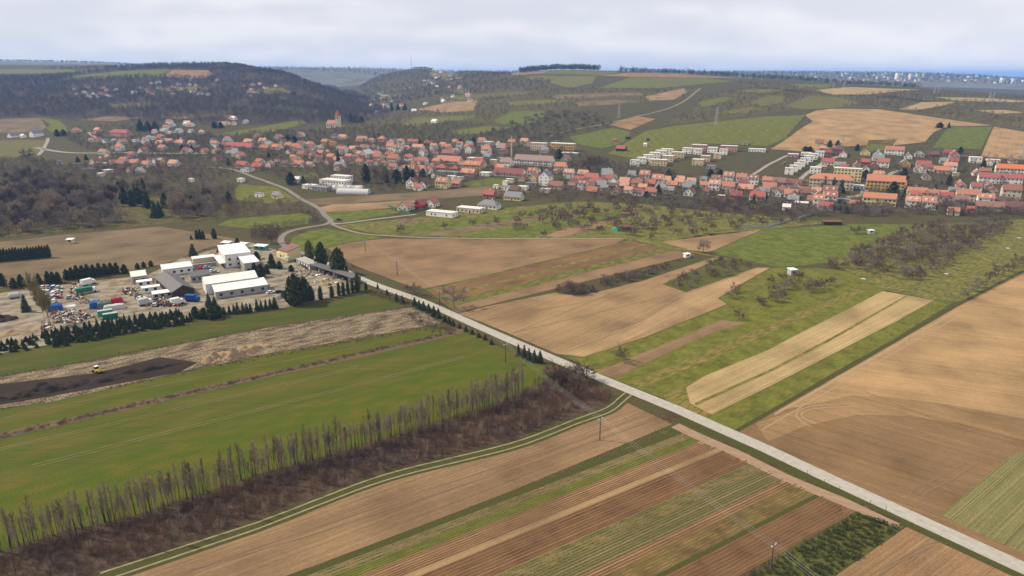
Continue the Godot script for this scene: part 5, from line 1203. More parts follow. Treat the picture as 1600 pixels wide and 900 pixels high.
# ---------- sky ----------
func sky_picture() -> ImageTexture:
	var n := FastNoiseLite.new(); n.seed = 4; n.fractal_octaves = 5; n.frequency = 1.0
	var w := 768; var h := 384
	var im := Image.create(w, h, false, Image.FORMAT_RGBAF)
	for y in h:
		var el := (0.5 - (y + 0.5) / h) * PI
		for x in w:
			var az := (float(x) / w) * TAU
			var d := Vector3(-cos(el) * sin(az), sin(el), cos(el) * cos(az))
			var up := maxf(d.y, 0.0)
			# a thin, even veil of cloud: noise on a flat layer above, stretched to streaks
			var q := d / (up + 0.18)
			var c := n.get_noise_3d(q.x * 0.55, q.z * 1.5, 3.0) * 0.6 + n.get_noise_3d(q.x * 1.7, q.z * 4.6, 9.0) * 0.4
			c = smoothstep(-0.22, 0.3, c)
			var toward := 0.5 + 0.5 * d.normalized().dot(Vector3(-0.72, 0.5, -0.48))
			var blue := Color(0.58, 0.61, 0.675).lerp(Color(0.38, 0.50, 0.72), smoothstep(0.1, 0.9, up))
			var veil := Color(0.80, 0.785, 0.80)
			var k := blue.lerp(veil, c * 0.75 + 0.12)
			k = k.lerp(Color(1.22, 1.17, 1.15), smoothstep(0.5, 0.98, toward) * 0.8)
			k = k.lerp(Color(1.34, 1.24, 1.15), exp(-up * 10.0) * clampf(toward * 1.25 - 0.35, 0.1, 0.85))
			if d.y < 0: k = Color(0.2, 0.2, 0.17)
			im.set_pixel(x, y, k)
	return ImageTexture.create_from_image(im)

# ---------- textures and materials ----------
func noise_tex(key: String, freq: float, stops: Array, oct := 4, size := 512, sd := 1):
	var n := FastNoiseLite.new(); n.seed = sd; n.frequency = freq; n.fractal_octaves = oct
	n.noise_type = FastNoiseLite.TYPE_SIMPLEX_SMOOTH
	var t := NoiseTexture2D.new(); t.noise = n; t.seamless = true; t.width = size; t.height = size
	var g := Gradient.new(); var offs := PackedFloat32Array(); var cols := PackedColorArray()
	for s in stops:
		offs.append(s[0]); cols.append(s[1])
	g.offsets = offs; g.colors = cols; t.color_ramp = g
	TX[key] = t

# drill and harrow lines: tone changes across the rows, hardly along them
func line_tex(key: String, sd_: int, depth: float):
	var n := FastNoiseLite.new(); n.seed = sd_; n.frequency = 1.0; n.fractal_octaves = 4
	var im := Image.create(256, 512, false, Image.FORMAT_RGB8)
	for y in 512:
		var a := TAU * y / 512.0
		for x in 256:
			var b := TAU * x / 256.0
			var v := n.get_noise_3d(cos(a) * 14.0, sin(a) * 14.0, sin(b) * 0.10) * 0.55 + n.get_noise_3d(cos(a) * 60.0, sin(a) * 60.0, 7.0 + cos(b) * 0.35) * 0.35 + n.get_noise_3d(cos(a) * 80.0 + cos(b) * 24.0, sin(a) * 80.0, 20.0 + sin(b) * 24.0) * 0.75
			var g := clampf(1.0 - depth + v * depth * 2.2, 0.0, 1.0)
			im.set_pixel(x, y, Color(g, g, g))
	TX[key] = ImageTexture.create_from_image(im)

func gry(v: float) -> Color: return Color(v, v, v)
func lin(r: float, g: float, b: float) -> Color: return (Color(r, g, b) * 0.74).linear_to_srgb()

func mat(key: String, c: Color, tex := "", sc := Vector2(1, 1), detail := "", dsc := Vector2(1, 1), rough := 1.0):
	var m := StandardMaterial3D.new(); m.resource_name = key
	m.albedo_color = c; m.roughness = rough; m.metallic_specular = 0.2
	m.cull_mode = BaseMaterial3D.CULL_DISABLED
	if tex:
		m.albedo_texture = TX[tex]; m.uv1_scale = Vector3(sc.x, sc.y, 1)
	if detail:
		m.detail_enabled = true; m.detail_blend_mode = BaseMaterial3D.BLEND_MODE_MUL
		m.detail_albedo = TX[detail]; m.detail_uv_layer = BaseMaterial3D.DETAIL_UV_2; m.uv2_scale = Vector3(dsc.x, dsc.y, 1)
	M[key] = m
	return m

func plain(key: String, c: Color, rough := 0.9, tex := "plaster", s := 0.08):
	var m = mat(key, c, "", Vector2.ONE, "", Vector2.ONE, rough)
	if tex:
		m.albedo_texture = TX[tex]; m.uv1_triplanar = true; m.uv1_world_triplanar = true; m.uv1_scale = Vector3(s, s, s)
	return m

func make_materials():
	line_tex("lines", 3, 0.13); line_tex("rows", 8, 0.10); line_tex("lines2", 12, 0.24)
	noise_tex("streak", 0.012, [[0.2, gry(0.84)], [0.5, gry(0.93)], [0.85, gry(1.0)]], 5)
	noise_tex("furrow", 0.03, [[0.15, gry(0.5)], [0.4, gry(0.78)], [0.6, gry(0.92)], [0.9, gry(1.0)]], 5, 512, 3)
	noise_tex("mottle", 0.008, [[0.1, gry(0.80)], [0.4, gry(0.90)], [0.62, gry(0.95)], [0.9, gry(1.0)]], 6, 512, 5)
	noise_tex("clods", 0.06, [[0.1, gry(0.6)], [0.45, gry(0.84)], [0.7, gry(0.95)], [1.0, gry(1.0)]], 5, 512, 6)
	noise_tex("plaster", 0.02, [[0.2, gry(0.93)], [0.5, gry(0.97)], [0.9, gry(1.0)]], 5, 256, 8)
	noise_tex("tiles", 0.05, [[0.2, gry(0.70)], [0.5, gry(0.88)], [0.9, gry(1.0)]], 5, 256, 9)
	noise_tex("crop", 0.012, [[0.15, lin(0.150, 0.138, 0.062)], [0.4, lin(0.122, 0.130, 0.046)], [0.6, lin(0.105, 0.128, 0.038)], [0.9, lin(0.085, 0.118, 0.030)]], 5, 512, 11)
	noise_tex("grass", 0.03, [[0.1, lin(0.205, 0.180, 0.088)], [0.38, lin(0.168, 0.166, 0.068)], [0.6, lin(0.140, 0.157, 0.056)], [0.9, lin(0.110, 0.137, 0.043)]], 6, 512, 12)
	noise_tex("dry", 0.03, [[0.1, lin(0.24, 0.19, 0.105)], [0.4, lin(0.175, 0.160, 0.070)], [0.6, lin(0.115, 0.130, 0.042)], [0.9, lin(0.075, 0.105, 0.030)]], 6, 512, 13)
	noise_tex("garden", 0.012, [[0.1, lin(0.075, 0.058, 0.042)], [0.35, lin(0.125, 0.100, 0.066)], [0.55, lin(0.105, 0.108, 0.050)], [0.75, lin(0.085, 0.112, 0.034)], [0.95, lin(0.18, 0.15, 0.10)]], 6, 512, 14)
	noise_tex("grasspatch", 0.02, [[0.1, lin(0.22, 0.20, 0.09)], [0.5, lin(0.165, 0.175, 0.062)], [0.9, lin(0.105, 0.14, 0.038)]], 5, 512, 17)
	noise_tex("gravel", 0.012, [[0.1, lin(0.20, 0.165, 0.125)], [0.4, lin(0.32, 0.275, 0.215)], [0.65, lin(0.42, 0.375, 0.30)], [0.95, lin(0.50, 0.455, 0.37)]], 6, 512, 15)
	noise_tex("sandy", 0.012, [[0.12, lin(0.13, 0.10, 0.075)], [0.4, lin(0.25, 0.195, 0.135)], [0.65, lin(0.36, 0.29, 0.205)], [0.95, lin(0.43, 0.355, 0.26)]], 6, 512, 16)
	var soils := {"soil_tan": [0.355, 0.24, 0.150], "soil_warm": [0.205, 0.132, 0.084], "soil_mid": [0.275, 0.182, 0.115], "soil_tan2": [0.285, 0.195, 0.130], "soil_light": [0.36, 0.25, 0.165], "soil_red": [0.265, 0.168, 0.112], "soil_brown": [0.235, 0.157, 0.110], "soil_dull": [0.178, 0.135, 0.100], "soil_straw": [0.355, 0.27, 0.168], "soil_black_shade": [0.040, 0.030, 0.026], "soil_dark": [0.185, 0.108, 0.070]}  # the black one is dark soil with shade of the cutting added
	for k in soils:
		var c: Array = soils[k]
		mat(k, lin(c[0] * 1.33, c[1] * 1.28, c[2] * 1.0), "lines", Vector2(1 / 160.0, 1 / 42.0), "mottle", Vector2(1 / 150.0, 1 / 150.0))
	mat("soil_ridge", lin(0.235, 0.135, 0.068), "clods", Vector2(1 / 6.0, 1 / 6.0), "mottle", Vector2(1 / 40.0, 1 / 40.0))
	mat("crop_olive", lin(1.14, 1.10, 0.48), "crop", Vector2(1 / 200.0, 1 / 60.0), "rows", Vector2(1 / 90.0, 1 / 30.0))
	mat("crop_bright", lin(1.22, 1.28, 0.40), "crop", Vector2(1 / 90.0, 1 / 40.0), "clods", Vector2(1 / 14.0, 1 / 14.0))
	mat("crop_dark", lin(0.92, 0.92, 0.48), "crop", Vector2(1 / 200.0, 1 / 60.0), "rows", Vector2(1 / 90.0, 1 / 30.0))
	mat("grass_fresh", lin(1.0, 1.12, 0.5), "grass", Vector2(1 / 80.0, 1 / 36.0), "mottle", Vector2(1 / 45.0, 1 / 45.0))
	mat("grass_green", lin(1.16, 1.14, 0.52), "grass", Vector2(1 / 70.0, 1 / 26.0), "mottle", Vector2(1 / 40.0, 1 / 40.0))
	mat("grass_dry", lin(1.3, 1.25, 0.8), "dry", Vector2(1 / 80.0, 1 / 34.0), "mottle", Vector2(1 / 40.0, 1 / 40.0))
	mat("grass_straw", lin(1.45, 1.32, 0.9), "dry", Vector2(1 / 140.0, 1 / 50.0), "clods", Vector2(1 / 20.0, 1 / 20.0))
	mat("beige_fallow", lin(1.75, 1.5, 1.0), "dry", Vector2(1 / 120.0, 1 / 24.0), "lines", Vector2(1 / 90.0, 1 / 30.0))
	mat("meadow", lin(1.0, 0.98, 0.65), "grass", Vector2(1 / 40.0, 1 / 16.0), "clods", Vector2(1 / 12.0, 1 / 12.0))
	mat("patch", lin(0.80, 0.72, 0.36), "lines2", Vector2(1 / 80.0, 1 / 16.0), "grasspatch", Vector2(1 / 60.0, 1 / 60.0))
	mat("verge", lin(0.72, 0.70, 0.5), "grass", Vector2(1 / 22.0, 1 / 9.0), "clods", Vector2(1 / 7.0, 1 / 7.0))
	mat("scrub", lin(1.5, 1.25, 1.15), "garden", Vector2(1 / 20.0, 1 / 10.0), "clods", Vector2(1 / 8.0, 1 / 8.0))
	mat("ground", lin(1.2, 1.08, 0.85), "garden", Vector2(1 / 110.0, 1 / 80.0), "clods", Vector2(1 / 25.0, 1 / 25.0))
	mat("gravel", lin(1.15, 1.12, 1.06), "gravel", Vector2(1 / 60.0, 1 / 40.0), "clods", Vector2(1 / 12.0, 1 / 12.0))
	mat("sand", lin(1.1, 1.08, 1.0), "sandy", Vector2(1 / 70.0, 1 / 22.0), "furrow", Vector2(1 / 16.0, 1 / 16.0))
	mat("asphalt", lin(0.47, 0.445, 0.39), "rows", Vector2(1 / 90.0, 1 / 9.0), "plaster", Vector2(1 / 14.0, 1 / 14.0))
	mat("concrete", lin(0.46, 0.42, 0.36), "streak", Vector2(1 / 40.0, 1 / 6.0), "clods", Vector2(1 / 8.0, 1 / 8.0))
	mat("forest_floor", lin(0.10, 0.082, 0.062), "streak", Vector2(1 / 60.0, 1 / 40.0), "clods", Vector2(1 / 60.0, 1 / 60.0))
	mat("slope_floor", lin(1.05, 0.92, 0.75), "dry", Vector2(1 / 160.0, 1 / 110.0), "clods", Vector2(1 / 60.0, 1 / 60.0))
	mat("lane", lin(0.34, 0.31, 0.27), "rows", Vector2(1 / 90.0, 1 / 9.0), "clods", Vector2(1 / 9.0, 1 / 9.0))
	mat("soil_track", lin(0.40, 0.275, 0.17), "rows", Vector2(1 / 60.0, 1 / 5.0))
	mat("soil_rut", lin(0.24, 0.155, 0.095), "rows", Vector2(1 / 60.0, 1 / 5.0))
	mat("bank", lin(0.20, 0.145, 0.085), "streak", Vector2(1 / 14.0, 1 / 9.0), "clods", Vector2(1 / 6.0, 1 / 6.0))
	mat("litter", lin(0.125, 0.085, 0.058), "streak", Vector2(1 / 14.0, 1 / 9.0), "clods", Vector2(1 / 9.0, 1 / 9.0))
	mat("far_forest", lin(0.20, 0.19, 0.145), "streak", Vector2(1 / 300.0, 1 / 200.0), "mottle", Vector2(1 / 900.0, 1 / 900.0))
	mat("tram", lin(0.21, 0.185, 0.085), "streak", Vector2(1 / 30.0, 1 / 4.0))
	mat("dirt", lin(0.38, 0.325, 0.205), "streak", Vector2(1 / 30.0, 1 / 4.0), "clods", Vector2(1 / 5.0, 1 / 5.0))
	mat("dirt_brown", lin(0.46, 0.31, 0.205), "streak", Vector2(1 / 30.0, 1 / 3.0), "clods", Vector2(1 / 5.0, 1 / 5.0))
	# roofs and walls: letters are the keys used in the list of houses
	var roofs := {"T": [0.50, 0.245, 0.175], "B": [0.26, 0.14, 0.12], "R": [0.40, 0.13, 0.11], "O": [0.52, 0.235, 0.145], "X": [0.66, 0.20, 0.075], "G": [0.26, 0.265, 0.275], "W": [0.74, 0.72, 0.68], "M": [0.33, 0.24, 0.22]}
	for k in roofs:
		var c: Array = roofs[k]
		plain("roof_" + k, lin(c[0] * 1.12, c[1] * 1.12, c[2] * 1.12), 0.85, "tiles", 0.17)
	var aged := {"T": [[0.34, 0.165, 0.125], [0.50, 0.235, 0.165], [0.62, 0.34, 0.25], [0.45, 0.185, 0.125], [0.56, 0.26, 0.17]], "B": [[0.20, 0.115, 0.10], [0.27, 0.14, 0.115], [0.33, 0.19, 0.16], [0.17, 0.12, 0.115], [0.30, 0.12, 0.11]]}
	for k in aged:
		for v in 5:
			var c: Array = aged[k][v]
			plain("roof_" + k + str(v), lin(c[0], c[1], c[2]), 0.85, "tiles", 0.17)
	var walls := {"w": [0.85, 0.82, 0.75], "c": [0.62, 0.54, 0.40], "y": [0.72, 0.61, 0.32], "o": [0.58, 0.38, 0.16], "g": [0.36, 0.345, 0.32], "p": [0.52, 0.30, 0.26], "b": [0.40, 0.19, 0.13], "k": [0.62, 0.50, 0.32], "d": [0.075, 0.05, 0.04], "m": [0.30, 0.13, 0.15], "r": [0.40, 0.05, 0.05], "u": [0.60, 0.62, 0.66], "e": [0.36, 0.58, 0.22]}
	for k in walls:
		var c: Array = walls[k]
		plain("wall_" + k, lin(c[0] * 1.08, c[1] * 1.08, c[2] * 1.08), 0.95, "plaster", 0.11)
	plain("glass", lin(0.035, 0.042, 0.05), 0.12, "")
	plain("white", lin(0.78, 0.77, 0.74), 0.6, "plaster", 0.06)
	plain("steel", lin(0.42, 0.44, 0.46), 0.5, "plaster", 0.2)
	plain("grey_sheet", lin(0.17, 0.165, 0.165), 0.7, "tiles", 0.12)
	plain("wood", lin(0.085, 0.062, 0.045), 0.9, "tiles", 0.3)
	plain("pole_wood", lin(0.11, 0.085, 0.065), 0.9, "")
	plain("black", lin(0.02, 0.02, 0.022), 0.8, "")
	plain("brick", lin(0.42, 0.20, 0.14), 0.95, "tiles", 0.3)
	for c in [["paint_white", 0.7, 0.7, 0.7], ["paint_red", 0.45, 0.03, 0.03], ["paint_blue", 0.03, 0.10, 0.32], ["paint_dark", 0.04, 0.045, 0.055], ["paint_silver", 0.42, 0.43, 0.44], ["paint_green", 0.03, 0.16, 0.11], ["paint_teal", 0.06, 0.30, 0.25], ["paint_yellow", 0.62, 0.42, 0.05]]:
		plain(c[0], lin(c[1], c[2], c[3]), 0.35, "")
	plain("roof_mint", lin(0.60, 0.70, 0.62), 0.6, "plaster", 0.1)
	plain("tarp_blue", lin(0.04, 0.13, 0.42), 0.6, "tiles", 0.4)
	plain("tarp_grey", lin(0.16, 0.19, 0.17), 0.7, "tiles", 0.4)
	plain("tarp_white", lin(0.70, 0.70, 0.68), 0.6, "tiles", 0.3)
	plain("tarp_red", lin(0.58, 0.05, 0.07), 0.6, "tiles", 0.4)
	plain("tarp_mint", lin(0.10, 0.48, 0.34), 0.6, "tiles", 0.4)
	plain("soil_pile", lin(0.42, 0.30, 0.18), 1.0, "clods", 0.12)
	plain("soil_mud", lin(0.052, 0.040, 0.035), 1.0, "clods", 0.12)
	plain("rust", lin(0.24, 0.115, 0.07), 0.9, "tiles", 0.5)
	for c in [["bark", 0.075, 0.058, 0.046], ["bark_pale", 0.22, 0.20, 0.155], ["twig_brown", 0.150, 0.110, 0.080], ["twig_purple", 0.135, 0.092, 0.080], ["twig_grey", 0.215, 0.182, 0.148], ["twig_pale", 0.34, 0.27, 0.19], ["twig_forest", 0.125, 0.106, 0.085], ["twig_olive", 0.27, 0.215, 0.10], ["twig_red", 0.19, 0.105, 0.07], ["needle", 0.062, 0.082, 0.034], ["needle_olive", 0.13, 0.135, 0.04], ["needle_blue", 0.075, 0.102, 0.066], ["leaf_shrub", 0.060, 0.070, 0.028]]:  # forest twigs are coloured darker in place of cloud shade on the hills
		var m = plain(c[0], lin(c[1], c[2], c[3]), 1.0, "")
		m.vertex_color_use_as_albedo = true

# ---------- ground ----------
func sd(d: float) -> float: return maxf(d, 150.0) + 350.0

func make_ground():
	var nr := GD.size(); var nu := 41; var nc := (nu - 1) * 3 + 1
	for i in nc: FU.append(-1.1 + 2.2 * i / (nc - 1))
	var coarse: Array[PackedFloat32Array] = []
	for j in nr:
		var row := PackedFloat32Array()
		for i in nc:
			var b := mini(i / 3, nu - 2); var t := (i - b * 3) / 3.0
			var p0: float = GH[j][maxi(b - 1, 0)] * 0.1; var p1: float = GH[j][b] * 0.1
			var p2: float = GH[j][b + 1] * 0.1; var p3: float = GH[j][mini(b + 2, nu - 1)] * 0.1
			row.append(p1 + 0.5 * t * (p2 - p0 + t * (2 * p0 - 5 * p1 + 4 * p2 - p3 + t * (3 * (p1 - p2) + p3 - p0))))
		coarse.append(row)
	for j in (nr - 1) * 2 + 1:
		var b := mini(j / 2, nr - 2); var t := (j - b * 2) / 2.0
		FD.append(lerpf(GD[b], GD[b + 1], t))
		var row := PackedFloat32Array()
		for i in nc: row.append(lerpf(coarse[b][i], coarse[b + 1][i], t))
		FH.append(row)
	var st := SurfaceTool.new(); st.begin(Mesh.PRIMITIVE_TRIANGLES)
	for j in FD.size():
		for i in nc:
			var x := FU[i] * sd(FD[j]); var p := Vector3(x, FH[j][i], -FD[j])
			st.set_normal(nrm(x, p.z)); st.set_uv(Vector2(p.x, p.z)); st.set_uv2(Vector2(p.x, p.z))
			st.add_vertex(p)
	for j in FD.size() - 1:
		for i in nc - 1:
			var a := j * nc + i
			for k in [a, a + nc, a + 1, a + 1, a + nc, a + nc + 1]: st.add_index(k)
	structure(commit(st, "ground", M.ground, self))

func row_of(d: float) -> int:
	return clampi(FD.bsearch(d) - 1, 0, FD.size() - 2)

func hgt(x: float, z: float) -> float:
	var d := -z
	if d < 600.0: return 0.0
	var j := row_of(d); var t := (d - FD[j]) / (FD[j + 1] - FD[j])
	var fu := (x / sd(d) + 1.1) / (FU[1] - FU[0])
	var i := clampi(int(fu), 0, FU.size() - 2); var s := clampf(fu - i, 0, 1)
	return lerpf(lerpf(FH[j][i], FH[j][i + 1], s), lerpf(FH[j + 1][i], FH[j + 1][i + 1], s), t)

func nrm(x: float, z: float) -> Vector3:
	if -z < 590.0: return Vector3.UP
	return Vector3(hgt(x - 12, z) - hgt(x + 12, z), 24.0, hgt(x, z - 12) - hgt(x, z + 12)).normalized()

func on(x: float, z: float, dy := 0.0) -> Vector3: return Vector3(x, hgt(x, z) + dy, z)

func poly(a: Array) -> PackedVector2Array:
	var p := PackedVector2Array()
	for i in a.size() / 2: p.append(Vector2(a[2 * i], a[2 * i + 1]))
	return p

# a sheet of material laid on the ground: the outline cut against the ground's own triangles
func drape(called: String, material: String, layer: float, turn: float, p: PackedVector2Array):
	var lo := p[0]; var hi := p[0]
	for q in p:
		lo = lo.min(q); hi = hi.max(q)
	var st := SurfaceTool.new(); st.begin(Mesh.PRIMITIVE_TRIANGLES)
	var j0 := row_of(-hi.y); var j1 := row_of(-lo.y)
	var c := cos(turn); var s := sin(turn); var any := false
	for j in range(j0, j1 + 1):
		var du := FU[1] - FU[0]
		var sa := sd(FD[j]); var sb := sd(FD[j + 1])
		var i0 := clampi(int((minf(lo.x / sa, lo.x / sb) + 1.1) / du), 0, FU.size() - 2)
		var i1 := clampi(int((maxf(hi.x / sa, hi.x / sb) + 1.1) / du), 0, FU.size() - 2)
		for i in range(i0, i1 + 1):
			var v := [Vector3(FU[i] * sa, FH[j][i], -FD[j]), Vector3(FU[i] * sb, FH[j + 1][i], -FD[j + 1]), Vector3(FU[i + 1] * sa, FH[j][i + 1], -FD[j]), Vector3(FU[i + 1] * sb, FH[j + 1][i + 1], -FD[j + 1])]
			for tri in [[v[0], v[1], v[2]], [v[2], v[1], v[3]]]:
				var t2 := PackedVector2Array([Vector2(tri[0].x, tri[0].z), Vector2(tri[1].x, tri[1].z), Vector2(tri[2].x, tri[2].z)])
				var pl := Plane(tri[0], tri[1], tri[2])
				for piece in Geometry2D.intersect_polygons(t2, p):
					var ids := Geometry2D.triangulate_polygon(piece)
					for k in ids:
						var q: Vector2 = piece[k]
						var y: float = (pl.d - pl.normal.x * q.x - pl.normal.z * q.y) / pl.normal.y
						y += layer * (0.03 if -q.y < 700.0 else 0.12)
						st.set_normal(nrm(q.x, q.y))
						st.set_uv(Vector2(q.x * c + q.y * s, -q.x * s + q.y * c)); st.set_uv2(q)
						st.add_vertex(Vector3(q.x, y, q.y)); any = true
	if not any:
		print("nothing draped: ", called); return null
	return structure(commit(st, called, M[material], self))

func road(r: Array):
	var p := poly(r[4])
	# a smooth line through the points
	var cv := Curve2D.new()
	for i in p.size():
		var tan := (p[mini(i + 1, p.size() - 1)] - p[maxi(i - 1, 0)]) * 0.16
		cv.add_point(p[i], -tan, tan)
	var line := cv.tessellate(4, 2.0)
	var half: float = r[2] / 2
	for k in range(0, line.size() - 1, 40):     # laid in runs, each one simple outline
		var run := line.slice(k, mini(k + 41, line.size()))
		if run.size() < 2: continue
		for o in Geometry2D.offset_polyline(run, half, Geometry2D.JOIN_MITER, Geometry2D.END_BUTT):
			var dir := run[run.size() - 1] - run[0]
			drape(r[0], r[1], r[3], dir.angle(), o)

func structure(o: Node):
	if o: o.set_meta("kind", "structure")
	return o

# ---------- building blocks ----------
func numbered(called: String) -> String:
	names[called] = names.get(called, -1) + 1
	return called if names[called] == 0 else "%s_%03d" % [called, names[called]]

func commit(st: SurfaceTool, called: String, m: Material, parent: Node) -> MeshInstance3D:
	var o := MeshInstance3D.new(); o.mesh = st.commit(); o.material_override = m
	o.name = numbered(called) if parent == self else called
	parent.add_child(o, true)
	return o

func new_st() -> SurfaceTool:
	var st := SurfaceTool.new(); st.begin(Mesh.PRIMITIVE_TRIANGLES); return st

func tri(st: SurfaceTool, a: Vector3, b: Vector3, c: Vector3):
	st.set_normal((c - a).cross(b - a).normalized())
	st.add_vertex(a); st.add_vertex(b); st.add_vertex(c)

func quad(st: SurfaceTool, a: Vector3, b: Vector3, c: Vector3, d: Vector3):
	tri(st, a, b, c); tri(st, a, c, d)

func bx(st: SurfaceTool, lo: Vector3, hi: Vector3):
	var p := []
	for i in 8: p.append(Vector3(hi.x if i & 1 else lo.x, hi.y if i & 2 else lo.y, hi.z if i & 4 else lo.z))
	quad(st, p[4], p[6], p[7], p[5]); quad(st, p[1], p[3], p[2], p[0]); quad(st, p[0], p[2], p[6], p[4])
	quad(st, p[5], p[7], p[3], p[1]); quad(st, p[2], p[3], p[7], p[6]); quad(st, p[0], p[4], p[5], p[1])

# outline in (x, y) pushed along z
func extrude(st: SurfaceTool, outline: Array, z0: float, z1: float):
	var p := PackedVector2Array(outline); var n := p.size()
	for i in n:
		var a := p[i]; var b := p[(i + 1) % n]
		quad(st, Vector3(a.x, a.y, z0), Vector3(b.x, b.y, z0), Vector3(b.x, b.y, z1), Vector3(a.x, a.y, z1))
	var ids := Geometry2D.triangulate_polygon(p)
	for k in ids.size() / 3:
		for z in [z0, z1]:
			tri(st, Vector3(p[ids[3 * k]].x, p[ids[3 * k]].y, z), Vector3(p[ids[3 * k + 1]].x, p[ids[3 * k + 1]].y, z), Vector3(p[ids[3 * k + 2]].x, p[ids[3 * k + 2]].y, z))

func tube(st: SurfaceTool, a: Vector3, b: Vector3, ra: float, rb: float, n := 4):
	var d := (b - a).normalized(); var s := d.cross(Vector3(0.31, 0.2, 0.93)).normalized(); var t := d.cross(s)
	for i in n:
		var u := TAU * i / n; var v := TAU * (i + 1) / n
		var p := s * cos(u) + t * sin(u); var q := s * cos(v) + t * sin(v)
		quad(st, a + p * ra, b + p * rb, b + q * rb, a + q * ra)

func thing(called: String, label: String, category: String, at: Vector3, turn := 0.0, group := "") -> Node3D:
	var o := Node3D.new(); o.name = numbered(called); add_child(o)
	o.position = at; o.rotation.y = turn
	return tag(o, label, category, group)

func tag(o: Node, label: String, category: String, group := "", kind := ""):
	o.set_meta("label", label); o.set_meta("category", category)
	if group: o.set_meta("group", group)
	if kind: o.set_meta("kind", kind)
	return o

func part_box(called: String, m: Material, parent: Node, lo: Vector3, hi: Vector3) -> MeshInstance3D:
	var o := MeshInstance3D.new(); o.mesh = unit_box; o.material_override = m; o.name = called
	parent.add_child(o, true)
	o.position = (lo + hi) / 2; o.scale = hi - lo
	return o

# ---------- fields with built relief ----------
func strips():
	for s in STRIPS:
		var p := poly(s[4])
		var field = drape(s[0], s[1], s[2], (p[3] - p[0]).angle(), p)
		if s[3] <= 0.0: continue
		var width := (p[1] - p[0]).length(); var n := maxi(2, int(width / s[3]))
		var st := new_st(); var y0: float = s[2] * 0.03
		var long := ((p[3] - p[0]).length() + (p[2] - p[1]).length()) / 2
		var segs := int(long / 3.0)
		for k in n:
			var t := (k + 0.5 + rng.randf_range(-0.1, 0.1)) / n
			var a := p[0].lerp(p[1], t); var b := p[3].lerp(p[2], t)
			a = a.lerp(b, rng.randf_range(0.0, 0.02))
			var side: Vector2 = (b - a).normalized().orthogonal() * s[3] * 0.36
			var old := []
			for q in segs + 1:
				var m: Vector2 = a.lerp(b, float(q) / segs) + side * rng.randf_range(-0.12, 0.12)
				var h: float = s[5] * rng.randf_range(0.55, 1.15)
				var row := [Vector3(m.x - side.x, y0 - 0.02, m.y - side.y), Vector3(m.x, y0 + h, m.y), Vector3(m.x + side.x, y0 - 0.02, m.y + side.y)]
				if old:
					for v in 2:
						for w in [old[v], row[v], row[v + 1], old[v], row[v + 1], old[v + 1]]:
							st.set_uv(Vector2(w.x, w.z)); st.set_uv2(Vector2(w.x, w.z)); st.add_vertex(w)
				old = row
		st.generate_normals()
		var o := commit(st, "furrow_ridges", M[s[6]], field); o.set_meta("kind", "stuff")

func mound(called: String, m: Material, at: Vector2, rx: float, rz: float, h: float, turn: float, label: String, rough := 0.25, sd_ := 1):
	var n := FastNoiseLite.new(); n.seed = sd_; n.frequency = 0.13; n.fractal_octaves = 3
	var o := thing(called, label, "mound", on(at.x, at.y), turn)
	var st := new_st(); st.set_smooth_group(0); var N := 26
	var P := func(i, j):
		var u: float = i * 2.0 / N - 1.0; var v: float = j * 2.0 / N - 1.0
		var r := u * u + v * v
		var y := h * maxf(0.0, 1.0 - r) * (1.0 + rough * 3.0 * n.get_noise_2d(u * rx, v * rz)) + (n.get_noise_2d(u * rx * 2.3, v * rz * 2.3) * h * rough * 1.4 if r < 0.95 else 0.0)
		return Vector3(u * rx, maxf(y, -0.05) if r < 1.0 else -0.15, v * rz)
	for i in N:
		for j in N:
			var a: Vector3 = P.call(i, j); var b: Vector3 = P.call(i + 1, j); var c: Vector3 = P.call(i + 1, j + 1); var d: Vector3 = P.call(i, j + 1)
			if maxf(maxf(a.y, b.y), maxf(c.y, d.y)) < -0.04: continue
			for w in [a, b, c, a, c, d]: st.add_vertex(w)
	st.index(); st.generate_normals()
	commit(st, "heap", m, o)
	return o

func earthworks():
	var k := 0
	for e in MOUNDS:
		mound("earth_mound", M[e[6]], Vector2(e[0], e[1]), e[2], e[3], e[4], e[5], e[7], e[8], 20 + k); k += 1

# ---------- trees ----------
var TREES := {}

func vary(st: SurfaceTool, r: RandomNumberGenerator, lo := 0.75, hi := 1.25):
	var v := r.randf_range(lo, hi); st.set_color(Color(v, v * r.randf_range(0.96, 1.03), v * r.randf_range(0.94, 1.05)))

func twig(st: SurfaceTool, p: Vector3, d: Vector3, w: float, r: RandomNumberGenerator):
	var s := d.cross(Vector3(r.randf_range(-1, 1), r.randf_range(-1, 1), r.randf_range(-1, 1))).normalized() * w
	tri(st, p - s, p + d, p + s)

func rv(r: RandomNumberGenerator) -> Vector3:
	return Vector3(r.randf_range(-1, 1), r.randf_range(-1, 1), r.randf_range(-1, 1))

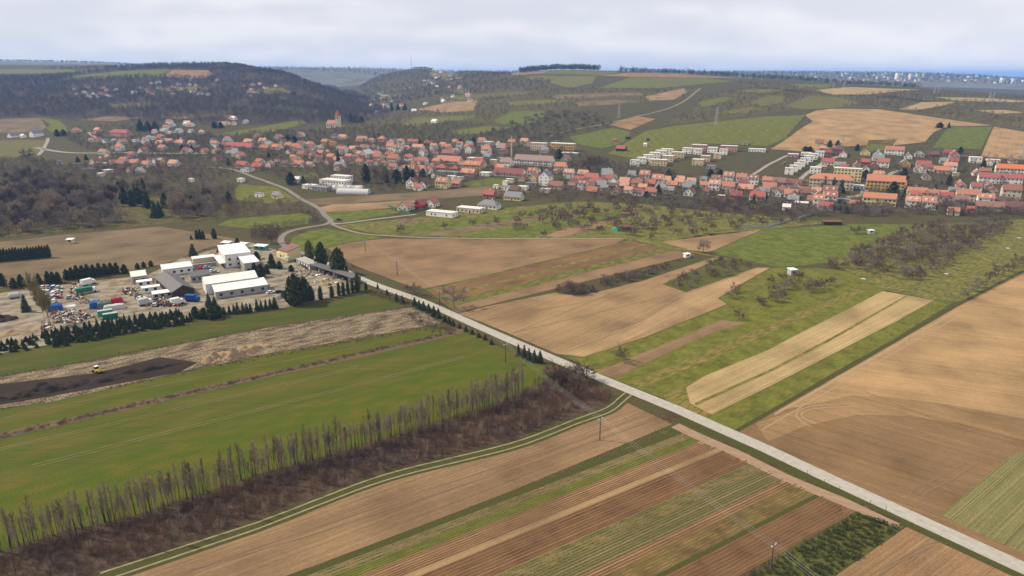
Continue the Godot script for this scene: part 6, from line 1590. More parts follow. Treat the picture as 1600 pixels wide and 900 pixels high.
# spread: how far limbs lean out; unit tree one metre tall, scaled when it is placed
func bare_tree(seed_: int, levels: int, limbs: int, spread: float, clear: float, tw: float, ntw: int, lean := 0.0) -> Array:
	var r := RandomNumberGenerator.new(); r.seed = seed_
	var ts := new_st(); var cs := new_st()
	ts.set_color(Color.WHITE)
	var top := Vector3(r.randf_range(-1, 1) * lean, clear, r.randf_range(-1, 1) * lean)
	tube(ts, Vector3(0, -0.04, 0), top, 0.022, 0.017, 6)
	var todo := []
	var hrest := 1.0 - clear
	tube(ts, top, top + Vector3(0, hrest * 0.45, 0), 0.016, 0.007, 5)
	for i in limbs:
		var a := TAU * (i + r.randf()) / limbs * 1.618
		var up := r.randf_range(0.25, 1.0)
		var d := Vector3(cos(a) * spread, up, sin(a) * spread).normalized()
		todo.append([top + Vector3(0, hrest * 0.4 * r.randf(), 0), d, hrest * r.randf_range(0.38, 0.55), 0.010, 1])
	while todo:
		var b: Array = todo.pop_back()
		var p: Vector3 = b[0]; var d: Vector3 = b[1]; var L: float = b[2]; var rad: float = b[3]; var lv: int = b[4]
		var mid := p + d * L * 0.5 + rv(r) * L * 0.07; var end := p + d * L + rv(r) * L * 0.1
		vary(cs, r)
		if lv < levels:
			tube(cs, p, mid, rad, rad * 0.75, 3); tube(cs, mid, end, rad * 0.75, rad * 0.45, 3)
			var kids := 4
			for k in kids:
				var t := r.randf_range(0.35, 1.0)
				var nd := (d + rv(r) * 0.72 + Vector3(0, 0.14, 0)).normalized()
				todo.append([p.lerp(end, t), nd, L * r.randf_range(0.5, 0.72), rad * 0.5, lv + 1])
		else:
			twig(cs, p, end - p, tw * 1.5, r)
			for k in ntw:
				var q := p.lerp(end, r.randf())
				vary(cs, r)
				twig(cs, q, (d * 0.8 + rv(r)).normalized() * L * r.randf_range(0.6, 1.15), tw, r)
	return [ts.commit(), cs.commit()]

func slender_tree(seed_: int) -> Array:
	var r := RandomNumberGenerator.new(); r.seed = seed_
	var ts := new_st(); var cs := new_st(); ts.set_color(Color.WHITE)
	var p := Vector3(0, -0.03, 0); var rad := 0.014
	var pts := [p]
	for k in 7:
		var q := p + Vector3(r.randf_range(-0.014, 0.014), 1.0 / 7.0, r.randf_range(-0.014, 0.014))
		tube(ts, p, q, rad, rad * 0.82, 5); rad *= 0.82; p = q; pts.append(p)
	for k in 30:
		var t := r.randf_range(0.38, 0.97); var i := mini(int(t * 7), 6)
		var q: Vector3 = pts[i].lerp(pts[i + 1], t * 7 - i)
		var a := r.randf() * TAU; var L := (1.15 - t * 0.8) * r.randf_range(0.14, 0.34)
		var d := Vector3(cos(a) * 0.42, 1.0, sin(a) * 0.42).normalized()
		vary(cs, r)
		tube(cs, q, q + d * L, 0.0032, 0.0012, 3)
		for w in 8:
			vary(cs, r)
			twig(cs, q + d * L * r.randf_range(0.2, 1.0), (d + rv(r) * 0.6).normalized() * L * r.randf_range(0.35, 0.7), 0.0027, r)
	return [ts.commit(), cs.commit()]

# conifers: a trunk, a ragged inner body and many small sprays set through the crown
func conifer(seed_: int, shape: String) -> Array:
	var r := RandomNumberGenerator.new(); r.seed = seed_
	var ts := new_st(); var cs := new_st(); ts.set_color(Color.WHITE)
	tube(ts, Vector3(0, -0.03, 0), Vector3(0, 0.6, 0), 0.03, 0.012, 6)
	var R := func(t: float) -> float:
		if shape == "spruce": return (1.02 - t) * 0.5 * (0.9 + 0.16 * sin(t * 60.0))
		if shape == "thuja": return 0.5 * pow(maxf(0.0, 1.0 - pow(t, 2.2)), 0.62) * (0.80 + 0.2 * smoothstep(0.0, 0.25, t))
		return 0.5 * pow(maxf(0.0, 1.0 - pow(t, 1.6)), 0.75) * (0.74 + 0.26 * smoothstep(0.0, 0.3, t)) * (0.9 + 0.14 * sin(t * 21.0 + seed_))
	var y0 := 0.03
	var n := 9; var m := 10
	for j in m:
		for i in n:
			vary(cs, r, 0.6, 1.0)
			var p := []
			for k in [[i, j], [i + 1, j], [i + 1, j + 1], [i, j + 1]]:
				var t: float = float(k[1]) / m; var a: float = TAU * (k[0] % n) / n
				var q: float = R.call(t) * (0.62 + 0.2 * sin(k[0] % n * 2.7 + k[1] * 1.9 + seed_) + 0.14 * sin(k[0] % n * 5.1 - k[1] * 3.3 + seed_ * 2.0))
				p.append(Vector3(cos(a) * q, y0 + t * (1 - y0) * 0.97, sin(a) * q))
			quad(cs, p[0], p[1], p[2], p[3])
	for k in 760:
		var t := 1.0 - sqrt(r.randf()) if shape == "spruce" else r.randf()
		var a := r.randf() * TAU; var q: float = R.call(t) * (r.randf_range(0.66, 0.95) + 0.17 * sin(a * 3.0 + t * 9.0 + seed_))
		var c := Vector3(cos(a) * q, y0 + t * (1 - y0), sin(a) * q)
		var out := Vector3(cos(a), 0, sin(a))
		var d: Vector3 = out + Vector3(0, -0.35, 0) if shape == "spruce" else (out * 0.35 + Vector3(0, 1, 0) if shape == "thuja" else out + Vector3(0, 0.5, 0))
		vary(cs, r, 0.5, 2.1)
		twig(cs, c, (d + rv(r) * 0.5).normalized() * 0.13 * r.randf_range(0.5, 1.3), 0.03, r)
	return [ts.commit(), cs.commit()]

func shrub(seed_: int, n: int, w: float, up: float) -> ArrayMesh:
	var r := RandomNumberGenerator.new(); r.seed = seed_
	var st := new_st()
	for k in n:
		var d := Vector3(r.randf_range(-1, 1), r.randf_range(0.5, up), r.randf_range(-1, 1)).normalized()
		var base := Vector3(r.randf_range(-0.2, 0.2), -0.05, r.randf_range(-0.2, 0.2))
		vary(st, r, 0.7, 1.3)
		var L := r.randf_range(0.55, 1.0)
		twig(st, base, d * L, w, r)
		for q in 5:
			vary(st, r, 0.7, 1.35)
			twig(st, base + d * L * r.randf_range(0.35, 0.95), (d + rv(r) * 0.8).normalized() * 0.3 * r.randf_range(0.5, 1.1), w * 0.8, r)
	return st.commit()

func leaf_ball(seed_: int) -> ArrayMesh:
	var r := RandomNumberGenerator.new(); r.seed = seed_
	var st := new_st()
	for k in 160:
		var d := rv(r).normalized(); var c := d * r.randf_range(0.25, 0.5) + Vector3(0, 0.45, 0)
		vary(st, r, 0.6, 1.5)
		twig(st, c, (d + rv(r) * 0.9).normalized() * 0.2, 0.06, r)
	return st.commit()

func far_tree(seed_: int, round_: float) -> ArrayMesh:
	var r := RandomNumberGenerator.new(); r.seed = seed_
	var st := new_st(); vary(st, r, 0.6, 0.8)
	tube(st, Vector3(0, -0.1, 0), Vector3(0, 0.6, 0), 0.02, 0.012, 3)
	for k in 170:
		var a := r.randf() * TAU; var t := r.randf()
		var q := sqrt(r.randf()) * 0.42 * round_ * sin(PI * pow(t * 0.9 + 0.08, 0.8))
		var p := Vector3(cos(a) * q, 0.22 + t * 0.7, sin(a) * q)
		vary(st, r, 0.65, 1.4)
		twig(st, p, (Vector3(cos(a) * 0.7, 0.7, sin(a) * 0.7) + rv(r) * 0.6).normalized() * r.randf_range(0.12, 0.26), 0.0095, r)
	return st.commit()

func make_trees():
	for i in 5: TREES["bare%d" % i] = bare_tree(100 + i, 3, 11, 0.95, 0.16, 0.0032, 13, 0.03)
	for i in 3: TREES["tall%d" % i] = bare_tree(200 + i, 3, 14, 0.42, 0.1, 0.006, 16, 0.01)
	for i in 5: TREES["slender%d" % i] = slender_tree(300 + i)
	for i in 3:
		TREES["spruce%d" % i] = conifer(400 + i, "spruce"); TREES["thuja%d" % i] = conifer(410 + i, "thuja"); TREES["pine%d" % i] = conifer(420 + i, "pine")
	for i in 3:
		TREES["far%d" % i] = far_tree(500 + i, [0.9, 1.2, 1.0][i]); TREES["shrub%d" % i] = shrub(520 + i, 26, 0.0095, 2.6)
	for i in 3:
		var st := SurfaceTool.new()
		for k in 2: st.append_from(TREES["slender%d" % i][k], 0, Transform3D.IDENTITY)
		TREES["stem%d" % i] = st.commit()
	for i in 2: TREES["ball%d" % i] = leaf_ball(530 + i)

func put_tree(called: String, kind: String, at: Vector3, h: float, w: float, crown: String, bark: String, label: String, group: String, category := "tree"):
	var size := "low" if h < 4.3 else ("mid-high" if h < 6.0 else ("tall" if h < 9.5 else "very tall"))
	var build_ := "broad" if w > h * 1.02 else ("slim" if w < h * 0.6 else "rounded")
	label = label.trim_prefix("tall ").trim_prefix("small ").trim_prefix("slender ")
	var o := thing(called, size + " " + build_ + " " + label, category, at, rng.randf() * TAU, group)
	var t: Array = TREES[kind]
	for k in 2:
		var m := MeshInstance3D.new(); m.mesh = t[k]; m.material_override = M[[bark, crown][k]]; m.name = ["trunk", "crown"][k]
		o.add_child(m); m.scale = Vector3(w, h, w)
	return o

func many(called: String, meshes: Array, m: String, where: Array, label: String, category: String):
	# what nobody could count: one MultiMesh for each of the few shapes used
	for k in meshes.size():
		var mm := MultiMesh.new(); mm.transform_format = MultiMesh.TRANSFORM_3D; mm.mesh = TREES[meshes[k]]
		var mine := []
		for i in range(k, where.size(), meshes.size()): mine.append(where[i])
		mm.instance_count = mine.size()
		for i in mine.size(): mm.set_instance_transform(i, mine[i])
		var o := MultiMeshInstance3D.new(); o.multimesh = mm; o.material_override = M[m]; o.name = numbered(called); add_child(o)
		tag(o, label, category, "", "stuff")

func scatter(p: PackedVector2Array, gap: float, keep := 1.0, jitter := 0.42) -> Array:
	var lo := p[0]; var hi := p[0]; var out := []
	for q in p:
		lo = lo.min(q); hi = hi.max(q)
	for i in int((hi.x - lo.x) / gap) + 1:
		for j in int((hi.y - lo.y) / gap) + 1:
			var q := lo + Vector2(i + 0.5 + rng.randf_range(-jitter, jitter), j + 0.5 + rng.randf_range(-jitter, jitter)) * gap
			if rng.randf() < keep and Geometry2D.is_point_in_polygon(q, p): out.append(q)
	return out

var closed_to_trees: Array = []
func open_ground(q: Vector2) -> bool:
	for c in closed_to_trees:
		if c[1].has_point(q) and Geometry2D.is_point_in_polygon(q, c[0]): return false
	return true

func close(p: PackedVector2Array):
	var r := Rect2(p[0], Vector2.ZERO)
	for q in p: r = r.expand(q)
	closed_to_trees.append([p, r.grow(0.1)])

func spot(q: Vector2, h: float, w: float) -> Transform3D:
	return Transform3D(Basis(Vector3.UP, rng.randf() * TAU).scaled(Vector3(w, h, w)), on(q.x, q.y, -0.1))

# ---------- houses ----------
const ROOF_WORD := {"T": "terracotta", "B": "dark brown", "R": "red", "O": "orange", "X": "bright orange", "G": "grey", "W": "pale flat", "M": "brown-grey"}
const WALL_WORD := {"w": "white", "c": "cream", "y": "yellow", "o": "ochre", "g": "grey", "p": "pink", "b": "brick", "k": "sand-coloured", "d": "dark wooden", "m": "maroon", "r": "red", "u": "pale blue", "e": "bright green"}

func make_houses():
	for h in HOUSES:
		house(h[0], h[1], h[2], h[3], h[4], h[5], h[6])

func gable_roof(st: SurfaceTool, L: float, W: float, y: float, rise: float, over := 0.45, th := 0.22):
	var hw := W / 2 + over; var drop := rise * over / (W / 2)
	extrude_x(st, [Vector2(-hw, y - drop), Vector2(0, y + rise), Vector2(hw, y - drop), Vector2(hw, y - drop + th), Vector2(0, y + rise + th * 1.1), Vector2(-hw, y - drop + th)], -L / 2 - over * 0.6, L / 2 + over * 0.6)

# outline in (z, y) pushed along x
func extrude_x(st: SurfaceTool, outline: Array, x0: float, x1: float):
	var p := PackedVector2Array(outline); var n := p.size()
	for i in n:
		var a := p[i]; var b := p[(i + 1) % n]
		quad(st, Vector3(x0, a.y, a.x), Vector3(x1, a.y, a.x), Vector3(x1, b.y, b.x), Vector3(x0, b.y, b.x))
	var ids := Geometry2D.triangulate_polygon(p)
	for k in ids.size() / 3:
		for x in [x0, x1]:
			tri(st, Vector3(x, p[ids[3 * k]].y, p[ids[3 * k]].x), Vector3(x, p[ids[3 * k + 1]].y, p[ids[3 * k + 1]].x), Vector3(x, p[ids[3 * k + 2]].y, p[ids[3 * k + 2]].x))

func house(x: float, z: float, turn: float, L: float, W: float, code: String, place: String, called := "", label := "", category := ""):
	var rc := code[0]; var wc := code[1]; var storeys := int(code[2]); var form := code[3]
	var wallh := storeys * 3.1 + (0.4 if form != "f" else 0.5)
	var c := cos(turn); var s := sin(turn)
	var y := 1e9
	for k in [[-1, -1], [1, -1], [1, 1], [-1, 1]]:
		var q := Vector2(k[0] * L / 2, k[1] * W / 2)
		y = minf(y, hgt(x + q.x * c + q.y * s, z - q.x * s + q.y * c))
	var big := L > 24.0
	if called == "":
		called = "house"; category = "house"
		if storeys >= 3: called = "apartment_block"; category = "building"
		elif big: called = "hall"; category = "building"
		elif L * W < 60.0: called = "shed"; category = "shed"
		if wc == "d": called = "barn"; category = "barn"
	if label == "":
		var shape: String = {"l": "gabled", "g": "gabled", "h": "hipped", "f": "flat"}[form]
		var size: String = ["", "low", "two-storey", "three-storey", "four-storey"][storeys]
		label = "%s %s %s with %s %s roof %s" % [size, WALL_WORD[wc], called.replace("_", " "), ROOF_WORD[rc].replace(" flat", ""), shape, place]
	var o := thing(called, label, category, Vector3(x, y - 0.1, z), turn, "buildings " + place)
	var rise := W * 0.42
	var st := new_st(); var base := -1.0 if y > 0.3 else -0.15
	if form in ["l", "g"]:
		extrude_x(st, [Vector2(-W / 2, base), Vector2(-W / 2, wallh), Vector2(0, wallh + rise - 0.05), Vector2(W / 2, wallh), Vector2(W / 2, base)], -L / 2, L / 2)
	else:
		bx(st, Vector3(-L / 2, base, -W / 2), Vector3(L / 2, wallh, W / 2))
	commit(st, "wall", M["wall_" + wc], o)
	var rk := "roof_" + rc
	if rc in ["T", "B"]: rk += str(rng.randi() % 5)
	st = new_st()
	if form in ["l", "g"]:
		gable_roof(st, L, W, wallh, rise)
	elif form == "h":
		var e := 0.5; var q := minf(W / 2, L / 2 - 0.5); var rl := maxf(L / 2 - q, 0.3)
		var A := Vector3(-L / 2 - e, wallh, -W / 2 - e); var B := Vector3(L / 2 + e, wallh, -W / 2 - e); var C := Vector3(L / 2 + e, wallh, W / 2 + e); var D := Vector3(-L / 2 - e, wallh, W / 2 + e)
		var E := Vector3(-rl, wallh + rise, 0); var F := Vector3(rl, wallh + rise, 0)
		quad(st, A, E, F, B); quad(st, D, C, F, E); tri(st, A, D, E); tri(st, B, F, C); quad(st, A, B, C, D)
	else:
		bx(st, Vector3(-L / 2 - 0.2, wallh + 0.003, -W / 2 - 0.2), Vector3(L / 2 + 0.2, wallh + 0.3, W / 2 + 0.2))
	var roof := commit(st, "roof", M[rk], o)
	if form != "f" and rng.randf() < 0.75 and called == "house":
		var cx := rng.randf_range(-0.3, 0.3) * L
		part_box("chimney", M["wall_" + (["b", "g", "w"][rng.randi() % 3])], roof, Vector3(cx - 0.35, wallh + rise * 0.55, -W * 0.14), Vector3(cx + 0.35, wallh + rise + 0.9, -W * 0.14 + 0.7))
	# windows on the long front and both ends
	if -z > 1050.0: return o
	var shed := called == "shed"
	var n := maxi(1, int(L / 3.1))
	if shed: n = 1
	for f in storeys:
		var wy := 1.1 + f * 3.1
		for i in n:
			if rng.randf() < 0.08: continue
			var wx := -L / 2 + L * (i + 0.5) / n
			var ww := 0.62 if not big else 0.8
			if f == 0 and i == n / 2 and not big:
				part_box("door", M.wood, o, Vector3(wx - 0.55, 0.1, W / 2 - 0.05), Vector3(wx + 0.55, 2.15, W / 2 + 0.04))
			else:
				part_box("window", M.glass, o, Vector3(wx - ww, wy, W / 2 - 0.05), Vector3(wx + ww, wy + 1.35, W / 2 + 0.03))
		var k := maxi(1, int(W / 4.0))
		for e in ([-1, 1] if not shed else []):
			for i in k:
				var wz := -W / 2 + W * (i + 0.5) / k
				var xo: float = e * L / 2
				part_box("window", M.glass, o, Vector3(xo - 0.04, wy, wz - 0.55), Vector3(xo + 0.04, wy + 1.3, wz + 0.55))
	if form in ["g", "l"] and not shed and not big:
		for e in [-1, 1]: part_box("attic_window", M.glass, o, Vector3(e * L / 2 - 0.04, wallh + 0.35, -0.5), Vector3(e * L / 2 + 0.04, wallh + 1.4, 0.5))
	if form == "l" and storeys == 2 and not big and rng.randf() < 0.5:
		for q in 2:
			var dx := (q - 0.5) * L * 0.45
			var dm := part_box("dormer", M["wall_w"], roof, Vector3(dx - 0.9, wallh + rise * 0.25, W * 0.2), Vector3(dx + 0.9, wallh + rise * 0.62, W * 0.42))
	return o

# ---------- vehicles ----------
var car_mesh := {}
func wheels(o: Node3D, xs: Array, half: float, r: float):
	if not car_mesh.has(r):
		var c := CylinderMesh.new(); c.top_radius = r; c.bottom_radius = r; c.height = 0.24; c.radial_segments = 12; c.rings = 1; car_mesh[r] = c
	for x in xs:
		for s in [-1, 1]:
			var m := MeshInstance3D.new(); m.mesh = car_mesh[r]; m.material_override = M.black; m.name = "wheel"; o.add_child(m, true)
			m.position = Vector3(x, r, s * half); m.rotation.x = PI / 2

func car(p: Array, turn: float, paint: String, label: String, y := 0.0):
	var o := thing("parked_car", label, "car", on(p[0], p[1], 0.06 + y), turn, "cars standing about the yard and the village")
	if not car_mesh.has("body"):
		var st := new_st()
		extrude(st, [Vector2(-2.1, 0.3), Vector2(-2.15, 0.75), Vector2(-1.95, 0.92), Vector2(1.1, 0.95), Vector2(2.0, 0.78), Vector2(2.12, 0.55), Vector2(2.08, 0.3)], -0.84, 0.84)
		car_mesh.body = st.commit()
		st = new_st()
		extrude(st, [Vector2(-1.85, 0.9), Vector2(-1.4, 1.40), Vector2(0.25, 1.43), Vector2(1.05, 0.93)], -0.72, 0.72); car_mesh.cabin = st.commit()
		st = new_st()
		extrude(st, [Vector2(-1.42, 1.40), Vector2(-1.38, 1.47), Vector2(0.22, 1.49), Vector2(0.28, 1.42)], -0.70, 0.70); car_mesh.top = st.commit()
	for k in [["body", paint], ["cabin", "glass"], ["top", paint]]:
		var m := MeshInstance3D.new(); m.mesh = car_mesh[k[0]]; m.material_override = M[k[1]]; m.name = {"body": "body", "cabin": "window_band", "top": "roof"}[k[0]]; o.add_child(m)
	wheels(o, [-1.3, 1.3], 0.74, 0.31)
	return o

func truck(p: Array, turn: float, cab: String, load_: String, L: float, label: String, lh := 2.6):
	var o := thing("truck", label, "truck", on(p[0], p[1], 0.06), turn, "lorries and vans in the scrap yard")
	var st := new_st()
	extrude(st, [Vector2(L / 2 - 1.9, 0.55), Vector2(L / 2 - 1.9, 2.5), Vector2(L / 2 - 0.55, 2.5), Vector2(L / 2 - 0.1, 1.5), Vector2(L / 2, 0.55)], -1.1, 1.1)
	commit(st, "cab", M[cab], o)
	part_box("windscreen", M.glass, o, Vector3(L / 2 - 0.75, 1.5, -0.95), Vector3(L / 2 - 0.22, 2.2, 0.95))
	part_box("chassis", M.black, o, Vector3(-L / 2, 0.5, -0.5), Vector3(L / 2 - 0.2, 0.8, 0.5))
	st = new_st(); bx(st, Vector3(-L / 2, 0.8, -1.2), Vector3(L / 2 - 2.05, 0.8 + lh, 1.2))
	commit(st, "cargo_box", M[load_], o)
	wheels(o, [-L / 2 + 1.0, -L / 2 + 2.1, L / 2 - 1.0], 1.0, 0.48)

func digger(p: Array, turn: float):
	var o := thing("wheel_loader", "yellow earth-moving machine on the dark soil cutting", "machine", on(p[0], p[1], 0.05), turn)
	var st := new_st(); extrude(st, [Vector2(-2.6, 0.8), Vector2(-2.6, 1.9), Vector2(-0.6, 2.1), Vector2(1.2, 1.6), Vector2(1.2, 0.8)], -1.0, 1.0); commit(st, "body", M.paint_yellow, o)
	st = new_st(); extrude(st, [Vector2(-0.7, 2.0), Vector2(-0.6, 3.4), Vector2(0.7, 3.4), Vector2(0.9, 1.9)], -0.8, 0.8); var cb := commit(st, "cabin", M.glass, o)
	part_box("cabin_roof", M.paint_white, cb, Vector3(-0.85, 3.4, -0.9), Vector3(0.95, 3.6, 0.9))
	st = new_st()
	for s in [-0.7, 0.7]: tube(st, Vector3(0.9, 1.5, s), Vector3(3.1, 0.7, s), 0.18, 0.15, 4)
	commit(st, "lift_arm", M.paint_yellow, o)
	st = new_st(); extrude(st, [Vector2(3.0, 0.2), Vector2(3.0, 1.1), Vector2(3.3, 1.1), Vector2(3.9, 0.25), Vector2(3.9, 0.15)], -1.3, 1.3); commit(st, "bucket", M.steel, o)
	wheels(o, [-1.7, 1.4], 1.05, 0.75)
	o.scale = Vector3.ONE * 0.72

# a building with its own measures: form f flat, g gable along x, s single slope up to the back
func block(called: String, label: String, category: String, p: Array, turn: float, L: float, W: float, h: float, rise: float, form: String, wall: String, roofm: String, win := 0):
	var o := thing(called, label, category, on(p[0], p[1], -0.02), turn)
	var st := new_st()
	if form == "g": extrude_x(st, [Vector2(-W / 2, 0), Vector2(-W / 2, h), Vector2(0, h + rise), Vector2(W / 2, h), Vector2(W / 2, 0)], -L / 2, L / 2)
	else: extrude_x(st, [Vector2(-W / 2, 0), Vector2(-W / 2, h + rise), Vector2(W / 2, h), Vector2(W / 2, 0)], -L / 2, L / 2)
	commit(st, "wall", M[wall], o)
	st = new_st()
	if form == "g": gable_roof(st, L, W, h, rise, 0.5, 0.2)
	else: extrude_x(st, [Vector2(-W / 2 - 0.4, h + rise + 0.02), Vector2(W / 2 + 0.4, h + 0.02), Vector2(W / 2 + 0.4, h + 0.3), Vector2(-W / 2 - 0.4, h + rise + 0.3)], -L / 2 - 0.3, L / 2 + 0.3)
	var rf := commit(st, "roof", M[roofm], o)
	if L > 11.0 and h > 2.5:
		# standing seams of the sheet roof
		st = new_st(); var ns := int(L / 1.6)
		for i in ns:
			var sx := -L / 2 + L * (i + 0.5) / ns
			if form == "g":
				for e in [-1.0, 1.0]: tube(st, Vector3(sx, h + 0.2, e * W / 2), Vector3(sx, h + rise + 0.2, 0), 0.05, 0.05, 3)
			else: tube(st, Vector3(sx, h + rise + 0.31, -W / 2 - 0.3), Vector3(sx, h + 0.31, W / 2 + 0.3), 0.05, 0.05, 3)
		commit(st, "roof_seams", M.steel, rf).set_meta("kind", "stuff")
	for i in win:
		var wx := -L / 2 + L * (i + 0.5) / win
		for f in (2 if h > 6.5 else 1):
			part_box("window", M.glass, o, Vector3(wx - 0.7, 1.1 + f * 3.0, W / 2 - 0.05), Vector3(wx + 0.7, 2.4 + f * 3.0, W / 2 + 0.03))
	return o

func side_windows(o: Node3D, L: float, W: float, n: int, floors: int):
	for i in n:
		for f in floors:
			var wz := -W / 2 + W * (i + 0.5) / n
			part_box("window", M.glass, o, Vector3(-L / 2 - 0.03, 1.2 + f * 3.0, wz - 0.6), Vector3(-L / 2 + 0.05, 2.5 + f * 3.0, wz + 0.6))

func draped_tarp(p: Array, turn: float, L: float, W: float, h: float, m: String, label: String, sd_: int):
	var o := thing("tarpaulin_stack", label, "tarpaulin", on(p[0], p[1], 0.0), turn)
	var n := FastNoiseLite.new(); n.seed = sd_; n.frequency = 0.5
	var st := new_st(); var N := 12
	var P := func(i, j):
		var u: float = i * 2.0 / N - 1.0; var v: float = j * 2.0 / N - 1.0
		var edge := maxf(absf(u), absf(v))
		var y := 0.05 if edge > 0.99 else h * (1.0 + 0.22 * n.get_noise_2d(u * L, v * W)) * (1.0 if edge < 0.8 else 0.92)
		return Vector3(u * L / 2 * (1.0 + 0.06 * n.get_noise_2d(v * 9, u * 7)), y, v * W / 2 * (1.0 + 0.06 * n.get_noise_2d(u * 9, v * 7)))
	for i in N:
		for j in N: quad(st, P.call(i, j), P.call(i + 1, j), P.call(i + 1, j + 1), P.call(i, j + 1))
	commit(st, "sheet", M[m], o)

func scrap(p: PackedVector2Array, n: int, label: String, top := 1.2):
	# heaps of mixed scrap: too small and tangled to pick apart
	var lo := p[0]; var hi := p[0]
	for q in p:
		lo = lo.min(q); hi = hi.max(q)
	var by := {}
	for k in n:
		var q := Vector2(rng.randf_range(lo.x, hi.x), rng.randf_range(lo.y, hi.y))
		if not Geometry2D.is_point_in_polygon(q, p): continue
		var key: String = ["rust", "steel", "wall_w", "wood", "black", "brick", "rust", "grey_sheet", "wall_g", "wood", "wall_k", "wall_c"][rng.randi() % 12]
		if not by.has(key): by[key] = new_st()
		var s := Vector3(rng.randf_range(0.15, 1.0), rng.randf_range(0.1, 0.5), rng.randf_range(0.1, 0.6)) * rng.randf_range(0.35, 1.0)
		var b := Basis.from_euler(Vector3(rng.randf_range(-0.6, 0.6), rng.randf() * TAU, rng.randf_range(-0.6, 0.6)))
		var at := on(q.x, q.y, s.y * 0.4 + rng.randf() * rng.randf() * top)
		var c := []
		for i in 8: c.append(at + b * Vector3(s.x if i & 1 else -s.x, s.y if i & 2 else -s.y, s.z if i & 4 else -s.z))
		var st: SurfaceTool = by[key]
		quad(st, c[4], c[6], c[7], c[5]); quad(st, c[1], c[3], c[2], c[0]); quad(st, c[0], c[2], c[6], c[4]); quad(st, c[5], c[7], c[3], c[1]); quad(st, c[2], c[3], c[7], c[6])
	var o := Node3D.new(); o.name = numbered("scrap_heap"); add_child(o); tag(o, label, "scrap", "", "stuff")
	for key in by: commit(by[key], "scrap_pieces", M[key], o).set_meta("kind", "stuff")

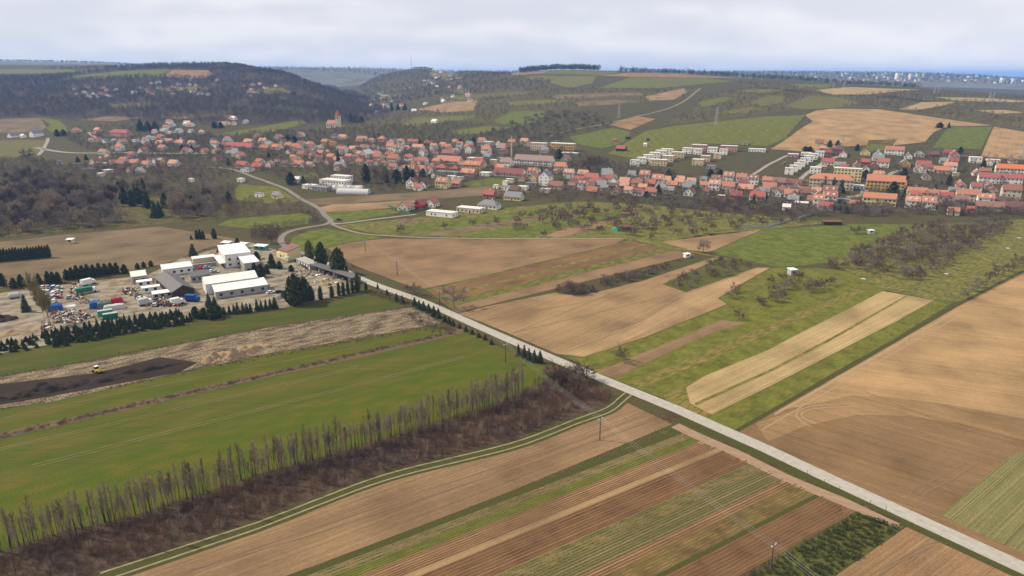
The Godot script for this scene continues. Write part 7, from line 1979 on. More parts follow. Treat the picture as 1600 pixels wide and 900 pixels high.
# ---------- the yard by the road ----------
func make_yard():
	var A: float = YARD_TURN; var ex := Vector2(cos(A), -sin(A)); var ez := Vector2(sin(A), cos(A))
	var mid := func(p: Array, L: float, W: float) -> Array: return [p[0] + ex.x * L / 2 - ez.x * W / 2, p[1] + ex.y * L / 2 - ez.y * W / 2]
	var h0: Array = PT.hall_front
	block("industrial_hall", "long white lean-to hall with low grey side wall beside spruce row", "hall", mid.call(h0, HALL_L, 9.0), A, HALL_L, 9.0, 3.4, 1.4, "s", "wall_g", "white", 5)
	var hb := [h0[0] - ez.x * 9.4 - ex.x * 3.0, h0[1] - ez.y * 9.4 - ex.y * 3.0]
	block("industrial_hall", "tall white gabled warehouse behind the lean-to hall", "hall", mid.call(hb, HALL_L, 13.0), A, HALL_L, 13.0, 5.6, 2.0, "g", "white", "white", 0)
	var o = block("factory_building", "two-storey white factory block with flat roof and terrace", "building", mid.call(PT.fact_a, 14.0, 24.0), A, 14.0, 24.0, 7.6, 0.5, "s", "white", "white", 3)
	side_windows(o, 14.0, 24.0, 7, 2)
	part_box("terrace", M.white, o, Vector3(-10.5, 2.9, -9.0), Vector3(-7.05, 3.2, 12.0))
	for k in 4: part_box("terrace_post", M.white, o, Vector3(-10.3, 0.0, -8.0 + k * 6.3), Vector3(-10.0, 2.9, -7.7 + k * 6.3))
	o = block("factory_building", "lower white factory wing with grey front wall", "building", mid.call(PT.fact_b, 8.0, 17.0), A, 8.0, 17.0, 5.6, 0.3, "s", "wall_g", "white", 2)
	side_windows(o, 8.0, 17.0, 5, 1)
	var ga := Vector2(PT.shed_a[0], PT.shed_a[1]); var gb := Vector2(PT.shed_b[0], PT.shed_b[1]); var gd := gb - ga
	block("long_shed", "long dark shed with grey corrugated gable roof in the scrap yard", "shed", [(ga.x + gb.x) / 2, (ga.y + gb.y) / 2], -gd.angle(), gd.length(), 10.0, 3.2, 2.6, "g", "wood", "grey_sheet", 0)
	block("office_building", "white workshop with pale blue sheet roof and open carport", "building", mid.call(PT.office, 15.0, 9.0), A, 15.0, 9.0, 3.6, 0.7, "s", "white", "wall_u", 4)
	block("workshop", "white workshop with green edged roof beside gravel heap", "building", mid.call(PT.green_roof, 7.0, 10.0), A, 7.0, 10.0, 3.8, 0.4, "s", "wall_g", "roof_mint", 2)
	block("site_cabin", "white site cabin with two front windows", "cabin", mid.call(PT.cabin_a, 8.0, 3.0), A, 8.0, 3.0, 2.7, 0.1, "s", "white", "white", 2)
	block("site_cabin", "white site cabin standing behind another cabin", "cabin", mid.call(PT.cabin_b, 7.0, 3.0), A, 7.0, 3.0, 2.7, 0.1, "s", "white", "white", 2)
	block("site_cabin", "white roofed cabin half hidden among scrap metal", "cabin", mid.call(PT.cabin_c, 8.5, 4.5), A, 8.5, 4.5, 2.6, 0.2, "s", "wall_g", "white", 3)
	block("small_house", "small grey brick outbuilding with dark roof by parked cars", "building", mid.call(PT.grey_a, 6.0, 7.0), A, 6.0, 7.0, 3.0, 0.9, "s", "wall_g", "grey_sheet", 2)
	block("small_house", "grey brick outbuilding attached to its twin by the hall", "building", mid.call(PT.grey_b, 6.0, 7.0), A, 6.0, 7.0, 3.0, 0.9, "s", "wall_g", "grey_sheet", 2)
	block("open_shelter", "long low white shelter roof behind the parked cars", "shelter", mid.call(PT.shelter, 12.0, 4.0), A, 12.0, 4.0, 2.6, 0.4, "s", "wall_c", "white", 0)
	block("boundary_wall", "long low grey concrete wall behind the parked cars", "wall", mid.call(PT.wall_a, 17.0, 0.4), A, 17.0, 0.4, 2.0, 0.0, "s", "wall_g", "wall_g", 0)
	# by the road bend
	var ya := Vector2(PT.rs_a[0], PT.rs_a[1]); var yb := Vector2(PT.rs_b[0], PT.rs_b[1]); var yc := Vector2(PT.rs_c[0], PT.rs_c[1])
	var rd := yb - ya
	block("garage_row", "white roadside garage row with plain doors", "garage", [(ya.x + yb.x) / 2, (ya.y + yb.y) / 2], -rd.angle(), rd.length(), 5.0, 3.0, 0.3, "s", "white", "wall_g", 5)
	var rd2 := yc - yb
	var ra := -rd2.angle(); var rm := (yb + yc) / 2
	o = thing("open_storage_shed", "long open-fronted storage shed with grey roof along the road", "shed", on(rm.x, rm.y), ra)
	var st := new_st(); var rl := rd2.length() - 0.5
	extrude_x(st, [Vector2(-2.9, 3.1), Vector2(3.2, 3.4), Vector2(3.2, 3.6), Vector2(-2.9, 3.3)], -rl / 2, rl / 2); commit(st, "roof", M.grey_sheet, o)
	part_box("back_wall", M.wall_g, o, Vector3(-rl / 2, 0, -2.7), Vector3(rl / 2, 3.0, -2.5))
	for k in 9: part_box("post", M.wood, o, Vector3(-rl / 2 + 0.2 + k * (rl - 0.6) / 8, 0, 2.6), Vector3(-rl / 2 + 0.45 + k * (rl - 0.6) / 8, 3.3, 2.85))
	for k in 14: part_box("stored_crate", M[["wall_c", "wood", "paint_white", "wall_k", "tarp_blue"][k % 5]], o, Vector3(-rl / 2 + 1 + k * rl / 15.0, 0.03, -1.8), Vector3(-rl / 2 + 2.4 + k * rl / 15.0, 0.8 + (k * 7 % 5) * 0.3, 0.6 + (k % 3) * 0.4))
	var yh: Array = PT.yellow_house
	o = block("house", "yellow house with dark red single-slope roof at the road bend", "house", yh, ra, 9.5, 9.0, 5.4, 2.0, "s", "wall_y", "roof_B", 3)
	side_windows(o, 9.5, 9.0, 2, 2)
	part_box("annex", M.wall_y, o, Vector3(-8.6, 0, -2.5), Vector3(-4.78, 3.2, 4.2))
	part_box("porch_roof", M.steel, o, Vector3(4.0, 2.7, 4.55), Vector3(8.2, 2.9, 8.0))
	for k in 2: part_box("porch_post", M.steel, o, Vector3(4.1 + k * 3.8, 0, 7.7), Vector3(4.25 + k * 3.8, 2.7, 7.85))
	block("site_hut", "small white hut standing alone on the brown stubble field", "hut", PT.hut_field, 0.1, 4.0, 3.0, 2.6, 0.3, "s", "wall_c", "white", 1)
	for k in 3:
		block("wooden_hut", ["brown hut with pale roof at the field edge by tall thujas", "low hut with white roof beside a brown hut", "green and white kiosk hut by the road bend"][k], "hut", [PT.huts[k * 2], PT.huts[k * 2 + 1]], -0.3, 6.0 + k, 4.0, 2.5, 0.4, "s", ["brick", "wall_c", "paint_teal"][k], "wall_u", 2)
	# loose things
	var paints := ["paint_red", "paint_dark", "paint_white", "paint_red", "paint_silver", "paint_blue", "paint_white", "paint_silver", "paint_white", "paint_silver", "paint_white", "paint_dark", "paint_white", "paint_white", "paint_silver", "paint_white", "paint_dark", "paint_silver", "paint_white"]
	var words := {"paint_red": "red", "paint_dark": "dark", "paint_white": "white", "paint_silver": "silver", "paint_blue": "dark blue"}
	for k in CARS.size() / 2:
		var pk: String = paints[k % paints.size()]
		car([CARS[2 * k], CARS[2 * k + 1]], A + rng.randf_range(-0.5, 0.5) + (PI / 2 if k % 3 == 0 else 0.0), pk, "%s passenger car %s" % [words[pk], "standing by the factory block" if k < 9 else "parked among the scrap heaps"])
	truck(PT.truck_blue, A - 0.7, "paint_blue", "tarp_blue", 7.0, "blue lorry at the end of the long dark shed")
	truck(PT.truck_skip, A + 0.1, "paint_white", "paint_green", 9.0, "lorry with dark green skip and white cab", 2.2)
	truck(PT.truck_a, A + 0.5, "paint_white", "paint_white", 7.0, "white lorry at the far end of the scrap rows")
	truck(PT.truck_b, A + 0.3, "paint_white", "paint_silver", 6.5, "white van with silver box among scrap near long shed")
	truck(PT.truck_c, A + 0.2, "paint_white", "paint_white", 6.0, "white van parked in front of the long dark shed")
	draped_tarp(PT.tarp_a, A, 5.0, 5.5, 3.0, "tarp_blue", "stack covered with a blue tarpaulin", 1)
	draped_tarp(PT.tarp_b, A, 6.5, 5.5, 3.1, "tarp_grey", "stack covered with a grey-green tarpaulin", 2)
	draped_tarp(PT.tarp_c, A, 9.5, 3.6, 2.1, "tarp_white", "long stack covered with white sheeting", 3)
	draped_tarp(PT.tarp_d, A, 5.5, 3.0, 2.6, "tarp_red", "heap covered with red sheeting", 4)
	draped_tarp(PT.tarp_e, A, 6.0, 5.0, 2.8, "tarp_blue", "blue-sided tent-like cover among the car wrecks", 5)
	draped_tarp(PT.tarp_f, A, 5.6, 4.4, 0.35, "tarp_white", "flat pale sheet lying on scrap", 6)
	for k in 2:
		o = thing("container", ["teal shipping container beside the white sheeting", "dark teal container by the conifer belt"][k], "container", on(PT.cont[2 * k], PT.cont[2 * k + 1], 0.05), A)
		var cs := new_st(); bx(cs, Vector3(-3, 0, -1.2), Vector3(3, 2.5, 1.2)); commit(cs, "shell", M[["paint_teal", "paint_green"][k]], o)
		for r in 9: part_box("rib", M[["paint_teal", "paint_green"][k]], o, Vector3(-2.9 + r * 0.7, 0.1, 1.2), Vector3(-2.65 + r * 0.7, 2.4, 1.26))
		part_box("top_panel", M.steel, o, Vector3(-2.9, 2.503, -1.1), Vector3(2.9, 2.56, 1.1))
	o = thing("silo_tank", "silver round tank lying in the yard corner", "tank", on(PT.tank[0], PT.tank[1], 0.1), 0.6)
	st = new_st(); tube(st, Vector3(-2, 1.4, 0), Vector3(2, 1.4, 0), 1.3, 1.3, 14); tube(st, Vector3(2, 1.4, 0), Vector3(2.7, 1.4, 0), 1.3, 0.3, 14); tube(st, Vector3(-2, 1.4, 0), Vector3(-2.7, 1.4, 0), 1.3, 0.3, 14); commit(st, "shell", M.paint_silver, o)
	for s in [-1.3, 1.3]: part_box("cradle", M.rust, o, Vector3(s - 0.2, -0.1, -1.0), Vector3(s + 0.2, 0.4, 1.0))
	var q := 0
	for s in SCRAP:
		scrap(poly(s[0]), s[1], ["mixed scrap metal heap by the golden poplars", "row of scrap behind the skip lorry", "jumbled scrap beside the white cabins", "scrap strip in front of the long dark shed", "rubble and rust heap along the conifer belt", "pale stone rubble at the yard corner", "scrap row along the upper conifer hedge", "building material rows behind the roadside shed"][q], s[2]); q += 1
	digger(PT.digger, 2.7)
	tag(commit(hedge_box(Vector2(PT.rs_h[0], PT.rs_h[1]), Vector2(PT.rs_h[2], PT.rs_h[3])), "clipped_hedge", M.leaf_shrub, self), "low clipped dark hedge in front of the garages", "hedge")

func hedge_box(a: Vector2, b: Vector2, h := 1.3, w := 0.7) -> SurfaceTool:
	var st := new_st(); var d := (b - a).normalized(); var s := d.orthogonal()
	for k in int((b - a).length() * 40):
		var q := a.lerp(b, rng.randf()) + s * rng.randf_range(-w, w)
		vary(st, rng, 0.6, 1.4)
		twig(st, on(q.x, q.y, rng.randf() * h), (rv(rng) + Vector3(0, 0.6, 0)).normalized() * 0.5, 0.14, rng)
	return st

# ---------- church, tower villa, greenhouses, chimney, masts ----------
func landmarks():
	var p: Array = PT.church
	var o := thing("church", "white village church with red-capped tower on the wooded bank", "church", on(p[0], p[1], -0.4), -0.35)
	var st := new_st(); extrude_x(st, [Vector2(-5, 0), Vector2(-5, 8), Vector2(0, 13), Vector2(5, 8), Vector2(5, 0)], -18, -1); commit(st, "nave", M.wall_w, o)
	st = new_st(); gable_roof(st, 17, 10, 8, 5.2); var nr := commit(st, "nave_roof", M.roof_T, o); nr.position.x = -9.5
	st = new_st(); bx(st, Vector3(-1, 0, -3.6), Vector3(6.2, 21, 3.6)); commit(st, "tower", M.wall_c, o)
	st = new_st()
	for k in 4:
		var c := [Vector3(-1.4, 21, -4), Vector3(6.6, 21, -4), Vector3(6.6, 21, 4), Vector3(-1.4, 21, 4)]
		tri(st, c[k], c[(k + 1) % 4], Vector3(2.6, 31, 0))
	commit(st, "tower_roof", M.roof_R, o)
	for k in 2: part_box("belfry_window", M.glass, o, Vector3(0.2 + k * 3.2, 16, 3.55), Vector3(1.8 + k * 3.2, 19, 3.65))
	for k in 4: part_box("window", M.glass, o, Vector3(-16.5 + k * 4, 2.5, 4.95), Vector3(-15.3 + k * 4, 6.0, 5.04))
	p = PT.villa
	o = thing("villa", "cream villa with slim pyramid-roofed tower and steep orange roofs", "house", on(p[0], p[1], -0.2), -0.43)
	st = new_st(); extrude_x(st, [Vector2(-5, 0), Vector2(-5, 6), Vector2(0, 11), Vector2(5, 6), Vector2(5, 0)], -7, 7); commit(st, "wall", M.wall_c, o)
	st = new_st(); gable_roof(st, 14, 10, 6, 5.2); commit(st, "roof", M.roof_O, o)
	st = new_st(); extrude(st, [Vector2(-3, 0), Vector2(-3, 6), Vector2(0, 10), Vector2(3, 6), Vector2(3, 0)], 4, 7.5); commit(st, "front_gable", M.wall_c, o)
	st = new_st(); extrude(st, [Vector2(-3.5, 5.5), Vector2(0, 10.2), Vector2(3.5, 5.5), Vector2(3.5, 5.9), Vector2(0, 10.6), Vector2(-3.5, 5.9)], 0.5, 8.0); commit(st, "front_gable_roof", M.roof_O, o)
	st = new_st(); bx(st, Vector3(-9.5, 0, -2), Vector3(-5.6, 12.5, 2)); commit(st, "tower", M.wall_y, o)
	st = new_st()
	for k in 4:
		var c := [Vector3(-9.9, 12.5, -2.4), Vector3(-5.2, 12.5, -2.4), Vector3(-5.2, 12.5, 2.4), Vector3(-9.9, 12.5, 2.4)]
		tri(st, c[k], c[(k + 1) % 4], Vector3(-7.55, 18.5, 0))
	commit(st, "tower_roof", M.roof_O, o)
	for k in 3: part_box("window", M.glass, o, Vector3(-1.9 + k * 1.5, 3.2, 7.45), Vector3(-1.0 + k * 1.5, 5.0, 7.54))
	for k in 2: part_box("tower_window", M.glass, o, Vector3(-8.2, 4 + k * 4, 1.95), Vector3(-7.0, 5.8 + k * 4, 2.04))
	for k in 2:
		p = [PT.tunnel[2 * k], PT.tunnel[2 * k + 1]]
		o = thing("tunnel_greenhouse", ["front white tunnel greenhouse with rounded roof", "rear white tunnel greenhouse beside the first"][k], "greenhouse", on(p[0], p[1]), -0.16)
		st = new_st(); var L := 31.0
		for i in 12:
			var a := PI * i / 12; var b := PI * (i + 1) / 12
			quad(st, Vector3(-L / 2, sin(a) * 4.6, cos(a) * 4.6), Vector3(L / 2, sin(a) * 4.6, cos(a) * 4.6), Vector3(L / 2, sin(b) * 4.6, cos(b) * 4.6), Vector3(-L / 2, sin(b) * 4.6, cos(b) * 4.6))
			for e in [-L / 2, L / 2]: tri(st, Vector3(e, sin(a) * 4.6, cos(a) * 4.6), Vector3(e, sin(b) * 4.6, cos(b) * 4.6), Vector3(e, 0, 0))
		commit(st, "film_cover", M.tarp_white, o)
		st = new_st()
		for h in 9:
			for i in 8:
				var a := PI * i / 8; var b := PI * (i + 1) / 8; var hx := -L / 2 + h * L / 8
				tube(st, Vector3(hx, sin(a) * 4.66, cos(a) * 4.66), Vector3(hx, sin(b) * 4.66, cos(b) * 4.66), 0.06, 0.06, 3)
		commit(st, "hoops", M.steel, o)
		part_box("door", M.wall_g, o, Vector3(-L / 2 - 0.08, 0.05, -1.2), Vector3(-L / 2 - 0.01, 2.6, 1.2))
	p = PT.chimney
	o = thing("factory_chimney", "tall slim pale chimney beside the white factory hall", "chimney", on(p[0], p[1], -0.2))
	st = new_st(); tube(st, Vector3.ZERO, Vector3(0, 25, 0), 1.0, 0.65, 12); commit(st, "shaft", M.wall_k, o)
	st = new_st(); tube(st, Vector3(0, 24.4, 0), Vector3(0, 25.3, 0), 0.8, 0.8, 12); commit(st, "rim", M.wall_g, o)
	p = PT.mast
	lattice(p, 62.0, 2.4, 0, "radio_mast", "thin lattice radio mast on the far hilltop", "mast", "", 0.35)
	for k in PYLONS.size() / 3:
		lattice([PYLONS[3 * k], PYLONS[3 * k + 1]], PYLONS[3 * k + 2], 4.6, 3, "power_pylon", "grey steel lattice pylon on the hillside above the village", "pylon", "pylons of the power line across the slopes", 0.16)
	# the orange-brown far town
	var q := 0
	for b in CITY:
		o = thing("tower_block", "pale high-rise block on the hazy far hill" if b[3] > 25 else "pale town building on the hazy far hill", "building", on(b[0], b[1], -3.0), 0.3, "buildings of the far town")
		st = new_st(); bx(st, Vector3(-b[2] / 2, 0, -8), Vector3(b[2] / 2, b[3] + 3, 8)); commit(st, "wall", M[["wall_w", "wall_u", "wall_c", "wall_g"][q % 4]], o); q += 1
		st = new_st(); bx(st, Vector3(-b[2] / 2 - 0.3, b[3] + 3.01, -8.3), Vector3(b[2] / 2 + 0.3, b[3] + 4.2, 8.3)); commit(st, "roof", M.wall_g, o)
	for c in COTTAGES:
		house(c[0], c[1], rng.randf() * 3.0, rng.randf_range(9, 14), rng.randf_range(7, 9), ["Ww1g", "Ww1l", "Tw1g", "Gw1l", "Tw1l", "Rw1g"][rng.randi() % 6], c[2], "cottage", "", "cottage")

func lattice(p: Array, h: float, w: float, arms: int, called: String, label: String, category: String, group: String, r: float):
	var o := thing(called, label, category, on(p[0], p[1], -0.3), 0.35, group)
	var st := new_st(); var n := 7
	var c := func(k: int, t: float) -> Vector3:
		var q: float = w / 2 * (1.0 - t * 0.85) * (1.0 if arms else 0.6 + 0.4 * t)
		return Vector3([-q, q, q, -q][k % 4], h * t, [-q, -q, q, q][k % 4])
	for k in 4:
		tube(st, c.call(k, 0.0), c.call(k, 1.0), r, r * 0.6, 3)
	commit(st, "legs", M.steel, o)
	st = new_st()
	for i in n:
		for k in 4:
			tube(st, c.call(k, float(i) / n), c.call(k + 1, float(i + 1) / n), r * 0.5, r * 0.5, 3)
	commit(st, "bracing", M.steel, o)
	for a in arms:
		st = new_st(); var y := h * (0.7 + a * 0.12); var s: float = w * [1.15, 0.95, 0.75][a]
		tube(st, Vector3(-s, y, 0), Vector3(s, y, 0), r * 0.9, r * 0.9, 3); tube(st, Vector3(-s, y, 0), Vector3(0, y + 1.6, 0), r * 0.6, r * 0.6, 3); tube(st, Vector3(s, y, 0), Vector3(0, y + 1.6, 0), r * 0.6, r * 0.6, 3)
		commit(st, "cross_arm", M.steel, o)

# ---------- plants ----------
func vegetation():
	for h in HOUSES:
		var c := cos(h[2]); var s := sin(h[2]); var p := PackedVector2Array()
		for k in [[-1, -1], [1, -1], [1, 1], [-1, 1]]:
			var a: float = k[0] * (h[3] / 2 + 1.5); var b: float = k[1] * (h[4] / 2 + 1.5)
			p.append(Vector2(h[0] + a * c + b * s, h[1] - a * s + b * c))
		close(p)
	for c in COTTAGES: close(PackedVector2Array([Vector2(c[0] - 9, c[1] - 9), Vector2(c[0] + 9, c[1] - 9), Vector2(c[0] + 7, c[1] + 26), Vector2(c[0] - 7, c[1] + 26)]))
	close(poly(PINES))
	for f in FIELDS:
		if f[0] != "forest_floor" and f[0] != "thicket_floor": close(poly(f[4]))
	for r in ROADS:
		var line := poly(r[4])
		for o in Geometry2D.offset_polyline(line, r[2] / 2 + 2.0): close(o)
	# conifers, each placed by hand
	for c in CONIFERS:
		var kind: String = {"t": "thuja", "s": "spruce", "p": "pine"}[c[4]]
		var near: bool = -c[1] < 560.0
		var where: String = ["in the village gardens", "around the yard and road"][1 if near else 0]
		var size: String = "tall" if c[2] > 9.0 else "small"
		put_tree({"t": "thuja_tree", "s": "spruce_tree", "p": "bushy_evergreen"}[c[4]], kind + str(rng.randi() % 3), on(c[0], c[1], -0.1), c[2], c[3], {"t": "needle_olive" if c[2] > 8.0 and rng.randf() < 0.4 else "needle", "s": "needle_blue" if rng.randf() < 0.5 else "needle", "p": "needle"}[c[4]], "bark", "%s dark green %s standing %s" % [size, {"t": "columnar thuja", "s": "pointed spruce", "p": "bushy evergreen"}[c[4]], where], "evergreens " + where)
	var k := 0
	for q in scatter(poly(BELT), 2.6, 1.0):
		if k >= 300: break
		put_tree("young_spruce", "spruce" + str(rng.randi() % 3), on(q.x, q.y, -0.1), rng.randf_range(2.6, 4.8), rng.randf_range(1.9, 2.8), "needle", "bark", "young dark conifer in the dense belt below the scrap yard", "conifers of the yard belt"); k += 1
	for q in scatter(poly(BELT2), 2.4, 0.75):
		put_tree("young_spruce", "spruce" + str(rng.randi() % 3), on(q.x, q.y, -0.1), rng.randf_range(1.8, 3.2), rng.randf_range(1.5, 2.2), "needle", "bark", "low conifer in the patchy planting at the belt end", "conifers of the belt end")
	for i in 30:
		var q := Vector2(HEDGE[0], HEDGE[1]).lerp(Vector2(HEDGE[2], HEDGE[3]), (i + 0.5) / 30.0)
		put_tree("hedge_thuja", "thuja" + str(i % 3), on(q.x, q.y, -0.1), rng.randf_range(6.6, 7.8), 2.6, "needle", "bark", "columnar thuja in the dark hedge on the stubble field edge", "thujas of the dark hedge")
	for i in 3:
		put_tree("lombardy_poplar", "tall" + str(i), on(POPLARS[2 * i], POPLARS[2 * i + 1], -0.1), [15.0, 13.0, 15.5][i], 5.0, "twig_olive", "bark_pale", "slim golden-olive poplar at the scrap yard edge", "golden poplars at the yard")
	# row of slender trees and the thicket at its foot
	var n := 300
	var line := Curve2D.new()
	for q in poly(ROW): line.add_point(q)
	for i in n:
		var q := line.sample_baked(line.get_baked_length() * (i + rng.randf_range(0.1, 0.9)) / n) + Vector2(rng.randf_range(-1, 1), rng.randf_range(-1, 1))
		var h := rng.randf_range(6.0, 12.0) if rng.randf() < 0.75 else rng.randf_range(3.5, 7.0)
		put_tree("slender_tree", "slender" + str(rng.randi() % 5), on(q.x, q.y, -0.05), h, h * rng.randf_range(0.7, 1.05), "twig_pale" if rng.randf() < 0.7 else "twig_brown", "bark", "tall slender leafless tree in the row along the green field", "row of slender trees")
	var more := []
	for i in 260:
		var q := line.sample_baked(line.get_baked_length() * rng.randf()) + Vector2(rng.randf_range(-1, 1), rng.randf_range(-1.5, 3.5))
		var h := rng.randf_range(4.0, 10.5)
		more.append(spot(q, h, h * rng.randf_range(0.7, 1.1)))
	many("row_saplings", ["stem0", "stem1", "stem2"], "twig_pale", more, "thin pale stems filling the gaps of the slender tree row", "saplings")
	var inside := scatter(poly(THICKET), 4.6, 0.78)
	for q in inside:
		var h := rng.randf_range(4.5, 7.5)
		put_tree("sapling", "slender" + str(rng.randi() % 5), on(q.x, q.y, -0.05), h, h * 1.25, ["twig_purple", "twig_grey", "twig_red"][rng.randi() % 3], "bark", "leafless sapling rising out of the brown thicket", "saplings in the thicket")
	var thick := FastNoiseLite.new(); thick.seed = 9; thick.frequency = 0.05
	var low := {"twig_purple": [], "twig_red": [], "twig_brown": [], "twig_pale": []}
	for q in scatter(poly(THICKET), 1.38, 1.0):
		var g := sin(q.x * 0.11) + cos(q.y * 0.17 + q.x * 0.05)
		var key: String = "twig_purple" if g + rng.randf_range(-0.6, 0.6) > 0.4 else ("twig_red" if rng.randf() < 0.6 else "twig_brown")
		if rng.randf() < 0.10 + 0.3 * clampf(thick.get_noise_2d(q.x + 90, q.y), 0, 1): key = "twig_pale"
		if thick.get_noise_2d(q.x, q.y) < -0.26 and rng.randf() < 0.7: continue
		if rng.randf() < 0.82: low[key].append(spot(q, rng.randf_range(1.4, 4.2), rng.randf_range(1.5, 2.6)))
	for key in low: many("thicket", ["shrub0", "shrub1", "shrub2"], key, low[key], {"twig_purple": "purple-brown leafless undergrowth", "twig_red": "russet leafless undergrowth", "twig_brown": "brown leafless undergrowth", "twig_pale": "pale straw-coloured undergrowth"}[key] + " between slender trees and track", "thicket")
	var ev := []
	for r in WEEDS:
		var a := Vector2(r[0], r[1]); var b := Vector2(r[2], r[3])
		for i in int((b - a).length() * r[4]):
			var q: Vector2 = a.lerp(b, rng.randf()) + Vector2(rng.randf_range(-1, 1), rng.randf_range(-1, 1)) * r[5]
			ev.append(spot(q, rng.randf_range(0.3, 1.1) * r[6], rng.randf_range(0.6, 1.4) * r[6]))
	many("dry_weeds", ["shrub0", "shrub1"], "twig_brown", ev, "dry brown weeds and brush on the field banks", "weeds")
	# single bare trees and the orchards
	for t in BARE: put_tree("leafless_tree", "bare" + str(rng.randi() % 5), on(t[0], t[1], -0.1), t[2], t[2] * 0.95, ["twig_grey", "twig_brown", "twig_purple"][rng.randi() % 3], "bark", "single leafless tree with spreading crown among the fields", "single trees among the fields")
	k = 0
	for q in scatter(poly(ORCHARD), 7.2, 0.92, 0.25):
		var h := rng.randf_range(4.6, 6.4)
		put_tree("orchard_tree", "bare" + str(rng.randi() % 5), on(q.x, q.y, -0.1), h, h * rng.randf_range(0.95, 1.25), ["twig_purple", "twig_brown", "twig_grey"][rng.randi() % 3], "bark", "dark leafless fruit tree in the large orchard block", "trees of the large orchard"); k += 1
	for z in PLOTS:
		for q in scatter(poly(z[0]), z[1], z[2]):
			var h := rng.randf_range(z[3] * 0.75, z[3] * 1.2)
			put_tree(z[6], "bare" + str(rng.randi() % 5), on(q.x, q.y, -0.1), h, h * rng.randf_range(0.9, 1.2), ["twig_brown", "twig_purple", "twig_grey"][rng.randi() % 3], "bark", z[4], z[5])
	# gardens of the village: the 300 nearest as single trees, the rest as one mass
	var spots := []
	for z in GARDENS:
		for q in scatter(poly(z[0]), z[1], z[2]):
			if open_ground(q): spots.append(q)
	spots.sort_custom(func(a, b): return a.y > b.y)
	for i in mini(300, spots.size()):
		var q: Vector2 = spots[i]; var h := rng.randf_range(3.5, 8.0)
		put_tree("garden_tree", "bare" + str(rng.randi() % 5), on(q.x, q.y, -0.1), h, h * rng.randf_range(0.9, 1.2), ["twig_brown", "twig_purple", "twig_grey", "twig_grey"][rng.randi() % 4], "bark", "leafless garden tree between the village houses", "garden trees of the village")
	var rest := {"twig_grey": [], "twig_brown": [], "needle": [], "needle_olive": []}
	for i in range(300, spots.size()):
		var h := rng.randf_range(3.5, 8.0)
		var key: String = ["twig_grey", "twig_grey", "twig_brown", "twig_brown", "twig_brown", "needle"][rng.randi() % 6]
		rest[key].append(spot(spots[i], h * (0.8 if key == "needle" else 1.0), h))
	for key in rest:
		if rest[key]: many("village_greenery", ["far0", "far1", "far2"], key, rest[key], ("dark evergreen" if key == "needle" else ("greyish leafless" if key == "twig_grey" else "brown leafless")) + " growth filling the gardens farther back", "trees")
	# woods and scrub of the valley and the hills
	var tone := FastNoiseLite.new(); tone.seed = 5; tone.frequency = 0.006; tone.fractal_octaves = 3
	for z in WOODS:
		var where := []
		for q in scatter(poly(z[0]), z[1], z[2], 0.5):
			if z[6] or open_ground(q): where.append(spot(q, rng.randf_range(z[3] * 0.7, z[3] * 1.2), rng.randf_range(z[3] * 0.75, z[3] * 1.25)))
		if z[4] == "needle":
			many(z[7], ["far0", "far1", "far2"], z[4], where, z[5], "woodland"); continue
		var mix := {z[4]: [], "twig_grey": [], "twig_brown": [], "twig_purple": [], "twig_pale": []}
		for t in where:
			var v := tone.get_noise_2d(t.origin.x, t.origin.z) + rng.randf_range(-0.22, 0.22)
			if z[7] == "hill_forest": v -= 0.17
			mix[z[4] if v < -0.05 else ("twig_brown" if v < 0.14 else ("twig_grey" if v < 0.28 else ("twig_purple" if v < 0.36 else "twig_pale")))].append(t)
		for key in mix:
			if mix[key]: many(z[7], ["far0", "far1", "far2"], key, mix[key], z[5], "woodland")
	for q in scatter(poly(RIVERSIDE), 13.0, 0.8):
		if not open_ground(q): continue
		var h := rng.randf_range(8.0, 13.5)
		put_tree("riverside_tree", ("tall" if rng.randf() < 0.35 else "bare") + str(rng.randi() % 3), on(q.x, q.y, -0.1), h, h * rng.randf_range(0.7, 1.0), ["twig_grey", "twig_brown", "twig_pale", "twig_purple"][rng.randi() % 4], "bark", "leafless tree standing out of the riverside wood", "single trees of the riverside wood")

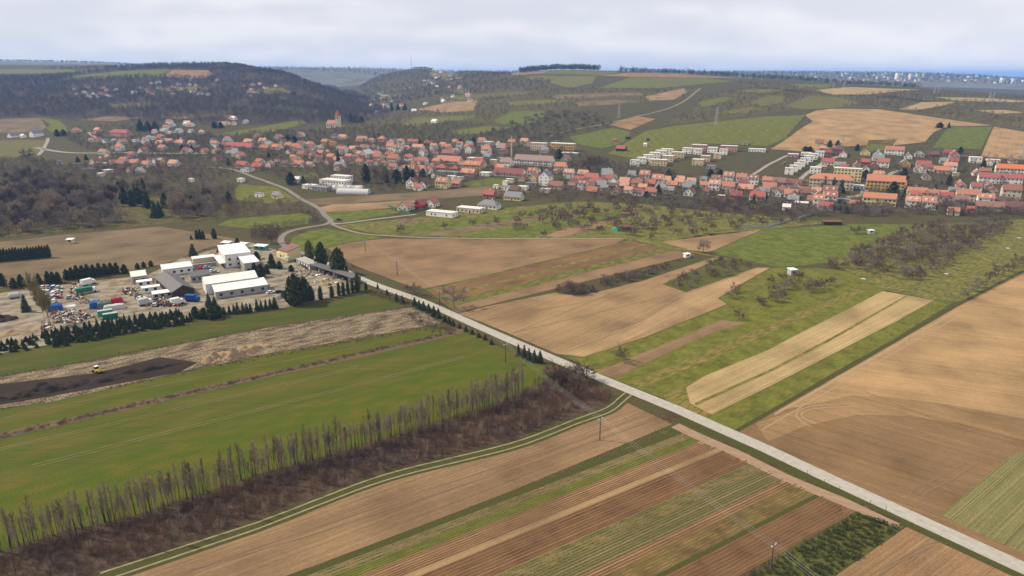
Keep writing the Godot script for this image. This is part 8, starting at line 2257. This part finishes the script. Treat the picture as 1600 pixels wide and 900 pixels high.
# ---------- small details ----------
func details():
	# power line on wooden poles
	var tops := []
	for k in POLES.size() / 3:
		var p := on(POLES[3 * k], POLES[3 * k + 1], -0.1); var h: float = POLES[3 * k + 2]
		var o := thing("power_pole", "wooden power pole with one crossarm standing in the fields", "pole", p, 0.66, "poles of the field power line")
		var st := new_st(); tube(st, Vector3.ZERO, Vector3(0, h, 0), 0.19, 0.12, 8); commit(st, "post", M.pole_wood, o)
		part_box("crossarm", M.steel, o, Vector3(-0.95, h - 0.5, -0.06), Vector3(0.95, h - 0.36, 0.06))
		for i in 3: part_box("insulator", M.paint_white, o, Vector3(-0.9 + i * 0.85, h - 0.359, -0.07), Vector3(-0.77 + i * 0.85, h - 0.12, 0.07))
		tops.append([p, h])
	for i in 3:
		var st := new_st()
		for k in tops.size() - 1:
			var off := Vector3(cos(0.66), 0, -sin(0.66)) * (-0.835 + i * 0.85)
			var a: Vector3 = tops[k][0] + Vector3(0, tops[k][1] - 0.13, 0) + off; var b: Vector3 = tops[k + 1][0] + Vector3(0, tops[k + 1][1] - 0.13, 0) + off
			for s in 10:
				var u := s / 10.0; var v := (s + 1) / 10.0
				tube(st, a.lerp(b, u) - Vector3(0, 4.0 * u * (1 - u) * 0.8, 0), a.lerp(b, v) - Vector3(0, 4.0 * v * (1 - v) * 0.8, 0), 0.016, 0.016, 3)
		tag(commit(st, "overhead_wire", M.steel, self), "thin overhead wire strung between the wooden field poles", "wire", "wires of the field power line")
	for k in POSTS.size() / 2:
		var o := thing("marker_post", "thin dark roadside post on the grass verge", "post", on(POSTS[2 * k], POSTS[2 * k + 1], -0.1), 0.0, "posts along the verge")
		var st := new_st(); tube(st, Vector3.ZERO, Vector3(0, 1.5, 0), 0.06, 0.05, 6); commit(st, "shaft", M.pole_wood, o)
		part_box("cap", M.paint_white, o, Vector3(-0.07, 1.5, -0.07), Vector3(0.07, 1.6, 0.07))
	# nursery rows
	var P := poly(NURSERY); var cnt := 0
	for r in 9:
		var a := P[0].lerp(P[1], (r + 0.6) / 9.4); var b := P[3].lerp(P[2], (r + 0.6) / 9.4)
		var L := (b - a).length(); var d := 1.5
		while d < L:
			var q := a.lerp(b, d / L) + Vector2(rng.randf_range(-0.3, 0.3), rng.randf_range(-0.3, 0.3)); d += rng.randf_range(1.5, 2.6)
			if rng.randf() < 0.1 or cnt >= 300: continue
			cnt += 1
			var o := thing("nursery_shrub", "small dark evergreen shrub in the nursery rows", "shrub", on(q.x, q.y, 0.0), rng.randf() * TAU, "shrubs of the nursery plot")
			var m := MeshInstance3D.new(); m.mesh = TREES["ball" + str(rng.randi() % 2)]; m.material_override = M.leaf_shrub; m.name = "foliage"; o.add_child(m)
			var s := rng.randf_range(0.8, 1.5); m.scale = Vector3(s, s * 0.85, s)
	# sheds and things among the meadows
	block("open_barn", "small brown field shed beside a mint green tarpaulin", "shed", PT.barn, -0.15, 6.5, 4.5, 2.2, 1.0, "g", "wood", "rust", 0)
	draped_tarp(PT.mint, -0.5, 5.0, 4.0, 1.9, "tarp_mint", "mint green tarpaulin draped over a stack on the meadow", 8)
	block("field_hut", "small pale grey hut at the orchard edge", "hut", PT.hut, 0.2, 3.6, 3.6, 3.0, 0.2, "s", "steel", "white", 1)
	var o = block("bee_wagon", "white box trailer on the bright green field", "trailer", PT.wagon, 0.15, 4.2, 2.2, 2.3, 0.15, "s", "white", "white", 1)
	block("dark_shed", "low dark brown shed at the green field top", "shed", PT.dshed, -0.05, 13.0, 4.5, 2.4, 0.4, "s", "wood", "rust", 0)
	block("field_cabin", "white cabin under bare shrubs on the headland", "cabin", PT.fcabin, 0.4, 3.4, 2.4, 2.1, 0.2, "s", "white", "white", 1)
	car(PT.car_road, 0.1, "paint_dark", "dark car on the lane by the green hedge plot")
	for k in FLATS.size() / 2:
		o = thing("cover_sheet", "small white sheet lying in the orchard meadow", "sheet", on(FLATS[2 * k], FLATS[2 * k + 1], 0.05), rng.randf() * 3.0, "white sheets in the orchard meadow")
		var st := new_st(); extrude(st, [Vector2(-1.1, 0), Vector2(-0.9, 0.25), Vector2(0.2, 0.32), Vector2(1.2, 0.1), Vector2(1.3, 0)], -0.7, 0.7); commit(st, "sheet", M.tarp_white, o)
	for f in FENCES:
		var a := Vector2(f[0], f[1]); var b := Vector2(f[2], f[3]); var L := (b - a).length()
		o = thing("panel_fence", f[5], "fence", on(a.x, a.y), -(b - a).angle())
		var n := int(L / 2.5)
		for i in n: part_box("panel", M[f[6]], o, Vector3(i * L / n + 0.05, 0.05, -0.04), Vector3((i + 1) * L / n - 0.05, f[4], 0.04))
		for i in n + 1: part_box("post", M.steel, o, Vector3(i * L / n - 0.05, -0.1, -0.07), Vector3(i * L / n + 0.05, f[4] + 0.1, 0.07))
